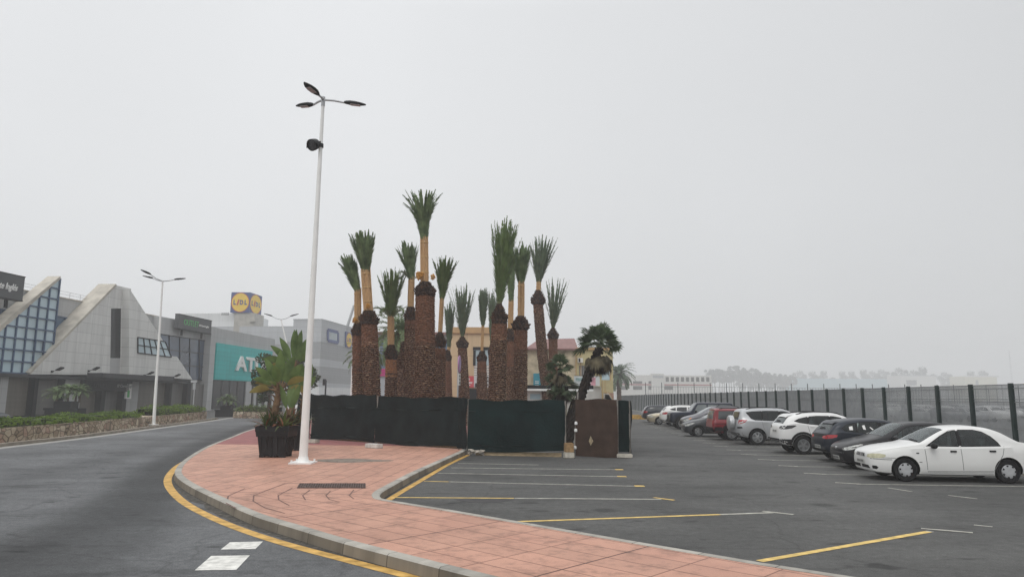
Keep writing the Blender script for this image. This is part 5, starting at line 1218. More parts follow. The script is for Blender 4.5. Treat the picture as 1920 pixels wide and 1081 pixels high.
pt = thing('signal_post', 'dark traffic signal post in front of the superstore window strip', 'post', Vector((aty(609, 760, 80).x, 80, 0))); q = pt.location
mb = MB(); mb.tube([q, q + Vector((0, 0, aty(609, 712, 80).z))], .09, 8); mb.build('pole', M['frame_dark'], pt); a, b_, z0, z1 = frect(606.5, 710, 611.5, 722, 80); mb = MB(); mb.box(a, b_, 79.7, 79.9, z0, z1); mb.build('signal_head', M['black'], pt)

# ------------------------------------------------------------------ stone planters with hedges beside the road
def stone_mat():
    m, nt, b = newmat('rubble_stone'); tc = nt.nodes.new('ShaderNodeTexCoord'); o = tc.outputs['Object']
    mp = nt.nodes.new('ShaderNodeMapping'); mp.inputs['Scale'].default_value = (3.2, 2.6, 3.6); nt.links.new(o, mp.inputs[0])
    v = nt.nodes.new('ShaderNodeTexVoronoi'); v.inputs['Scale'].default_value = 1; nt.links.new(mp.outputs[0], v.inputs['Vector'])
    e = nt.nodes.new('ShaderNodeTexVoronoi'); e.feature = 'DISTANCE_TO_EDGE'; e.inputs['Scale'].default_value = 1; nt.links.new(mp.outputs[0], e.inputs['Vector'])
    s = nt.nodes.new('ShaderNodeSeparateXYZ'); nt.links.new(v.outputs['Color'], s.inputs[0])
    c = _ramp(nt, [(0.0, (.22, .165, .115)), (.3, (.40, .32, .23)), (.6, (.47, .40, .30)), (.8, (.34, .22, .165)), (1.0, (.54, .47, .36))]); nt.links.new(s.outputs[0], c.inputs[0])
    r = _ramp(nt, [(0.03, .42), (.10, 1.0)]); nt.links.new(e.outputs[0], r.inputs[0]); nt.links.new(_mul(nt, c.outputs[0], r.outputs[0]), b.inputs['Base Color'])
    bp = nt.nodes.new('ShaderNodeBump'); bp.inputs['Strength'].default_value = .8; bp.inputs['Distance'].default_value = .04; nt.links.new(r.outputs[0], bp.inputs['Height']); nt.links.new(bp.outputs[0], b.inputs['Normal']); b.inputs['Roughness'].default_value = .9
    return m
M['rubble'] = stone_mat()
def planter_wall(label, pts, wd, h):
    t = thing('stone_planter', label, 'planter wall', pts[0]); P = resample([Vector(p) for p in pts], 40); A = offset2d(P, 0); B = offset2d(P, wd); mb = MB(); n = len(P); nz = 5; r = random.Random(4)
    cols = []
    for i in range(n):
        for j in range(nz + 1): mb.v.append((A[i].x + r.uniform(-.02, .02), A[i].y + r.uniform(-.02, .02), h * j / nz + (r.uniform(-.04, .03) if j == nz else 0)))
    for i in range(n - 1):
        for j in range(nz): a = i * (nz + 1) + j; mb.f.append((a, a + nz + 1, a + nz + 2, a + 1)); mb.m.append(0)
    o = len(mb.v)
    for i in range(n): mb.v += [(A[i].x, A[i].y, h - .01), (B[i].x, B[i].y, h), (B[i].x, B[i].y, 0)]
    for i in range(n - 1):
        a = o + i * 3; mb.f += [(a, a + 3, a + 4, a + 1), (a + 1, a + 4, a + 5, a + 2)]; mb.m += [0, 0]
    for e in (0, n - 1): k = len(mb.v); mb.v += [(A[e].x, A[e].y, 0), (A[e].x, A[e].y, h), (B[e].x, B[e].y, h), (B[e].x, B[e].y, 0)]; mb.f.append((k, k + 1, k + 2, k + 3)); mb.m.append(0)
    mb.build('wall', M['rubble'], t); return P, B, t
def hedge(label, P, wd, z0, h, dens, seed, inset=.0, mk='hedge'):
    global rnd
    rnd = random.Random(seed); t = thing('hedge', label, 'hedge', P[0]); mb = MB(); n = len(P); Bm = offset2d(P, wd * .5)
    ln = sum((a - b_).length for a, b_ in zip(P, P[1:]))
    def smp():
        f = rnd.random() * (n - 1.001); i = int(f); c = Bm[i].lerp(Bm[i + 1], f - i); t_ = (Bm[i + 1] - Bm[i]).normalized(); nn = Vector((-t_.y, t_.x, 0))
        hh = h * (.72 + .28 * math.sin(f * 1.7 + seed) * math.sin(f * .61 + 1) + .12 * math.sin(f * 4.1))
        q = rnd.random(); w_ = rnd.uniform(-.5, .5) * wd; z = z0 + hh * math.sqrt(rnd.random()) * (1 - abs(w_ / wd) * .5)
        return c + nn * w_ + Vector((0, 0, z)), 0
    leaf_cloud(mb, int(ln * dens), smp, .085); mb.build('leaves', M[mk], t)
    mb = MB(); v0 = offset2d(P, wd * .2); v1 = offset2d(P, wd * .8)
    for i in range(n): zz = z0 + h * .55; mb.v += [(v0[i].x, v0[i].y, z0 - .05), (v0[i].x, v0[i].y, zz), (v1[i].x, v1[i].y, zz), (v1[i].x, v1[i].y, z0 - .05)]
    for i in range(n - 1):
        for k in range(3): a = i * 4 + k; mb.f.append((a, a + 4, a + 5, a + 1)); mb.m.append(0)
    mb.build('twigs', mat('hedge_inner', (.03, .045, .014), .9, .4, 5), t)
wall_pts = [p + Vector((-1.0, 0, 0)) for p in left_edge if 20 < p.y < 63.5]
cutY = 47.0; wp1 = [p for p in wall_pts if p.y < 64]
P1, B1, _ = planter_wall('low rubble stone planter wall running along the far side of the road', wp1, 2.0, .66)
PA = [p for p in P1 if p.y < 47]; PB = [p for p in P1 if p.y > 48.5]
hedge('bright green clipped hedge in the stone planter, road side of the white lamp', PA, 1.9, .62, .52, 260, 3)
hedge('darker taller hedge in the stone planter beyond the white lamp', PB, 1.9, .62, .85, 240, 5)
q = at(452, 782, 0); e = at(505, 780, 0)
P2, B2, _ = planter_wall('short stone planter further along in front of the teal shop', [Vector((q.x, q.y - 2, 0)), Vector((q.x + 1.2, q.y - 2.6, 0)), Vector((q.x + 4.2, q.y - 2.4, 0))], 2.2, .6)
hedge('dark round hedge in the short stone planter by the teal shop', P2, 2.0, .55, .8, 300, 9)
# dark planters on the forecourt
q = at(124, 781, 0); q = Vector((aty(124, 760, 58).x, 58, 0))
def low_planter(label, plabel, c, sc, palmlike):
    global rnd
    rnd = random.Random(int(c.x * 10)); t = thing('forecourt_planter', label, 'planter', c); mb = MB(); mb.box(c.x - 1.3 * sc, c.x + 1.3 * sc, c.y - .6 * sc, c.y + .6 * sc, 0, .95 * sc); mb.build('tub', M['black'], t)
    mb = MB(); mb.box(c.x - .7 * sc, c.x + .7 * sc, c.y - .5 * sc, c.y + .5 * sc, .955 * sc, 1.5 * sc); mb.box(c.x - 1.38 * sc, c.x + 1.38 * sc, c.y - .68 * sc, c.y - .601 * sc, .8 * sc, .97 * sc); mb.build('inner_tub', M['black'], t)
    p = thing('potted_palm', plabel, 'plant', c + Vector((0, 0, 1.4 * sc))); g_, st = MB(), MB()
    for (ox, hz, nf, R0) in palmlike:
        b_ = c + Vector((ox, rnd.uniform(-.2, .2), 1.4 * sc)); hd_ = b_ + Vector((0, 0, hz)); st.tube([b_, hd_], [.09, .06], 6)
        for k in range(nf):
            qq = 2.39996 * k; e = R_(75 - 75 * k / nf); dv = Vector((math.cos(qq), math.sin(qq), 0)); P = []; pp = hd_.copy(); an = e
            for i in range(9): P.append(pp.copy()); pp = pp + (dv * math.cos(an) + Vector((0, 0, math.sin(an)))) * R0 / 8; an -= R_(12)
            feather(g_, P, Vector((0, 0, 1)), 18, R0 * .28, 0, .7, .3, .1, .03, st)
    st.build('stem', M['bark'], p); g_.build('leaves', M['frond'], p)
low_planter('wide black planter in front of the store shutters, stepped box shape', 'bushy small palm in the wide black planter before the shutters', q, 1.0, [(-.9, .6, 14, 1.3), (.1, .9, 18, 1.2), (.6, .9, 18, 1.1), (1.0, .8, 16, 1.0)])
q = Vector((aty(425, 770, 70).x, 70, 0))
low_planter('small black planter in front of the dark teal shop window', 'low bushy plant in the small black planter by the teal shop', q, .72, [(-.3, .5, 14, .9), (.3, .5, 14, .9), (0, .8, 12, .8)])

# broadleaf trees
def tree(name, label, base, h, crown_r, crown_h, n, seed, leafm='leaf', group=None, ls=.16, clumps=26, trunk_r=.16, bare=.42):
    global rnd
    rnd = random.Random(seed); t = thing(name, label, 'tree', base, group); mb = MB(); top = base + Vector((rnd.uniform(-.2, .2), 0, h * bare)); mb.tube([base, base.lerp(top, .5) + Vector((rnd.uniform(-.08, .08), 0, 0)), top], [trunk_r, trunk_r * .85, trunk_r * .7], 8)
    cc = base + Vector((0, 0, h - crown_h / 2)); cl = []
    for k in range(clumps):
        d = Vector((rnd.gauss(0, 1), rnd.gauss(0, 1), rnd.gauss(0, 1))).normalized() * rnd.uniform(.35, 1) ** .5; c = cc + Vector((d.x * crown_r, d.y * crown_r, d.z * crown_h / 2)); cl.append((c, rnd.uniform(.22, .42) * crown_r)); 
        if k < 9: mb.tube([top - Vector((0, 0, .2)), top.lerp(c, .5) + Vector((0, 0, .15)), c], [trunk_r * .5, trunk_r * .28, trunk_r * .1], 5)
    mb.build('trunk', M['bark'], t); lf = MB()
    def smp():
        c, r_ = cl[rnd.randrange(len(cl))]; d = Vector((rnd.gauss(0, 1), rnd.gauss(0, 1), rnd.gauss(0, 1))).normalized() * r_ * rnd.random() ** .4
        return c + Vector((d.x, d.y, d.z * .8)), 0
    leaf_cloud(lf, n, smp, ls); lf.build('crown', M[leafm], t); return t
b_ = Vector((aty(502, 770, 62).x, 62, 0)); tree('street_tree', 'dark rounded street tree in front of the teal shop', b_, 5.5, 1.8, 3.9, 2600, 5, ls=.17)
b_ = Vector((aty(548, 770, 66).x, 66, 0)); tree('street_tree', 'narrow dark street tree behind the potted paddle leaf plants', b_, 5.7, 1.9, 3.8, 2600, 6, ls=.17)

# ------------------------------------------------------------------ cars
def pchip(keys, xs):
    x = np.array([k[0] for k in keys], float); y = np.array([k[1] for k in keys], float); h = np.diff(x); dl = np.diff(y) / h; m = np.zeros_like(y)
    for i in range(1, len(x) - 1):
        if dl[i - 1] * dl[i] > 0: w1, w2 = 2 * h[i] + h[i - 1], h[i] + 2 * h[i - 1]; m[i] = (w1 + w2) / (w1 / dl[i - 1] + w2 / dl[i])
    m[0], m[-1] = dl[0], dl[-1]; i = np.clip(np.searchsorted(x, xs) - 1, 0, len(x) - 2); t = (xs - x[i]) / h[i]
    return (2 * t**3 - 3 * t**2 + 1) * y[i] + (t**3 - 2 * t**2 + t) * h[i] * m[i] + (-2 * t**3 + 3 * t**2) * y[i + 1] + (t**3 - t**2) * h[i] * m[i + 1]
def lin(keys, xs): return np.interp(xs, [k[0] for k in keys], [k[1] for k in keys])
M['tyre'] = mat('tyre_rubber', (.014, .014, .015), .85, .2, 8, spec=.15); M['alloy'] = mat('alloy_rim', (.50, .51, .52), .3, .08, 5, metal=.75); M['hubcap'] = mat('silver_hubcap', (.46, .47, .48), .38, .1, 5, metal=.4); M['dark_alloy'] = mat('dark_rim', (.03, .03, .032), .5, .1, 4)
M['car_glass'] = mat('car_glass', (.028, .033, .035), .05, .35, .8, spec=.9); M['screen_glass'] = mat('windscreen_glass', (.13, .15, .152), .08, .35, .7, spec=1.0); M['tint'] = mat('tinted_glass', (.010, .011, .013), .05, .35, .8, spec=.7)
def see_through(name, tint, clear):
    m, nt, b = newmat(name); nt.nodes.remove(b); tr = nt.nodes.new('ShaderNodeBsdfTransparent'); tr.inputs[0].default_value = (*tint, 1); gl = nt.nodes.new('ShaderNodeBsdfGlossy'); gl.inputs['Roughness'].default_value = .03; gl.inputs[0].default_value = (.9, .95, .95, 1)
    df = nt.nodes.new('ShaderNodeBsdfDiffuse'); df.inputs[0].default_value = (.02, .024, .025, 1); m1 = nt.nodes.new('ShaderNodeMixShader'); m1.inputs[0].default_value = clear; nt.links.new(df.outputs[0], m1.inputs[1]); nt.links.new(tr.outputs[0], m1.inputs[2])
    fr = nt.nodes.new('ShaderNodeFresnel'); fr.inputs[0].default_value = 1.5; m2 = nt.nodes.new('ShaderNodeMixShader'); nt.links.new(fr.outputs[0], m2.inputs[0]); nt.links.new(m1.outputs[0], m2.inputs[1]); nt.links.new(gl.outputs[0], m2.inputs[2])
    nt.links.new(m2.outputs[0], nt.nodes['Material Output'].inputs['Surface']); return m
M['pane'] = see_through('clear_car_glass', (.72, .80, .78), .9); M['pane_tint'] = see_through('tinted_car_glass', (.30, .33, .33), .75); M['seat'] = mat('seat_fabric', (.07, .073, .078), .9, .25, 6); M['cabin'] = mat('cabin_dark', (.022, .022, .024), .9, .2, 4)
M['tail_red'] = mat('red_lens', (.36, .012, .018), .15, .25, 6, spec=.7); M['head_lens'] = mat('headlamp_lens', (.44, .45, .43), .12, .35, 9, spec=.8); M['head_yellow'] = mat('yellowed_headlamp', (.50, .48, .33), .15, .25, 9, spec=.7); M['orange'] = mat('orange_lens', (.60, .22, .05), .2, .1, 5)
M['trim'] = mat('black_trim', (.012, .012, .013), .6, .2, 6, spec=.2); M['seam_grey'] = mat('panel_gap', (.16, .16, .16), .7, .1, 6); M['grey_trim'] = mat('grey_trim', (.075, .076, .078), .6, .2, 6); M['chrome'] = mat('chrome', (.6, .6, .6), .15, .05, 3, metal=.9); M['plate'] = mat('number_plate', (.55, .55, .52), .5, .08, 6); M['plate_dark'] = mat('plate_characters', (.05, .05, .055), .5, .1, 5)
def paint(name, c, metallic=0.0, var=.05): return mat('car_paint_' + name, c, .30, var, 1.2, metal=metallic, coat=.4 if max(c) > .1 else .15, spec=.35 if max(c) > .1 else .22)
def car_mesh(sp):
    L_ = sp['L']; xs = np.unique(np.round(np.concatenate([np.linspace(0, L_, 64), [k[0] for key in ('top', 'belt', 'bot') for k in sp[key]]]), 3)); xs = xs[np.concatenate([[True], np.diff(xs) > .012])]
    it = pchip if sp.get('smooth', True) else lin
    top, belt, bot, wid = it(sp['top'], xs), it(sp['belt'], xs), it(sp['bot'], xs), pchip(sp['wid'], xs); top = np.maximum(top, belt + .012); belt = np.maximum(belt, bot + .06); top = np.maximum(top, belt + .01)
    tum = sp.get('tum', .30); vs = []; M_ = 0
    for x, zt, zb_, z0, w_ in zip(xs, top, belt, bot, wid):
        h = zt - zb_; hb = zb_ - z0; zc_ = zt - min(.07, .35 * h); yb = w_ * .945; yc = yb - (zc_ - zb_) * tum; e = min(1, h / .2)
        half = [(0, z0), (w_ * .8, z0), (w_ * .93, z0 + .03 * min(1, hb / .3)), (w_ * .982, z0 + .12 * min(1, hb / .4)), (w_, z0 + .42 * hb), (w_ * .998, z0 + .70 * hb), (w_ * .978, zb_ - .035 * min(1, hb / .3)), (yb, zb_),
                ((yb + yc) / 2 + .010 * e, (zb_ + zc_) / 2), (yc, zc_), (yc - .045 * e - .012, zt - .022 * e - .003), (yc * .6, zt + .008), (0, zt + .02)]
        ring = [(x, y, z) for y, z in half] + [(x, -y, z) for y, z in reversed(half[1:-1])]; M_ = len(ring); vs += ring
    fs = []; n = len(xs)
    for i in range(n - 1):
        for k in range(M_): fs.append((i * M_ + k, (i + 1) * M_ + k, (i + 1) * M_ + (k + 1) % M_, i * M_ + (k + 1) % M_))
    fs.append(tuple(range(M_))); fs.append(tuple((n - 1) * M_ + k for k in reversed(range(M_)))); return vs, fs, M_
AX = {'side': (Vector((0, -1, 0)), Vector((1, 0, 0)), Vector((0, 0, 1))), 'top': (Vector((0, 0, -1)), Vector((1, 0, 0)), Vector((0, 1, 0))), 'front': (Vector((1, 0, 0)), Vector((0, 1, 0)), Vector((0, 0, 1))), 'rear': (Vector((-1, 0, 0)), Vector((0, 1, 0)), Vector((0, 0, 1)))}
def diag(az):
    """view from the outside at azimuth az (degrees, 0 = from the front, towards +y), returned as (ray, u, v)"""
    a = R_(az); d = Vector((math.cos(a), -math.sin(a), 0)); return d, Vector((math.sin(a), math.cos(a), 0)), Vector((0, 0, 1))
def patch(bvh, poly, frame, off=.004, res=.06, pts3=False):
    d, u, v = AX[frame] if isinstance(frame, str) else frame; mid_x = 2.1
    q = [(Vector(p).dot(u), Vector(p).dot(v)) for p in poly] if pts3 else poly
    bm = bmesh.new(); f = bm.faces.new([bm.verts.new((a, b_, 0)) for a, b_ in q]); a0, a1 = min(p[0] for p in q), max(p[0] for p in q); b0, b1 = min(p[1] for p in q), max(p[1] for p in q)
    for ax_, lo, hi in ((0, a0, a1), (1, b0, b1)):
        k = int((hi - lo) / res)
        for i in range(1, k + 1):
            co = [0, 0, 0]; co[ax_] = lo + (hi - lo) * i / (k + 1); no = [0, 0, 0]; no[ax_] = 1; bmesh.ops.bisect_plane(bm, geom=bm.verts[:] + bm.edges[:] + bm.faces[:], plane_co=co, plane_no=no)
    bad = []; pos = {}
    for vv in bm.verts:
        o = u * vv.co.x + v * vv.co.y - d * 8; 
        if isinstance(frame, str) and frame in ('front', 'rear'): o = u * vv.co.x + v * vv.co.y + Vector((-4 if frame == 'front' else 10, 0, 0))
        h_, nn, _, _ = bvh.ray_cast(o, d)
        if h_ is None: bad.append(vv)
        else:
            nn = nn if nn.dot(d) < 0 else -nn; pos[vv] = h_ + (nn * .6 - d * .4).normalized() * off
    bmesh.ops.delete(bm, geom=bad, context='VERTS')
    for vv in bm.verts: vv.co = pos[vv]
    me_v = [tuple(vv.co) for vv in bm.verts]; idx = {vv: i for i, vv in enumerate(bm.verts)}; fs = [tuple(idx[x] for x in f_.verts) for f_ in bm.faces]; bm.free(); return me_v, fs
def mirror(poly): return [(x, -y) for x, y in poly]
def strip(p, q, w_):
    p, q = Vector((*p, 0)), Vector((*q, 0)); t = (q - p).normalized(); n = Vector((-t.y, t.x, 0)) * w_ / 2; return [tuple((p - n)[:2]), tuple((q - n)[:2]), tuple((q + n)[:2]), tuple((p + n)[:2])]
WHEELS = {}
def wheel_meshes(style, R, wd):
    key = (style, R)
    if key in WHEELS: return WHEELS[key]
    mb = MB(); rr = R * (.66 if style != 'hub7' else .60); mb.lathe([(rr * .98, -wd / 2 + .01), (R * .93, -wd / 2), (R * .985, -wd / 2 + .03), (R, -wd / 4), (R, wd / 4), (R * .985, wd / 2 - .03), (R * .93, wd / 2), (R * .80, wd / 2 + .004), (rr, wd / 2 - .012), (rr * .96, wd / 2 - .05)], 36, ax=(0, -1, 0))
    o = mb.build('wheel', M['tyre'], None, 50); me = o.data; bpy.data.objects.remove(o); mb = MB(); y = -wd / 2 + .02
    if style == 'hub7' or style == 'steel':
        mb.lathe([(rr * 1.0, wd / 2 - .02), (rr * .9, wd / 2 + .004), (rr * .55, wd / 2 + .014), (rr * .2, wd / 2 + .012), (.02, wd / 2 + .01)], 32, ax=(0, -1, 0), mi=0)
        for k in range(7):
            a = 6.2832 * k / 7; d = Vector((math.cos(a), 0, math.sin(a))); s_ = Vector((-math.sin(a), 0, math.cos(a)))
            mb.add([d * rr * .70 + s_ * rr * .10 + Vector((0, -wd / 2 - .017, 0)), d * rr * .93 + s_ * rr * .17 + Vector((0, -wd / 2 - .012, 0)), d * rr * .93 - s_ * rr * .17 + Vector((0, -wd / 2 - .012, 0)), d * rr * .70 - s_ * rr * .10 + Vector((0, -wd / 2 - .017, 0))], [(0, 1, 2, 3)], 1)
        mats = [M['hubcap'], M['trim']]
    else:
        n = {'five': 5, 'ten': 5, 'six': 6}[style]; mb.lathe([(rr, wd / 2 - .05), (rr * .99, wd / 2 - .006), (rr * .90, wd / 2 - .004), (rr * .88, wd / 2 - .06)], 32, ax=(0, -1, 0)); mb.lathe([(rr * .86, wd / 2 - .075), (.02, wd / 2 - .075)], 24, ax=(0, -1, 0), mi=1)
        mb.lathe([(rr * .24, wd / 2 - .06), (rr * .22, wd / 2 - .012), (.02, wd / 2 - .008)], 16, ax=(0, -1, 0))
        for k in range(n):
            a = 6.2832 * k / n + .3; 
            for sft in ((-.13, .13) if style == 'ten' else (0,)):
                d = Vector((math.cos(a + sft), 0, math.sin(a + sft))); s_ = Vector((-math.sin(a + sft), 0, math.cos(a + sft))); w0 = rr * (.075 if style == 'ten' else .15); w1 = rr * (.055 if style == 'ten' else .13)
                c0_ = d * rr * .18 + Vector((0, y - .006, 0)); c1_ = d * rr * .93 + Vector((0, y + .004, 0)); dy = Vector((0, .035, 0))
                mb.add([c0_ - s_ * w0, c0_ + s_ * w0, c1_ + s_ * w1, c1_ - s_ * w1, c0_ - s_ * w0 + dy, c0_ + s_ * w0 + dy, c1_ + s_ * w1 + dy, c1_ - s_ * w1 + dy], [(0, 1, 2, 3), (0, 1, 5, 4), (2, 3, 7, 6), (1, 2, 6, 5), (3, 0, 4, 7)])
        mats = [M['alloy'], M['dark_alloy']]
    o = mb.build('rim', mats, None, 40); rme = o.data; bpy.data.objects.remove(o); WHEELS[key] = (me, rme); return me, rme
def car(name, label, sp, loc, rz, cat='car', group='cars parked in the bays by the security fence'):
    t = thing(name, label, cat, loc, group, rz); vs, fs, M_ = car_mesh(sp); me = bpy.data.meshes.new('body'); me.from_pydata(vs, [], fs); bvh = BVHTree.FromPolygons(vs, fs)
    me.materials.append(sp['paint']); me.materials.append(M['trim'])
    for p in me.polygons:
        if p.normal.z < -.8 and p.center.z < .45: p.material_index = 1
    body = bpy.data.objects.new('body', me); col.objects.link(body)
    cut = MB(); Wm = max(k[1] for k in sp['wid']); Ra = sp['R'] * sp.get('arch', 1.17)
    for wx in sp['wheels']:
        for s in (-1, 1): cut.lathe([(Ra, -.22), (Ra, .22)], 28, (wx, s * (Wm - .04), sp['R'] + .015), (0, 1, 0), 1)
    co = cut.build('cutter', [sp['paint'], M['trim']])
    cutters = [co]
    if sp.get('open'):
        P_ = MB()
        for pl in sp['sidewin']: P_.prism([(x, -1.3, z) for x, z in pl], (0, 2.6, 0), 1)
        cutters.append(P_.build('cutter', [sp['paint'], M['trim']]))
        for nm, (x0, x1, w0, w1) in sp.get('screens', {}).items():
            P_ = MB(); P_.prism([(x0, -w0, sp['open']), (x1, -w1, sp['open']), (x1, w1, sp['open']), (x0, w0, sp['open'])], (0, 0, 1.5), 1); cutters.append(P_.build('cutter', [sp['paint'], M['trim']]))
    for c_ in cutters[1:]:
        bmc = bmesh.new(); bmc.from_mesh(c_.data); bmesh.ops.recalc_face_normals(bmc, faces=bmc.faces[:]); bmc.to_mesh(c_.data); bmc.free()
        mdc = body.modifiers.new('opening', 'BOOLEAN'); mdc.operation = 'DIFFERENCE'; mdc.object = c_; mdc.solver = 'EXACT'
    md = body.modifiers.new('arches', 'BOOLEAN'); md.operation = 'DIFFERENCE'; md.object = co; md.solver = 'EXACT'
    dg = bpy.context.evaluated_depsgraph_get(); m2 = bpy.data.meshes.new_from_object(body.evaluated_get(dg)); body.modifiers.clear(); body.data = m2; bpy.data.meshes.remove(me); 
    for c_ in cutters: cm = c_.data; bpy.data.objects.remove(c_); bpy.data.meshes.remove(cm)
    m2.name = 'body'; m2.polygons.foreach_set('use_smooth', [True] * len(m2.polygons)); m2.set_sharp_from_angle(angle=R_(33)); body.parent = t
    wm, rm = wheel_meshes(sp.get('rim', 'five'), sp['R'], .20)
    for wx in sp['wheels']:
        for s in (-1, 1):
            w_ = bpy.data.objects.new('wheel', wm); col.objects.link(w_); w_.parent = t; w_.location = (wx, s * (Wm - .125), sp['R']); w_.rotation_euler = (0, rnd.uniform(0, 2), 0 if s < 0 else math.pi)
            r_ = bpy.data.objects.new('rim', rm); col.objects.link(r_); r_.parent = w_
    def add(nm, polys, m_, frame, off=.004, both=True, res=.07, parent=None, pts3=False):
        for s in ((1, -1) if both else (1,)):
            mb = MB()
            for pl in polys:
                if pts3:
                    fr = diag(frame * s); q = [(x, y * s, z) for x, y, z in pl]; v_, f_ = patch(bvh, q, fr, off, res, True)
                elif frame == 'side':
                    d, u, v = AX['side']; v_, f_ = patch(bvh, pl, (d * s, u, v), off, res)
                elif frame in ('front', 'rear') and both: v_, f_ = patch(bvh, [(y * s, z) for y, z in pl], frame, off, res)
                else: v_, f_ = patch(bvh, pl, frame, off, res)
                if f_: mb.add(v_, f_)
            if mb.v: mb.build(nm, m_, parent or t, 50, local=True)
    if sp.get('open'):
        win = sp['sidewin']
        for pl in win:     # rubber rim round each opening
            n_ = len(pl); ar = sum(pl[i][0] * pl[(i + 1) % n_][1] - pl[(i + 1) % n_][0] * pl[i][1] for i in range(n_)); sg_ = 1 if ar < 0 else -1; ofs = []
            for i in range(n_):
                a, b_, c_ = Vector(pl[i - 1]), Vector(pl[i]), Vector(pl[(i + 1) % n_]); t1, t2 = (b_ - a).normalized(), (c_ - b_).normalized(); nv = (Vector((-t1.y, t1.x)) + Vector((-t2.y, t2.x))) * sg_; nv = nv / max(.6, nv.length_squared) * 2 if nv.length > .01 else nv
                ofs.append(tuple(b_ + nv * .5 * .05))
            add('window_rim', [[pl[i], pl[(i + 1) % n_], ofs[(i + 1) % n_], ofs[i]] for i in range(n_)], M['trim'], 'side', .003)
        for w1, w2 in zip(win, win[1:]):
            e1 = [p for p in w1 if p[0] > max(q[0] for q in w1) - .09]; e2 = [p for p in w2 if p[0] < min(q[0] for q in w2) + .09]; add('door_pillar', [[min(e1, key=lambda p: p[1]), min(e2, key=lambda p: p[1]), max(e2, key=lambda p: p[1]), max(e1, key=lambda p: p[1])]], M['trim'], 'side', .0035)
        x0 = win[0][-2][0]; fl = sp['open'] - .04
        for s in (-1, 1):
            mb = MB(); mb.obox((x0 - .10, s * .36, fl + .06), (.05, 0, .02), (0, .22, 0), (-.02, 0, .18)); mb.obox((x0 - .06, s * .36, fl + .30), (.04, 0, 0), (0, .12, 0), (0, 0, .08)); mb.build('front_seat', M['seat'], t, local=True)
        mb = MB(); mb.obox((win[-1][0][0] + .62, 0, fl + .05), (.06, 0, 0), (0, .55, 0), (.03, 0, .14)); mb.build('rear_seat', M['seat'], t, local=True)
        mb = MB(); st_ = [Vector((x0 - .62 + .05 * math.sin(q), -.36 + .18 * math.cos(q), fl + .10 + .17 * math.sin(q))) for q in [6.2832 * k / 16 for k in range(17)]]; mb.tube(st_, .018, 6); mb.build('steering_wheel', M['trim'], t, local=True)
    for pl in sp.get('sidewin', []): add('window', [pl], (sp.get('pane', M['pane']) if sp.get('open') else sp.get('glass', M['car_glass'])), 'side', .005)
    if sp.get('sideframe') and not sp.get('open'): add('window_frame', sp['sideframe'], M['trim'], 'side', .0025)
    for nm, (x0, x1, w0, w1) in sp.get('screens', {}).items():
        add(nm, [[(x0, -w0), (x1, -w1), (x1, w1), (x0, w0)] if x0 < x1 else [(x1, -w1), (x0, -w0), (x0, w0), (x1, w1)]], (M['pane'] if nm == 'windscreen' else sp.get('pane', M['pane'])) if sp.get('open') else M['screen_glass'] if nm == 'windscreen' else sp.get('glass', M['car_glass']), 'top', .005, False, .1)
    for nm, m_, frame, polys, kw in sp.get('extra', []): add(nm, polys, m_, frame, **kw)
    for (a, b_) in sp.get('seams', []): add('door_seam', [strip(a, b_, .014)], M['seam_grey'] if sp.get('light') else M['black_rough'], 'side', .002)
    for (x, z) in sp.get('handles', []):
        for s in (-1, 1):
            h_, nn, _, _ = bvh.ray_cast(Vector((x, s * 5, z)), Vector((0, -s, 0)))
            if h_: mb = MB(); mb.obox(h_ + Vector((0, s * .012, 0)), (.075, 0, 0), (0, .012, 0), (0, 0, .02)); mb.build('door_handle', sp.get('handle_mat', M['trim']), t, local=True)
    if 'mirror' in sp:
        x, z = sp['mirror']
        for s in (-1, 1):
            h_, nn, _, _ = bvh.ray_cast(Vector((x, s * 5, z - .02)), Vector((0, -s, 0)))
            if h_:
                bmm = bmesh.new(); bmesh.ops.create_uvsphere(bmm, u_segments=14, v_segments=8, radius=1); mb = MB(); c = h_ + Vector((-.01, s * .13, .05)); mb.add([c + Vector((v.co.x * .075, v.co.y * .125, v.co.z * .075)) for v in bmm.verts], [[v.index for v in f.verts] for f in bmm.faces]); bmm.free()
                mb.obox(h_ + Vector((0, s * .03, .02)), (.035, 0, 0), (0, .05, 0), (0, 0, .02)); mb.build('mirror', sp.get('mirror_mat', M['trim']), t, 50, local=True)
    if sp.get('rails'):
        x0, x1 = sp['rails']
        for s in (-1, 1):
            mb = MB(); P = []
            for i in range(9):
                x = x0 + (x1 - x0) * i / 8; y = s * sp.get('raily', .56); h_, *_ = bvh.ray_cast(Vector((x, y, 5)), Vector((0, 0, -1))); P.append(h_ + Vector((0, 0, .045 if 0 < i < 8 else .0)))
            mb.tube(P, .02, 6); mb.build('roof_rail', M['trim'], t, 50, local=True)
    if sp.get('plate_f'):
        z = sp['plate_f']; v_, f_ = patch(bvh, [(-.26, z - .055), (.26, z - .055), (.26, z + .055), (-.26, z + .055)], 'front', .02, .3); mb = MB().add(v_, f_); mb.build('number_plate', M['plate'], t, local=True)
        add('plate_print', [[(y, z - .03), (y + .045, z - .03), (y + .045, z + .03), (y, z + .03)] for y in (-.2, -.13, -.06, .03, .10, .17)], M['plate_dark'], 'front', .024, False, .3)
    if sp.get('plate_r'):
        z = sp['plate_r']; v_, f_ = patch(bvh, [(-.26, z - .055), (.26, z - .055), (.26, z + .055), (-.26, z + .055)], 'rear', .012, .3); mb = MB().add(v_, f_); mb.build('number_plate', M['plate'], t, local=True)
        add('plate_print', [[(y, z - .03), (y + .045, z - .03), (y + .045, z + .03), (y, z + .03)] for y in (-.2, -.13, -.06, .03, .10, .17)], M['plate_dark'], 'rear', .016, False, .3)
    return t, bvh
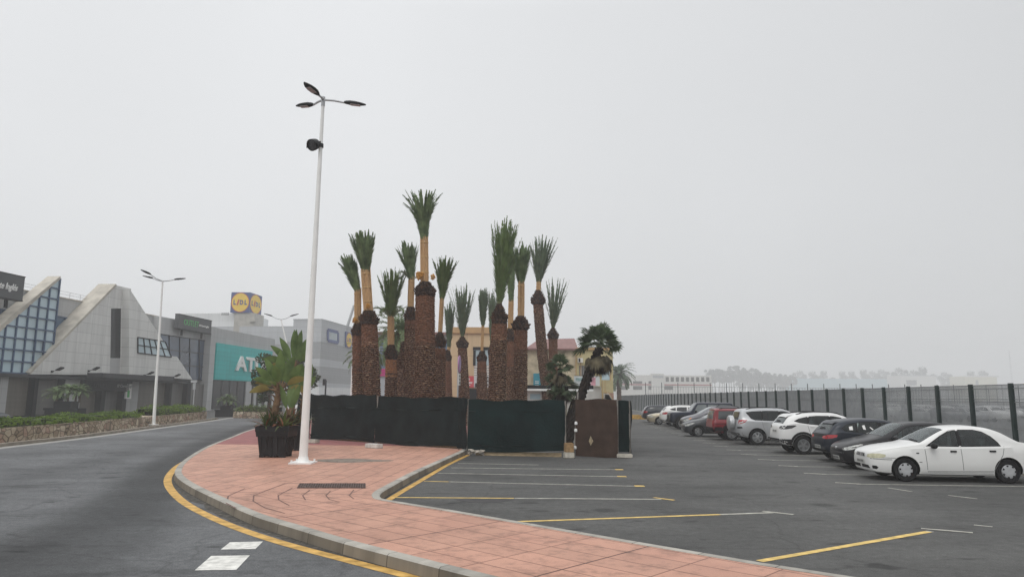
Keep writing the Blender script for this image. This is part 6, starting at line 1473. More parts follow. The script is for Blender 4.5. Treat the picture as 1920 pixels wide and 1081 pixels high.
def arch_band(wx, R, ri_, ro, a0=0, a1=180, zc_=None, n=14):
    zc_ = R + .015 if zc_ is None else zc_
    return [(wx + math.cos(R_(a0 + (a1 - a0) * i / n)) * ri_, zc_ + math.sin(R_(a0 + (a1 - a0) * i / n)) * ri_) for i in range(n + 1)] + [(wx + math.cos(R_(a1 - (a1 - a0) * i / n)) * ro, zc_ + math.sin(R_(a1 - (a1 - a0) * i / n)) * ro) for i in range(n + 1)]

WID = lambda W_, L_: [(0, W_ * .62), (.06, W_ * .74), (.2, W_ * .87), (.5, W_ * .96), (1.0, W_), (L_ - 1.2, W_), (L_ - .5, W_ * .96), (L_ - .18, W_ * .90), (L_ - .05, W_ * .80), (L_, W_ * .70)]
FW = lambda a: [(0, .56), (.05, .68)]
pt_white = paint('white', (.70, .70, .685)); pt_black = paint('black', (.012, .012, .014)); pt_navy = paint('slate_blue', (.022, .027, .037), .2); pt_pearl = paint('pearl_white', (.72, .72, .71)); pt_silver = paint('silver', (.45, .46, .47), .45)
pt_red = paint('red', (.19, .012, .018)); pt_grey = paint('dark_grey', (.045, .047, .052), .3); pt_grey2 = paint('mid_grey', (.10, .10, .112), .35); pt_blue = paint('dark_blue', (.012, .016, .030), .2); pt_beige = paint('champagne', (.42, .37, .27), .3); pt_dark = paint('night_blue', (.016, .018, .026), .2)

# 1 white saloon
S1 = dict(open=.955, L=4.24, paint=pt_white, R=.30, rim='hub7', wheels=(.82, 3.34), tum=.34, light=True,
    top=[(0, .66), (.04, .72), (.14, .77), (.5, .86), (1.1, .955), (1.22, .985), (1.55, 1.17), (1.95, 1.36), (2.2, 1.41), (2.55, 1.43), (2.95, 1.40), (3.2, 1.34), (3.5, 1.18), (3.74, 1.04), (3.85, 1.02), (4.12, .99), (4.2, .94), (4.24, .86)],
    belt=[(0, .60), (.04, .66), (.14, .71), (.5, .80), (1.1, .885), (1.6, .905), (2.4, .915), (3.2, .935), (3.7, .965), (4.12, .945), (4.2, .90), (4.24, .82)],
    bot=[(0, .36), (.03, .26), (.10, .22), (.35, .19), (1.2, .17), (3.0, .17), (3.7, .22), (4.1, .27), (4.2, .34), (4.24, .44)], wid=WID(.84, 4.24),
    sidewin=[[(1.40, .925), (1.56, 1.02), (1.78, 1.165), (2.02, 1.295), (2.16, 1.315), (2.16, .935)], [(2.26, .937), (2.26, 1.322), (2.62, 1.325), (2.82, 1.28), (3.0, 1.17), (3.13, 1.03), (3.17, .962)]],
    sideframe=[[(1.33, .905), (1.52, 1.03), (1.75, 1.185), (2.0, 1.32), (2.22, 1.345), (2.6, 1.35), (2.86, 1.30), (3.05, 1.19), (3.21, 1.03), (3.26, .945), (3.2, .935), (2.3, .915), (1.45, .90)]],
    screens={'windscreen': (1.26, 1.92, .66, .56), 'rear_window': (3.72, 3.22, .60, .52)},
    seams=[((1.32, .90), (1.36, .28)), ((2.21, .92), (2.24, .27)), ((3.28, .94), (3.22, .72)), ((3.22, .72), (2.98, .32)), ((1.36, .27), (2.98, .30)), ((.25, .60), (.60, .60))], handles=[(2.02, .795), (2.98, .815)], mirror=(1.52, .90), plate_f=.47,
    extra=[('headlamp', M['head_yellow'], 52, [[(.06, .36, .60), (.05, .42, .67), (.10, .58, .70), (.22, .74, .705), (.34, .80, .68), (.33, .80, .625), (.22, .75, .59), (.10, .56, .58)]], dict(pts3=True, res=.04)),
           ('grille', M['trim'], 'front', [[(-.30, .60), (-.02, .60), (-.02, .69), (-.27, .69)], [(.02, .60), (.30, .60), (.27, .69), (.02, .69)]], dict(both=False, off=.006)),
           ('lower_grille', M['trim'], 'front', [[(-.55, .31), (-.05, .31), (-.05, .39), (-.5, .39)], [(.05, .31), (.55, .31), (.5, .39), (.05, .39)]], dict(both=False, off=.006)),
           ('fog_recess', M['trim'], 30, [[(.08, .60, .31), (.08, .60, .39), (.12, .70, .39), (.13, .74, .345), (.11, .70, .30)]], dict(pts3=True)),
           ('grille_bar', pt_white, 'front', [[(x, .59), (x + .03, .59), (x + .03, .70), (x, .70)] for x in (-.2, -.1, .07, .17)], dict(both=False, off=.012)),
           ('bumper_seam', M['seam_grey'], 'side', [strip((.03, .565), (.50, .555), .018)], {}), ('side_repeater', M['trim'], 'side', [[(1.10, .72), (1.17, .72), (1.17, .75), (1.10, .75)]], {}),
           ('badge', M['trim'], 'side', [[(1.16, .50), (1.23, .50), (1.23, .515), (1.16, .515)]], {}), ('sill', M['trim'], 'side', [[(1.2, .175), (2.96, .175), (2.96, .24), (1.2, .24)]], {}), ('tail_lamp', M['tail_red'], 130, [[(4.2, .5, .70), (4.2, .5, .86), (4.1, .78, .88), (4.0, .80, .88), (4.0, .80, .72), (4.1, .78, .68)]], dict(pts3=True)), ('wiper', M['trim'], 'top', [[(1.24, -.5), (1.30, -.5), (1.33, .1), (1.30, .1)]], dict(both=False, off=.02))])
# 2 black small hatchback
S2 = dict(open=.985, L=3.84, paint=pt_black, R=.295, rim='steel', wheels=(.72, 3.16), tum=.36,
    top=[(0, .60), (.05, .67), (.2, .75), (.55, .86), (1.0, .96), (1.12, 1.0), (1.5, 1.20), (1.9, 1.375), (2.2, 1.42), (2.6, 1.435), (3.1, 1.40), (3.4, 1.33), (3.6, 1.15), (3.75, .95), (3.82, .80), (3.84, .7)],
    belt=[(0, .55), (.05, .61), (.2, .68), (.55, .78), (1.0, .87), (2, .92), (3.0, .97), (3.6, .98), (3.75, .88), (3.84, .65)],
    bot=[(0, .34), (.04, .24), (.12, .20), (.4, .18), (3.1, .18), (3.6, .24), (3.8, .32), (3.84, .42)], wid=WID(.83, 3.84),
    sidewin=[[(1.34, .93), (1.62, 1.12), (1.9, 1.28), (2.2, 1.325), (2.45, 1.33), (2.50, .955)], [(2.60, .96), (2.57, 1.335), (2.95, 1.325), (3.2, 1.27), (3.28, 1.12), (3.2, 1.0)]], screens={'windscreen': (1.16, 1.86, .66, .55), 'rear_window': (3.62, 3.38, .58, .50)}, seams=[((1.3, .9), (1.36, .3)), ((2.55, .95), (2.58, .3))], handles=[(2.38, .84)], mirror=(1.45, .93), mirror_mat=pt_black, plate_f=.33,
    extra=[('headlamp', M['head_lens'], 48, [[(.10, .40, .585), (.10, .40, .63), (.22, .62, .70), (.45, .77, .765), (.52, .79, .76), (.42, .78, .68), (.25, .70, .60), (.14, .52, .57)]], dict(pts3=True)), ('badge', M['chrome'], 'front', [[(-.06, .60), (.06, .60), (.08, .66), (-.08, .66)]], dict(both=False, off=.006)),
           ('bumper_strip', M['grey_trim'], 'front', [[(-.55, .475), (.55, .475), (.55, .51), (-.55, .51)]], dict(both=False)), ('lower_grille', M['trim'], 'front', [[(-.5, .24), (.5, .24), (.45, .28), (-.45, .28)]], dict(both=False))])
# 3 slate blue hatchback, rear to the lane
S3 = dict(open=1.0, L=4.28, paint=pt_navy, R=.32, rim='five', wheels=(.86, 3.50), tum=.36,
    top=[(0, .66), (.06, .74), (.25, .82), (.7, .93), (1.15, 1.0), (1.28, 1.03), (1.7, 1.24), (2.05, 1.39), (2.4, 1.45), (2.9, 1.46), (3.4, 1.42), (3.72, 1.36), (3.86, 1.30), (4.0, 1.16), (4.10, 1.03), (4.16, .98), (4.22, .92), (4.26, .80), (4.28, .68)],
    belt=[(0, .60), (.06, .67), (.25, .75), (.7, .85), (1.15, .91), (2.2, .93), (3.2, 1.0), (3.8, 1.04), (4.05, .98), (4.2, .88), (4.28, .62)],
    bot=[(0, .36), (.04, .26), (.12, .21), (.4, .19), (3.4, .19), (3.9, .27), (4.2, .34), (4.26, .42), (4.28, .5)], wid=WID(.905, 4.28),
    sidewin=[[(1.5, .96), (1.78, 1.13), (2.08, 1.28), (2.3, 1.325), (2.42, 1.33), (2.45, .975)], [(2.55, .98), (2.53, 1.34), (2.95, 1.34), (3.2, 1.32), (3.22, 1.02)], [(3.28, 1.03), (3.28, 1.31), (3.55, 1.25), (3.72, 1.13), (3.6, 1.06)]], sideframe=[[(1.45, .94), (2.0, 1.28), (2.4, 1.36), (3.0, 1.37), (3.4, 1.33), (3.62, 1.26), (3.80, 1.13), (3.62, 1.04), (3.2, .995), (2.2, .95)]],
    screens={'windscreen': (1.32, 2.02, .68, .58), 'rear_window': (4.07, 3.86, .62, .56)}, seams=[((1.45, .93), (1.5, .3)), ((2.5, .96), (2.55, .3)), ((3.3, 1.0), (3.35, .75))], handles=[(2.35, .88), (3.2, .92)], mirror=(1.6, .96), mirror_mat=pt_navy, plate_r=.50,
    extra=[('tail_lamp', M['tail_red'], 135, [[(4.27, .42, .80), (4.26, .42, .86), (4.2, .66, .91), (4.05, .84, .93), (3.93, .88, .92), (3.98, .88, .85), (4.1, .83, .81), (4.22, .62, .78)]], dict(pts3=True)), ('tailgate_shade', M['trim'], 'rear', [[(-.62, .84), (.62, .84), (.66, .94), (-.66, .94)]], dict(both=False, off=.003)), ('rear_diffuser', M['trim'], 'rear', [[(-.62, .36), (.62, .36), (.62, .43), (-.62, .43)]], dict(both=False)), ('rear_spoiler', pt_navy, 'top', [[(3.76, -.56), (3.93, -.52), (3.93, .52), (3.76, .56)]], dict(both=False, off=.035)), ('wiper', M['trim'], 'top', [[(4.02, -.3), (4.07, -.3), (4.06, .12), (4.03, .12)]], dict(both=False, off=.02)), ('sticker', M['white'], 'side', [[(3.38, 1.09), (3.50, 1.09), (3.50, 1.20), (3.38, 1.22)], [(2.95, 1.10), (3.04, 1.12), (3.06, 1.24), (2.97, 1.26)], [(2.66, 1.08), (2.74, 1.10), (2.82, 1.18), (2.79, 1.20)]], dict(off=.009))])
# 4 pearl white crossover
S4 = dict(open=1.13, pane=M['pane_tint'], L=4.39, paint=pt_pearl, R=.35, rim='ten', arch=1.15, wheels=(.90, 3.55), tum=.36, light=True, glass=M['tint'],
    top=[(0, .80), (.06, .89), (.25, .97), (.7, 1.05), (1.1, 1.11), (1.24, 1.14), (1.65, 1.36), (2.0, 1.52), (2.35, 1.585), (2.9, 1.59), (3.5, 1.55), (3.85, 1.48), (3.98, 1.43), (4.12, 1.28), (4.24, 1.13), (4.30, 1.06), (4.35, .92), (4.39, .72)],
    belt=[(0, .72), (.06, .82), (.25, .90), (.7, .98), (1.1, 1.02), (2.2, 1.05), (3.2, 1.14), (3.8, 1.20), (4.1, 1.16), (4.28, 1.0), (4.39, .66)],
    bot=[(0, .42), (.04, .32), (.12, .27), (.4, .24), (3.5, .24), (4.0, .31), (4.3, .38), (4.37, .44), (4.39, .5)], wid=WID(.905, 4.39),
    sidewin=[[(1.52, 1.08), (1.8, 1.25), (2.05, 1.39), (2.3, 1.44), (2.42, 1.445), (2.45, 1.10)], [(2.53, 1.105), (2.51, 1.45), (2.95, 1.45), (3.25, 1.425), (3.3, 1.17)], [(3.36, 1.18), (3.35, 1.41), (3.66, 1.34), (3.80, 1.27), (3.66, 1.22)]], screens={'windscreen': (1.28, 1.96, .69, .6), 'rear_window': (4.22, 4.0, .60, .54)}, seams=[((2.49, 1.09), (2.52, .4)), ((3.38, 1.16), (3.3, .85)), ((3.3, .85), (3.12, .5))], handles=[(2.36, 1.0), (3.2, 1.05)], handle_mat=pt_pearl, mirror=(1.62, 1.09), mirror_mat=pt_pearl, plate_r=.86, rails=(1.9, 3.7), raily=.58,
    extra=[('tail_lamp', M['tint'], 135, [[(4.30, .40, 1.0), (4.28, .50, 1.06), (4.14, .78, 1.09), (3.84, .875, 1.11), (3.80, .88, 1.08), (3.96, .86, .99), (4.12, .78, .95), (4.26, .58, .94)]], dict(pts3=True)), ('tail_glint', M['head_lens'], 135, [[(4.22, .66, 1.0), (4.20, .70, 1.04), (4.14, .78, 1.04), (4.16, .76, 1.0)]], dict(pts3=True, off=.008)),
           ('cladding', M['trim'], 'side', [arch_band(3.55, .35, .41, .50, -25, 180), arch_band(.90, .35, .41, .50, 0, 200), [(1.36, .24), (3.08, .24), (3.08, .42), (1.36, .42)], [(3.98, .30), (4.34, .36), (4.34, .57), (4.0, .57)]], {}), ('rear_bumper', M['trim'], 'rear', [[(-.80, .36), (.80, .36), (.80, .58), (-.80, .58)]], dict(both=False)), ('rear_spoiler', pt_pearl, 'top', [[(3.84, -.58), (4.05, -.54), (4.05, .54), (3.84, .58)]], dict(both=False, off=.04)), ('wiper', M['trim'], 'top', [[(4.14, -.3), (4.2, -.3), (4.19, .14), (4.15, .14)]], dict(both=False, off=.02)), ('shark_fin', pt_pearl, 'top', [[(3.7, -.02), (3.85, -.02), (3.85, .02), (3.7, .02)]], dict(both=False, off=.06))])
# 5 silver off-roader with a spare wheel
S5 = dict(open=1.135, pane=M['pane_tint'], L=4.32, paint=pt_silver, R=.36, rim='six', arch=1.14, wheels=(.87, 3.43), tum=.26, light=True, glass=M['tint'],
    top=[(0, .86), (.05, .95), (.2, 1.02), (.6, 1.08), (1.05, 1.13), (1.16, 1.16), (1.6, 1.42), (1.95, 1.60), (2.25, 1.665), (2.9, 1.68), (3.6, 1.66), (3.95, 1.62), (4.06, 1.57), (4.16, 1.32), (4.24, 1.08), (4.28, .95), (4.32, .75)],
    belt=[(0, .78), (.05, .88), (.2, .95), (.6, 1.01), (1.05, 1.05), (2.2, 1.08), (3.4, 1.12), (4.0, 1.13), (4.2, 1.02), (4.28, .88), (4.32, .68)],
    bot=[(0, .45), (.04, .36), (.12, .30), (.4, .27), (3.4, .27), (3.9, .33), (4.2, .40), (4.30, .46), (4.32, .52)], wid=WID(.91, 4.32),
    sidewin=[[(1.42, 1.10), (1.72, 1.32), (1.98, 1.49), (2.2, 1.53), (2.32, 1.535), (2.35, 1.115)], [(2.44, 1.12), (2.42, 1.54), (2.95, 1.54), (3.12, 1.535), (3.14, 1.14)], [(3.21, 1.145), (3.2, 1.53), (3.62, 1.51), (3.86, 1.47), (3.66, 1.22), (3.5, 1.155)]], sideframe=[[(1.36, 1.085), (1.95, 1.51), (2.2, 1.555), (3.0, 1.562), (3.7, 1.53), (3.93, 1.49), (3.70, 1.20), (3.52, 1.13), (2.4, 1.10)]],
    screens={'windscreen': (1.2, 1.9, .7, .62)}, seams=[((2.4, 1.10), (2.42, .42)), ((3.2, 1.12), (3.16, .85)), ((3.16, .85), (2.98, .45)), ((1.36, 1.08), (1.4, .45))], handles=[(2.28, 1.0), (3.06, 1.02)], handle_mat=pt_silver, mirror=(1.52, 1.11), mirror_mat=pt_silver, rails=(1.9, 3.85), raily=.6,
    extra=[('rear_window', M['tint'], 'rear', [[(-.60, 1.16), (.60, 1.16), (.52, 1.50), (-.52, 1.50)]], dict(both=False, off=.006)), ('tail_lamp', M['tail_red'], 130, [[(4.22, .66, 1.02), (4.20, .70, 1.14), (4.08, .82, 1.15), (3.88, .87, 1.14), (3.96, .88, 1.05), (4.1, .85, .98), (4.2, .74, .94)]], dict(pts3=True)), ('lamp_centre', M['head_lens'], 130, [[(4.2, .72, 1.0), (4.18, .74, 1.05), (4.04, .85, 1.05), (4.08, .85, 1.0)]], dict(pts3=True, off=.008)),
           ('cladding', M['grey_trim'], 'side', [[(1.38, .27), (2.96, .27), (2.96, .40), (1.38, .40)]], {}), ('rear_bumper', M['grey_trim'], 'rear', [[(-.82, .40), (.82, .40), (.82, .56), (-.82, .56)]], dict(both=False)), ('fog_lamp', M['trim'], 140, [[(4.26, .66, .74), (4.26, .66, .82), (4.12, .84, .83), (4.1, .85, .76)]], dict(pts3=True))])
# 6 red boxy off-roader
S6 = dict(L=4.3, paint=pt_red, R=.36, rim='six', arch=1.14, wheels=(.85, 3.35), tum=.16, smooth=False,
    top=[(0, .9), (.06, 1.0), (.2, 1.04), (1.15, 1.12), (1.25, 1.14), (1.75, 1.62), (1.95, 1.74), (2.2, 1.78), (4.0, 1.78), (4.12, 1.74), (4.2, 1.45), (4.25, 1.1), (4.3, .8)],
    belt=[(0, .82), (.06, .94), (.2, .98), (1.15, 1.04), (2, 1.08), (4.15, 1.08), (4.25, 1.0), (4.3, .75)], bot=[(0, .5), (.1, .38), (.4, .34), (4.1, .36), (4.3, .5)], wid=[(0, .68), (.1, .80), (.4, .85), (4.1, .85), (4.22, .83), (4.3, .76)],
    sidewin=[[(1.5, 1.12), (1.85, 1.62), (2.35, 1.66), (2.38, 1.12)], [(2.48, 1.12), (2.46, 1.66), (3.0, 1.66), (3.02, 1.12)], [(3.14, 1.12), (3.12, 1.66), (3.95, 1.64), (4.0, 1.14)]], screens={'windscreen': (1.3, 1.85, .7, .64)}, handles=[(2.3, 1.0), (2.95, 1.0)], rails=(2.1, 3.9), raily=.6,
    extra=[('rear_window', M['screen_glass'], 'rear', [[(-.66, 1.16), (.66, 1.16), (.62, 1.64), (-.62, 1.64)]], dict(both=False, off=.006)), ('tail_lamp', M['tail_red'], 'rear', [[(.62, .84), (.78, .84), (.78, 1.06), (.62, 1.06)]], {}), ('cladding', M['trim'], 'side', [[(1.3, .34), (2.9, .34), (2.9, .62), (1.3, .62)], [(3.82, .38), (4.26, .44), (4.26, .68), (3.82, .68)], arch_band(3.35, .36, .41, .52), arch_band(.85, .36, .41, .52), [(.02, .44), (.40, .40), (.40, .66), (.02, .66)]], {}), ('rear_bumper', M['trim'], 'rear', [[(-.8, .44), (.8, .44), (.8, .66), (-.8, .66)]], dict(both=False, off=.03)), ('belt_line', M['red_sign'] if False else M['trim'], 'side', [strip((.5, .86), (4.2, .86), .03)], {}), ('wiper', M['trim'], 'rear', [strip((-.1, 1.18), (.35, 1.22), .03)], dict(both=False, off=.02))])
_z = lambda z: z if z < .7 else .7 + (z - .7) * .83
for k_ in ('top', 'belt'): S6[k_] = [(a, _z(b)) for a, b in S6[k_]]
S6['sidewin'] = [[(a, _z(b)) for a, b in q] for q in S6['sidewin']]; S6['extra'] = [(n_, m_, f_, [[(a, _z(b)) for a, b in q] for q in ps], kw) for n_, m_, f_, ps, kw in S6['extra']]; S6['handles'] = [(a, _z(b)) for a, b in S6['handles']]
# 7 low dark grey hatch
S7 = dict(S2); S7.update(open=None, paint=pt_grey, rim='five', L=3.84, mirror_mat=pt_grey)
# 8 grey people carrier
S8 = dict(L=4.2, paint=pt_grey2, R=.31, rim='five', wheels=(.85, 3.4), tum=.34,
    top=[(0, .72), (.06, .82), (.3, .93), (.8, 1.06), (1.0, 1.12), (1.5, 1.40), (1.95, 1.58), (2.4, 1.63), (3.2, 1.62), (3.7, 1.54), (3.95, 1.35), (4.12, 1.0), (4.2, .75)], belt=[(0, .65), (.06, .75), (.3, .85), (.8, .96), (2, 1.03), (3.6, 1.08), (4.1, .92), (4.2, .7)], bot=[(0, .38), (.05, .28), (.2, .22), (3.6, .22), (4.1, .32), (4.2, .46)], wid=WID(.87, 4.2),
    sidewin=[[(1.35, 1.04), (1.75, 1.31), (2.05, 1.46), (2.4, 1.49), (2.42, 1.06)], [(2.5, 1.06), (2.48, 1.5), (3.1, 1.49), (3.15, 1.09)], [(3.22, 1.1), (3.2, 1.48), (3.62, 1.40), (3.7, 1.12)]], screens={'windscreen': (1.04, 1.9, .70, .58)}, mirror=(1.45, 1.06), plate_f=.42, rails=(2.1, 3.6), raily=.56,
    extra=[('headlamp', M['head_lens'], 45, [[(.08, .46, .66), (.1, .48, .74), (.3, .72, .84), (.46, .80, .86), (.42, .80, .76), (.2, .68, .66)]], dict(pts3=True)), ('indicator', M['orange'], 50, [[(.34, .76, .80), (.42, .79, .885), (.52, .82, .90), (.48, .82, .82)]], dict(pts3=True, off=.008)), ('grille', M['trim'], 'front', [[(-.42, .40), (.42, .40), (.42, .68), (-.42, .68)]], dict(both=False)), ('grille_surround', M['chrome'], 'front', [strip((-.46, .38), (-.46, .70), .05), strip((.46, .38), (.46, .70), .05)], dict(both=False, off=.008))])
# 9 dark blue boxy off-roader
S9 = dict(L=4.4, paint=pt_blue, R=.39, rim='six', arch=1.14, wheels=(.8, 3.4), tum=.14, smooth=False, glass=M['screen_glass'],
    top=[(0, .95), (.06, 1.1), (.15, 1.14), (1.35, 1.20), (1.42, 1.22), (1.75, 1.68), (1.9, 1.80), (2.1, 1.83), (4.2, 1.83), (4.3, 1.78), (4.36, 1.2), (4.4, .9)], belt=[(0, .88), (.06, 1.03), (.15, 1.07), (1.35, 1.12), (4.3, 1.14), (4.4, .85)], bot=[(0, .52), (.1, .44), (.4, .40), (4.2, .42), (4.4, .55)], wid=[(0, .70), (.08, .82), (.4, .88), (4.2, .88), (4.35, .84), (4.4, .8)],
    sidewin=[[(1.62, 1.18), (1.92, 1.68), (2.5, 1.70), (2.52, 1.18)], [(2.62, 1.18), (2.6, 1.70), (3.3, 1.70), (3.3, 1.18)], [(3.4, 1.18), (3.4, 1.70), (4.15, 1.68), (4.18, 1.2)]], screens={'windscreen': (1.46, 1.82, .72, .66)}, mirror=(1.75, 1.2),
    extra=[('grille', M['trim'], 'front', [[(-.4, .66), (.4, .66), (.4, 1.0), (-.4, 1.0)]], dict(both=False)), ('headlamp', M['head_lens'], 'front', [[(.50, .78), (.68, .78), (.68, .98), (.50, .98)]], {}), ('bumper', M['trim'], 'front', [[(-.78, .5), (.78, .5), (.78, .66), (-.78, .66)]], dict(both=False, off=.04)), ('cladding', M['trim'], 'side', [arch_band(3.4, .39, .44, .56), arch_band(.8, .39, .44, .56), [(1.3, .4), (2.9, .4), (2.9, .56), (1.3, .56)]], {})])
# 10 white crossover further back
S10 = dict(S4); S10.update(open=None, paint=pt_white, rim='five', mirror_mat=pt_white, extra=[('tail_lamp', M['tail_red'], 135, [[(4.30, .40, .94), (4.26, .55, 1.05), (4.1, .80, 1.08), (3.92, .87, 1.06), (3.96, .87, .96), (4.1, .82, .90), (4.24, .62, .90)]], dict(pts3=True)), ('cladding', M['grey_trim'], 'side', [arch_band(3.55, .35, .41, .47), [(3.98, .30), (4.34, .36), (4.34, .50), (4.0, .50)]], {}), ('rear_bumper', M['grey_trim'], 'rear', [[(-.80, .36), (.80, .36), (.80, .52), (-.80, .52)]], dict(both=False))])
S11 = dict(S1); S11.update(open=None, paint=pt_beige, rim='five', extra=[e for e in S1['extra'] if e[0] in ('grille', 'lower_grille')] + [('headlamp', M['head_lens'], 52, S1['extra'][0][3], dict(pts3=True))])
S12 = dict(S3); S12.update(open=None, paint=pt_dark, rim='six', L=4.5, top=[(0, .66), (.06, .74), (.25, .82), (.7, .93), (1.15, 1.0), (1.28, 1.03), (1.7, 1.24), (2.05, 1.39), (2.4, 1.46), (3.2, 1.47), (3.9, 1.43), (4.1, 1.36), (4.3, 1.12), (4.4, .98), (4.47, .8), (4.5, .68)], belt=[(0, .60), (.06, .67), (.25, .75), (.7, .85), (1.15, .91), (2.2, .93), (3.6, 1.0), (4.2, 1.0), (4.4, .86), (4.5, .62)], bot=[(0, .36), (.04, .26), (.12, .21), (.4, .19), (3.5, .19), (4.1, .27), (4.42, .34), (4.48, .42), (4.5, .5)], wid=WID(.89, 4.5), wheels=(.9, 3.62),
    sidewin=[[(1.5, .96), (1.78, 1.13), (2.08, 1.28), (2.42, 1.34), (2.45, .975)], [(2.55, .98), (2.53, 1.34), (3.2, 1.34), (3.22, 1.02)], [(3.3, 1.03), (3.28, 1.34), (3.85, 1.29), (4.0, 1.1)]], sideframe=None, screens={'windscreen': (1.32, 2.02, .68, .58), 'rear_window': (4.3, 4.08, .6, .55)}, extra=[('tail_lamp', M['tail_red'], 135, [[(4.46, .42, .80), (4.42, .5, .95), (4.3, .74, 1.0), (4.12, .85, .98), (4.16, .86, .86), (4.32, .78, .80)]], dict(pts3=True))], plate_r=.6)
def nose(sp, xf, yc, rot=0.0): return (Vector((xf, yc, 0)), -ROW + R_(rot))                       # front towards the lane
def tail(sp, xr, yc, rot=0.0):                                                          # rear towards the lane
    a = math.pi - ROW + R_(rot); d = Vector((math.cos(a), math.sin(a), 0)); return (Vector((xr, yc, 0)) - d * sp['L'], a)
def park(name, label, sp, pr, cat='car'): return car(name, label, sp, pr[0], pr[1], cat)
park('parked_car', 'white saloon with black door handles and a scuffed front wing, nearest of the parked row', S1, nose(S1, 9.62, 19.95, -3.2))
park('parked_car', 'small black hatchback nosing out between the white saloon and the slate blue car', S2, nose(S2, 10.25, 22.85, -1))
park('parked_car', 'slate blue hatchback parked tail out with red lamps and stickers in its window', S3, tail(S3, 10.72, 25.3))
q4 = park('parked_car', 'pearl white crossover tail out with dark smoked lamps and black wheel arches', S4, tail(S4, 10.55, 28.95))
t5, bv5 = park('parked_car', 'silver off-roader carrying a spare wheel on its tailgate', S5, tail(S5, 10.55, 34.3))
mb = MB(); mb.lathe([(.30, -.12), (.345, -.10), (.355, 0), (.345, .09), (.30, .13), (.1, .145), (.02, .145)], 32, (4.43, .06, .98), (1, 0, 0)); mb.build('spare_wheel_cover', pt_silver, t5, 40, local=True)
t6, bv6 = park('parked_car', 'boxy red off-roader with black lower sides between the silver car and a grey hatch', S6, tail(S6, 10.35, 37.7))
park('parked_car', 'low dark grey hatchback nosing out beside the red off-roader', S7, nose(S7, 9.75, 41.0))
park('parked_car', 'grey people carrier with orange indicators behind the low dark grey hatchback', S8, nose(S8, 11.0, 46.6))
park('parked_car', 'dark blue boxy off-roader with a flat roof and upright windscreen', S9, nose(S9, 11.05, 50.6))
park('parked_car', 'white crossover with red tail lamps next to the dark blue off-roader', S10, tail(S10, 11.5, 55.4))
park('parked_car', 'champagne coloured saloon tucked behind the white crossover with red lamps', S11, nose(S11, 11.15, 58.8))
park('parked_car', 'night blue estate with red lamps, last of the parked row by the yellow blocks', S12, tail(S12, 11.75, 64.6))
# stickers in the slate blue car, aerial
# far traffic by the shops
SX = dict(S3); SX.update(open=None, paint=pt_black, extra=[], seams=[], handles=[], plate_r=None, mirror_mat=pt_black)
q = aty(12, 772, 44); car('parked_car', 'black car with only its nose showing at the store end of the hedge', SX, Vector((q.x, 44, 0)), math.pi + .12, group='cars by the shops')
SY = dict(S4); SY.update(open=None, paint=pt_white, extra=[], seams=[], handles=[], plate_r=None, rails=None)
q = aty(540, 765, 74); car('parked_car', 'white car glimpsed between the paddle leaf plants beyond the road', SY, Vector((q.x, 74, 0)), -.2, group='cars by the shops')

# ------------------------------------------------------------------ security fence beside the bays
FX0, FH, FSP = 14.75, 2.62, 2.04
fdv = Vector((math.sin(R_(3.45)), math.cos(R_(3.45)), 0)); fpn = Vector((fdv.y, -fdv.x, 0)); fst = Vector((14.72, 21.0, 0)) - fdv * FSP * 2
M['fence_green'] = mat('dark_green_steel', (.012, .026, .024), .5, .15, 4); M['wire'] = mat('galvanised_mesh', (.26, .27, .275), .6, .1, 4)
t = thing('security_fence', 'tall steel mesh fence on dark green posts running behind the parked cars', 'fence', fst); NP = 64
for k in range(NP + 1):
    p = fst + fdv * FSP * k; mb = MB(); mb.obox(p - fpn * .045 + Vector((0, 0, FH / 2)), fdv * .04, fpn * .05, Vector((0, 0, FH / 2))); mb.obox(p - fpn * .1 + Vector((0, 0, FH / 2)), fdv * .055, fpn * .006, Vector((0, 0, FH / 2)))
    mb.obox(p - fpn * .05 + Vector((0, 0, .006)), fdv * .12, fpn * .12, Vector((0, 0, .006))); mb.build('post', M['fence_green'], t)
def mesh_panel(p, q, sp_, w_, h, z0=.08):
    mb = MB(); ln = (q - p).length; d = (q - p) / ln; n = int(ln / sp_); nr = Vector((d.y, -d.x, 0))
    for i in range(n):
        c = p + d * (i + .5) * ln / n; a, b_, e = c - d * w_ * .5, c + d * w_ * .5, c + nr * w_ * .9
        mb.add([(x.x, x.y, z) for z in (z0, h) for x in (a, b_, e)], [(0, 1, 4, 3), (1, 2, 5, 4), (2, 0, 3, 5)])
    for z, hh in ((.15, .012), (h * .5, .008), (h * .80, .016), (h * .83, .010), (h * .955, .012), (h - .01, .014)): mb.obox((p + q) / 2 + Vector((0, 0, z)) - nr * .008, d * ln / 2, nr * .006, Vector((0, 0, hh)))
    return mb
for k in range(NP):
    p = fst + fdv * (FSP * k + .03); q = fst + fdv * (FSP * (k + 1) - .03); near = k < 16
    mesh_panel(p, q, .05 if near else .075, .018 if near else .027, FH - .03).build('mesh_panel', M['wire'], t)
mb = MB(); mb.obox(fst + fdv * FSP * NP / 2 - fpn * .02 + Vector((0, 0, .06)), fdv * FSP * NP / 2, fpn * .12, Vector((0, 0, .06))); mb.build('base_strip', M['kerb'], t)
yb = thing('kerb_block', 'worn yellow painted kerb block at the far end of the bays', 'block', at(1190, 784)); q = at(1192, 785); mb = MB()
for k in range(3): mb.obox(q + Vector((k * .85 - .9, 0, .2)), (.4, 0, 0), (0, .3, 0), (0, 0, .2 + .03 * (k % 2)))
mb.build('blocks', M['yellow_paint'], yb)

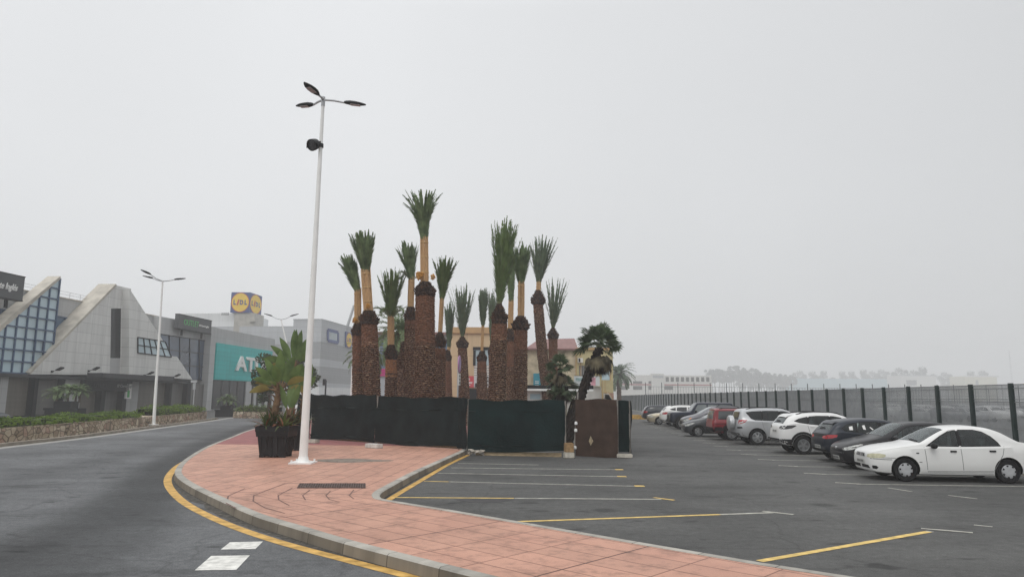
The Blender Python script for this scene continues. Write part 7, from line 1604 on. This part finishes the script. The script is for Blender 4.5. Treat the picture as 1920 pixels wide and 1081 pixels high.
# ------------------------------------------------------------------ beyond the fence: lower lot, far cars, far fence, hazy trees and sheds
fc_ = []
def far_car_mesh(sp):
    vs, fs, M_ = car_mesh(sp); me = bpy.data.meshes.new('far_car'); me.from_pydata(vs, [], fs); n = M_ // 2
    for m_ in (M['clad_white'], M['car_glass'], M['tyre']): me.materials.append(m_)
    return me, vs, fs, M_
FARP = [paint('far_white', (.7, .7, .7)), paint('far_grey', (.3, .31, .32)), paint('far_dark', (.09, .09, .10))]
FCM = {}
for si, sp in enumerate((S1, S2, S4)):
    for pi, pm in enumerate(FARP):
        vs, fs, M_ = car_mesh(sp); me = bpy.data.meshes.new('far_car'); mb = MB().add(vs, fs, 0); bv_ = BVHTree.FromPolygons(vs, fs)
        for s in (1, -1):
            for pl in sp['sidewin']:
                d, u, v = AX['side']; v_, f_ = patch(bv_, pl, (d * s, u, v), .006, .4); mb.add(v_, f_, 1)
        for x0, x1, w0, w1 in sp['screens'].values(): v_, f_ = patch(bv_, [(x0, -w0), (x1, -w1), (x1, w1), (x0, w0)], 'top', .006, .4); mb.add(v_, f_, 1)
        for wx in sp['wheels']:
            for s in (-1, 1): mb.lathe([(.3, -.1), (.31, .1)], 16, (wx, s * .78, .3), (0, 1, 0), 2)
        o = mb.build('distant_car', [pm, M['car_glass'], M['tyre']], None, 35); FCM[(si, pi)] = o.data; bpy.data.objects.remove(o)
rr_ = random.Random(21)
for row, (y0, x0, n_) in enumerate(((72, 30, 17), (90, 32, 20), (112, 36, 22))):
    for k in range(n_):
        if rr_.random() < .16: continue
        o = bpy.data.objects.new('distant_car', FCM[(rr_.randrange(3), rr_.choice((0, 0, 1, 1, 1, 2)))]); col.objects.link(o); o.location = (x0 + k * 2.7 + y0 * .05, y0 + rr_.uniform(-.4, .4), 0); o.rotation_euler = (0, 0, R_(90) + (math.pi if rr_.random() < .5 else 0))
        tag(o, 'car parked in the foggy lot beyond the mesh fence, too faint to tell apart', 'car', 'cars parked in the foggy lot beyond the fence')
# thin far fence
ft = thing('perimeter_fence', 'thin tall mesh fence on slim posts far across the foggy lot', 'fence', (20, 128, 0)); y_, x_ = 128, 24
for k in range(44): mb = MB(); mb.box(x_ + k * 2.9 - .05, x_ + k * 2.9 + .05, y_ - .05, y_ + .05, 0, 4.9); mb.build('post', M['fence_green'], ft)
mb = MB()
for k in range(44 * 6): mb.box(x_ + k * .483 - .02, x_ + k * .483 + .02, y_ - .01, y_ + .01, .1, 4.2)
for z in (.3, 1.6, 2.9, 4.15): mb.box(x_, x_ + 43 * 2.9, y_ - .03, y_ - .012, z - .03, z + .03)
mb.build('mesh_panel', M['wire'], ft)
# sheds and houses in the fog
def far_building(name, label, x0, x1, ytop, Y, depth, m_, parts):
    t, a0, a1, z = facade_box(name, label, x0, x1, ytop, Y, depth, m_)
    for nm, (px0, py0, px1, py1), mm_ in parts: panel(t, nm, px0, py0, px1, py1, Y, mm_, .12)
    return t
YF = 340
M['strip_red'] = mat('red_stripe', (.36, .10, .10), .8, .1, 1)
far_building('school_building', 'long white building with a red stripe and a row of square windows in the fog', 1153, 1335, 703, YF, 16, M['shop_white'],
    [('stripe', (1154, 719, 1334, 722.5), M['strip_red'])] + [('window', (x, 714, x + 17, 718.5), M['grille']) for x in (1158, 1187, 1216)] + [('window', (x, 723, x + 17, 730), M['grille']) for x in (1158, 1187, 1216, 1245)] + [('window', (1248 + k * 9.5, 706.5, 1248 + k * 9.5 + 6, 715), M['grille']) for k in range(9)])
far_building('roof_annex', 'small white rooftop room standing above the red striped building', 1222, 1246, 700, YF - .6, 3, M['shop_white'], [('louvre', (1224, 703, 1244, 708), M['grey_metal'])])
far_building('warehouse', 'long pale blue shed under the round hazy trees', 1490, 1690, 710, 960, 40, mat('pale_blue_sheet', (.26, .42, .47), .7, .08, .3), [('roof_edge', (1490, 709, 1690, 711.5), mat('blue_edge', (.3, .5, .6), .6, .05, 1))])
far_building('storehouse', 'white flat roofed storehouse with one dark opening in the fog', 1690, 1757, 703.5, 850, 30, M['shop_white'], [('roof_edge', (1690, 702.5, 1758, 705), M['grey_metal']), ('door', (1699, 712, 1719, 722), M['grille'])])
far_building('house', 'pale yellow house fading into the fog beside the lattice mast', 1811, 1872, 705, 880, 30, mat('pale_yellow_render', (.56, .52, .34), .85, .08, .5), [('roof_edge', (1810, 703.5, 1873, 706.5), M['shop_white']), ('window', (1829, 712, 1835, 722), M['grille'])])
mt = thing('lattice_mast', 'tall lattice radio mast almost lost in the fog', 'mast', (aty(1900, 740, 720).x, 720, 0)); c = mt.location.copy(); zt_ = aty(1893, 656, 720).z; mb = MB(); n = 14
for k in range(4):
    a = 1.5708 * k + .78; d = Vector((math.cos(a), math.sin(a), 0)); mb.bar(c + d * 1.3, c + d * .35 + Vector((0, 0, zt_)), .045)
for i in range(n):
    f0, f1 = i / n, (i + 1) / n
    for k in range(4):
        a, b_ = 1.5708 * k + .78, 1.5708 * (k + 1) + .78; d0 = Vector((math.cos(a), math.sin(a), 0)); d1 = Vector((math.cos(b_), math.sin(b_), 0)); mb.bar(c + d0 * (1.3 - .95 * f0) + Vector((0, 0, zt_ * f0)), c + d1 * (1.3 - .95 * f1) + Vector((0, 0, zt_ * f1)), .02)
mb.build('lattice', M['grey_metal'], mt)
# trees in the fog: two kinds, copied
def base_tree(name, label, h, cr, ch, n, seed, bare, clumps, group): return tree(name, label, Vector((0, 0, 0)), h, cr, ch, n, seed, 'pine', group, .30, clumps, .20, bare)
G1, G2 = 'tall bare stemmed pines in the fog', 'round trees along the foggy skyline'
pine = base_tree('fog_pine', 'tall pine with a bare stem in the foggy clump beside the striped building', 10, 2.0, 4.2, 1300, 61, .62, 16, G1)
rnd_t = base_tree('fog_tree', 'round topped tree on the foggy skyline, too faint to tell apart', 8, 2.4, 4.6, 1500, 62, .5, 18, G2)
lst = [(1332, 690, 165), (1341, 689, 168), (1350, 690, 170), (1359, 691, 166), (1368, 692, 169), (1377, 684, 172), (1387, 683, 170), (1396, 692, 174), (1408, 688, 176), (1417, 689, 172), (1428, 694, 176), (1438, 696, 170), (1448, 697, 175), (1458, 700, 172), (1468, 699, 178), (1478, 701, 174), (1487, 703, 178), (1336, 696, 175), (1355, 697, 178), (1372, 695, 180), (1392, 693, 182), (1403, 697, 178), (1413, 696, 181), (1423, 698, 180), (1433, 701, 178), (1453, 704, 181), (1473, 705, 180)]
first = True
for px, py, Y in lst:
    Y *= 5.0; x = aty(px, 740, Y).x; h = aty(px, py, Y).z; s = h / 10.3
    if first: pine.location = (x, Y, 0); pine.scale = (s,) * 3; first = False
    else: copy_tree(pine, (x, Y, 0), rnd.uniform(0, 6.28), scale=s)
first = True
for px, py, Y in [(1420, 700, 182), (1444, 703, 184), (1466, 704, 183), (1500, 697, 215), (1524, 698, 220), (1548, 697, 216), (1580, 698, 222), (1598, 698, 220), (1620, 695, 218), (1640, 698, 224), (1657, 695, 218), (1691, 692, 196), (1718, 696, 200), (1735, 690, 196), (1775, 700, 210), (1822, 698, 205), (1846, 697, 210), (1390, 700, 182), (1405, 704, 183)]:
    Y *= 5.0; x = aty(px, 740, Y).x; h = aty(px, py, Y).z; s = h / 8.3
    if first: rnd_t.location = (x, Y, 0); rnd_t.scale = (s,) * 3; first = False
    else: copy_tree(rnd_t, (x, Y, 0), rnd.uniform(0, 6.28), scale=s)

# ------------------------------------------------------------------ the fog: one even closed box of air
HAZE = .0013
m, nt, b = newmat('fog'); nt.nodes.remove(b); pv = nt.nodes.new('ShaderNodeVolumePrincipled'); pv.inputs['Density'].default_value = HAZE; pv.inputs['Color'].default_value = (.975, .98, .985, 1); pv.inputs['Anisotropy'].default_value = 0.0
nt.links.new(pv.outputs[0], nt.nodes['Material Output'].inputs['Volume'])
mb = MB(); mb.box(-GR - 12, GR + 12, -72, GR + 12, -1.0, 60.0); hz = mb.build('haze', m); hz['kind'] = 'stuff'
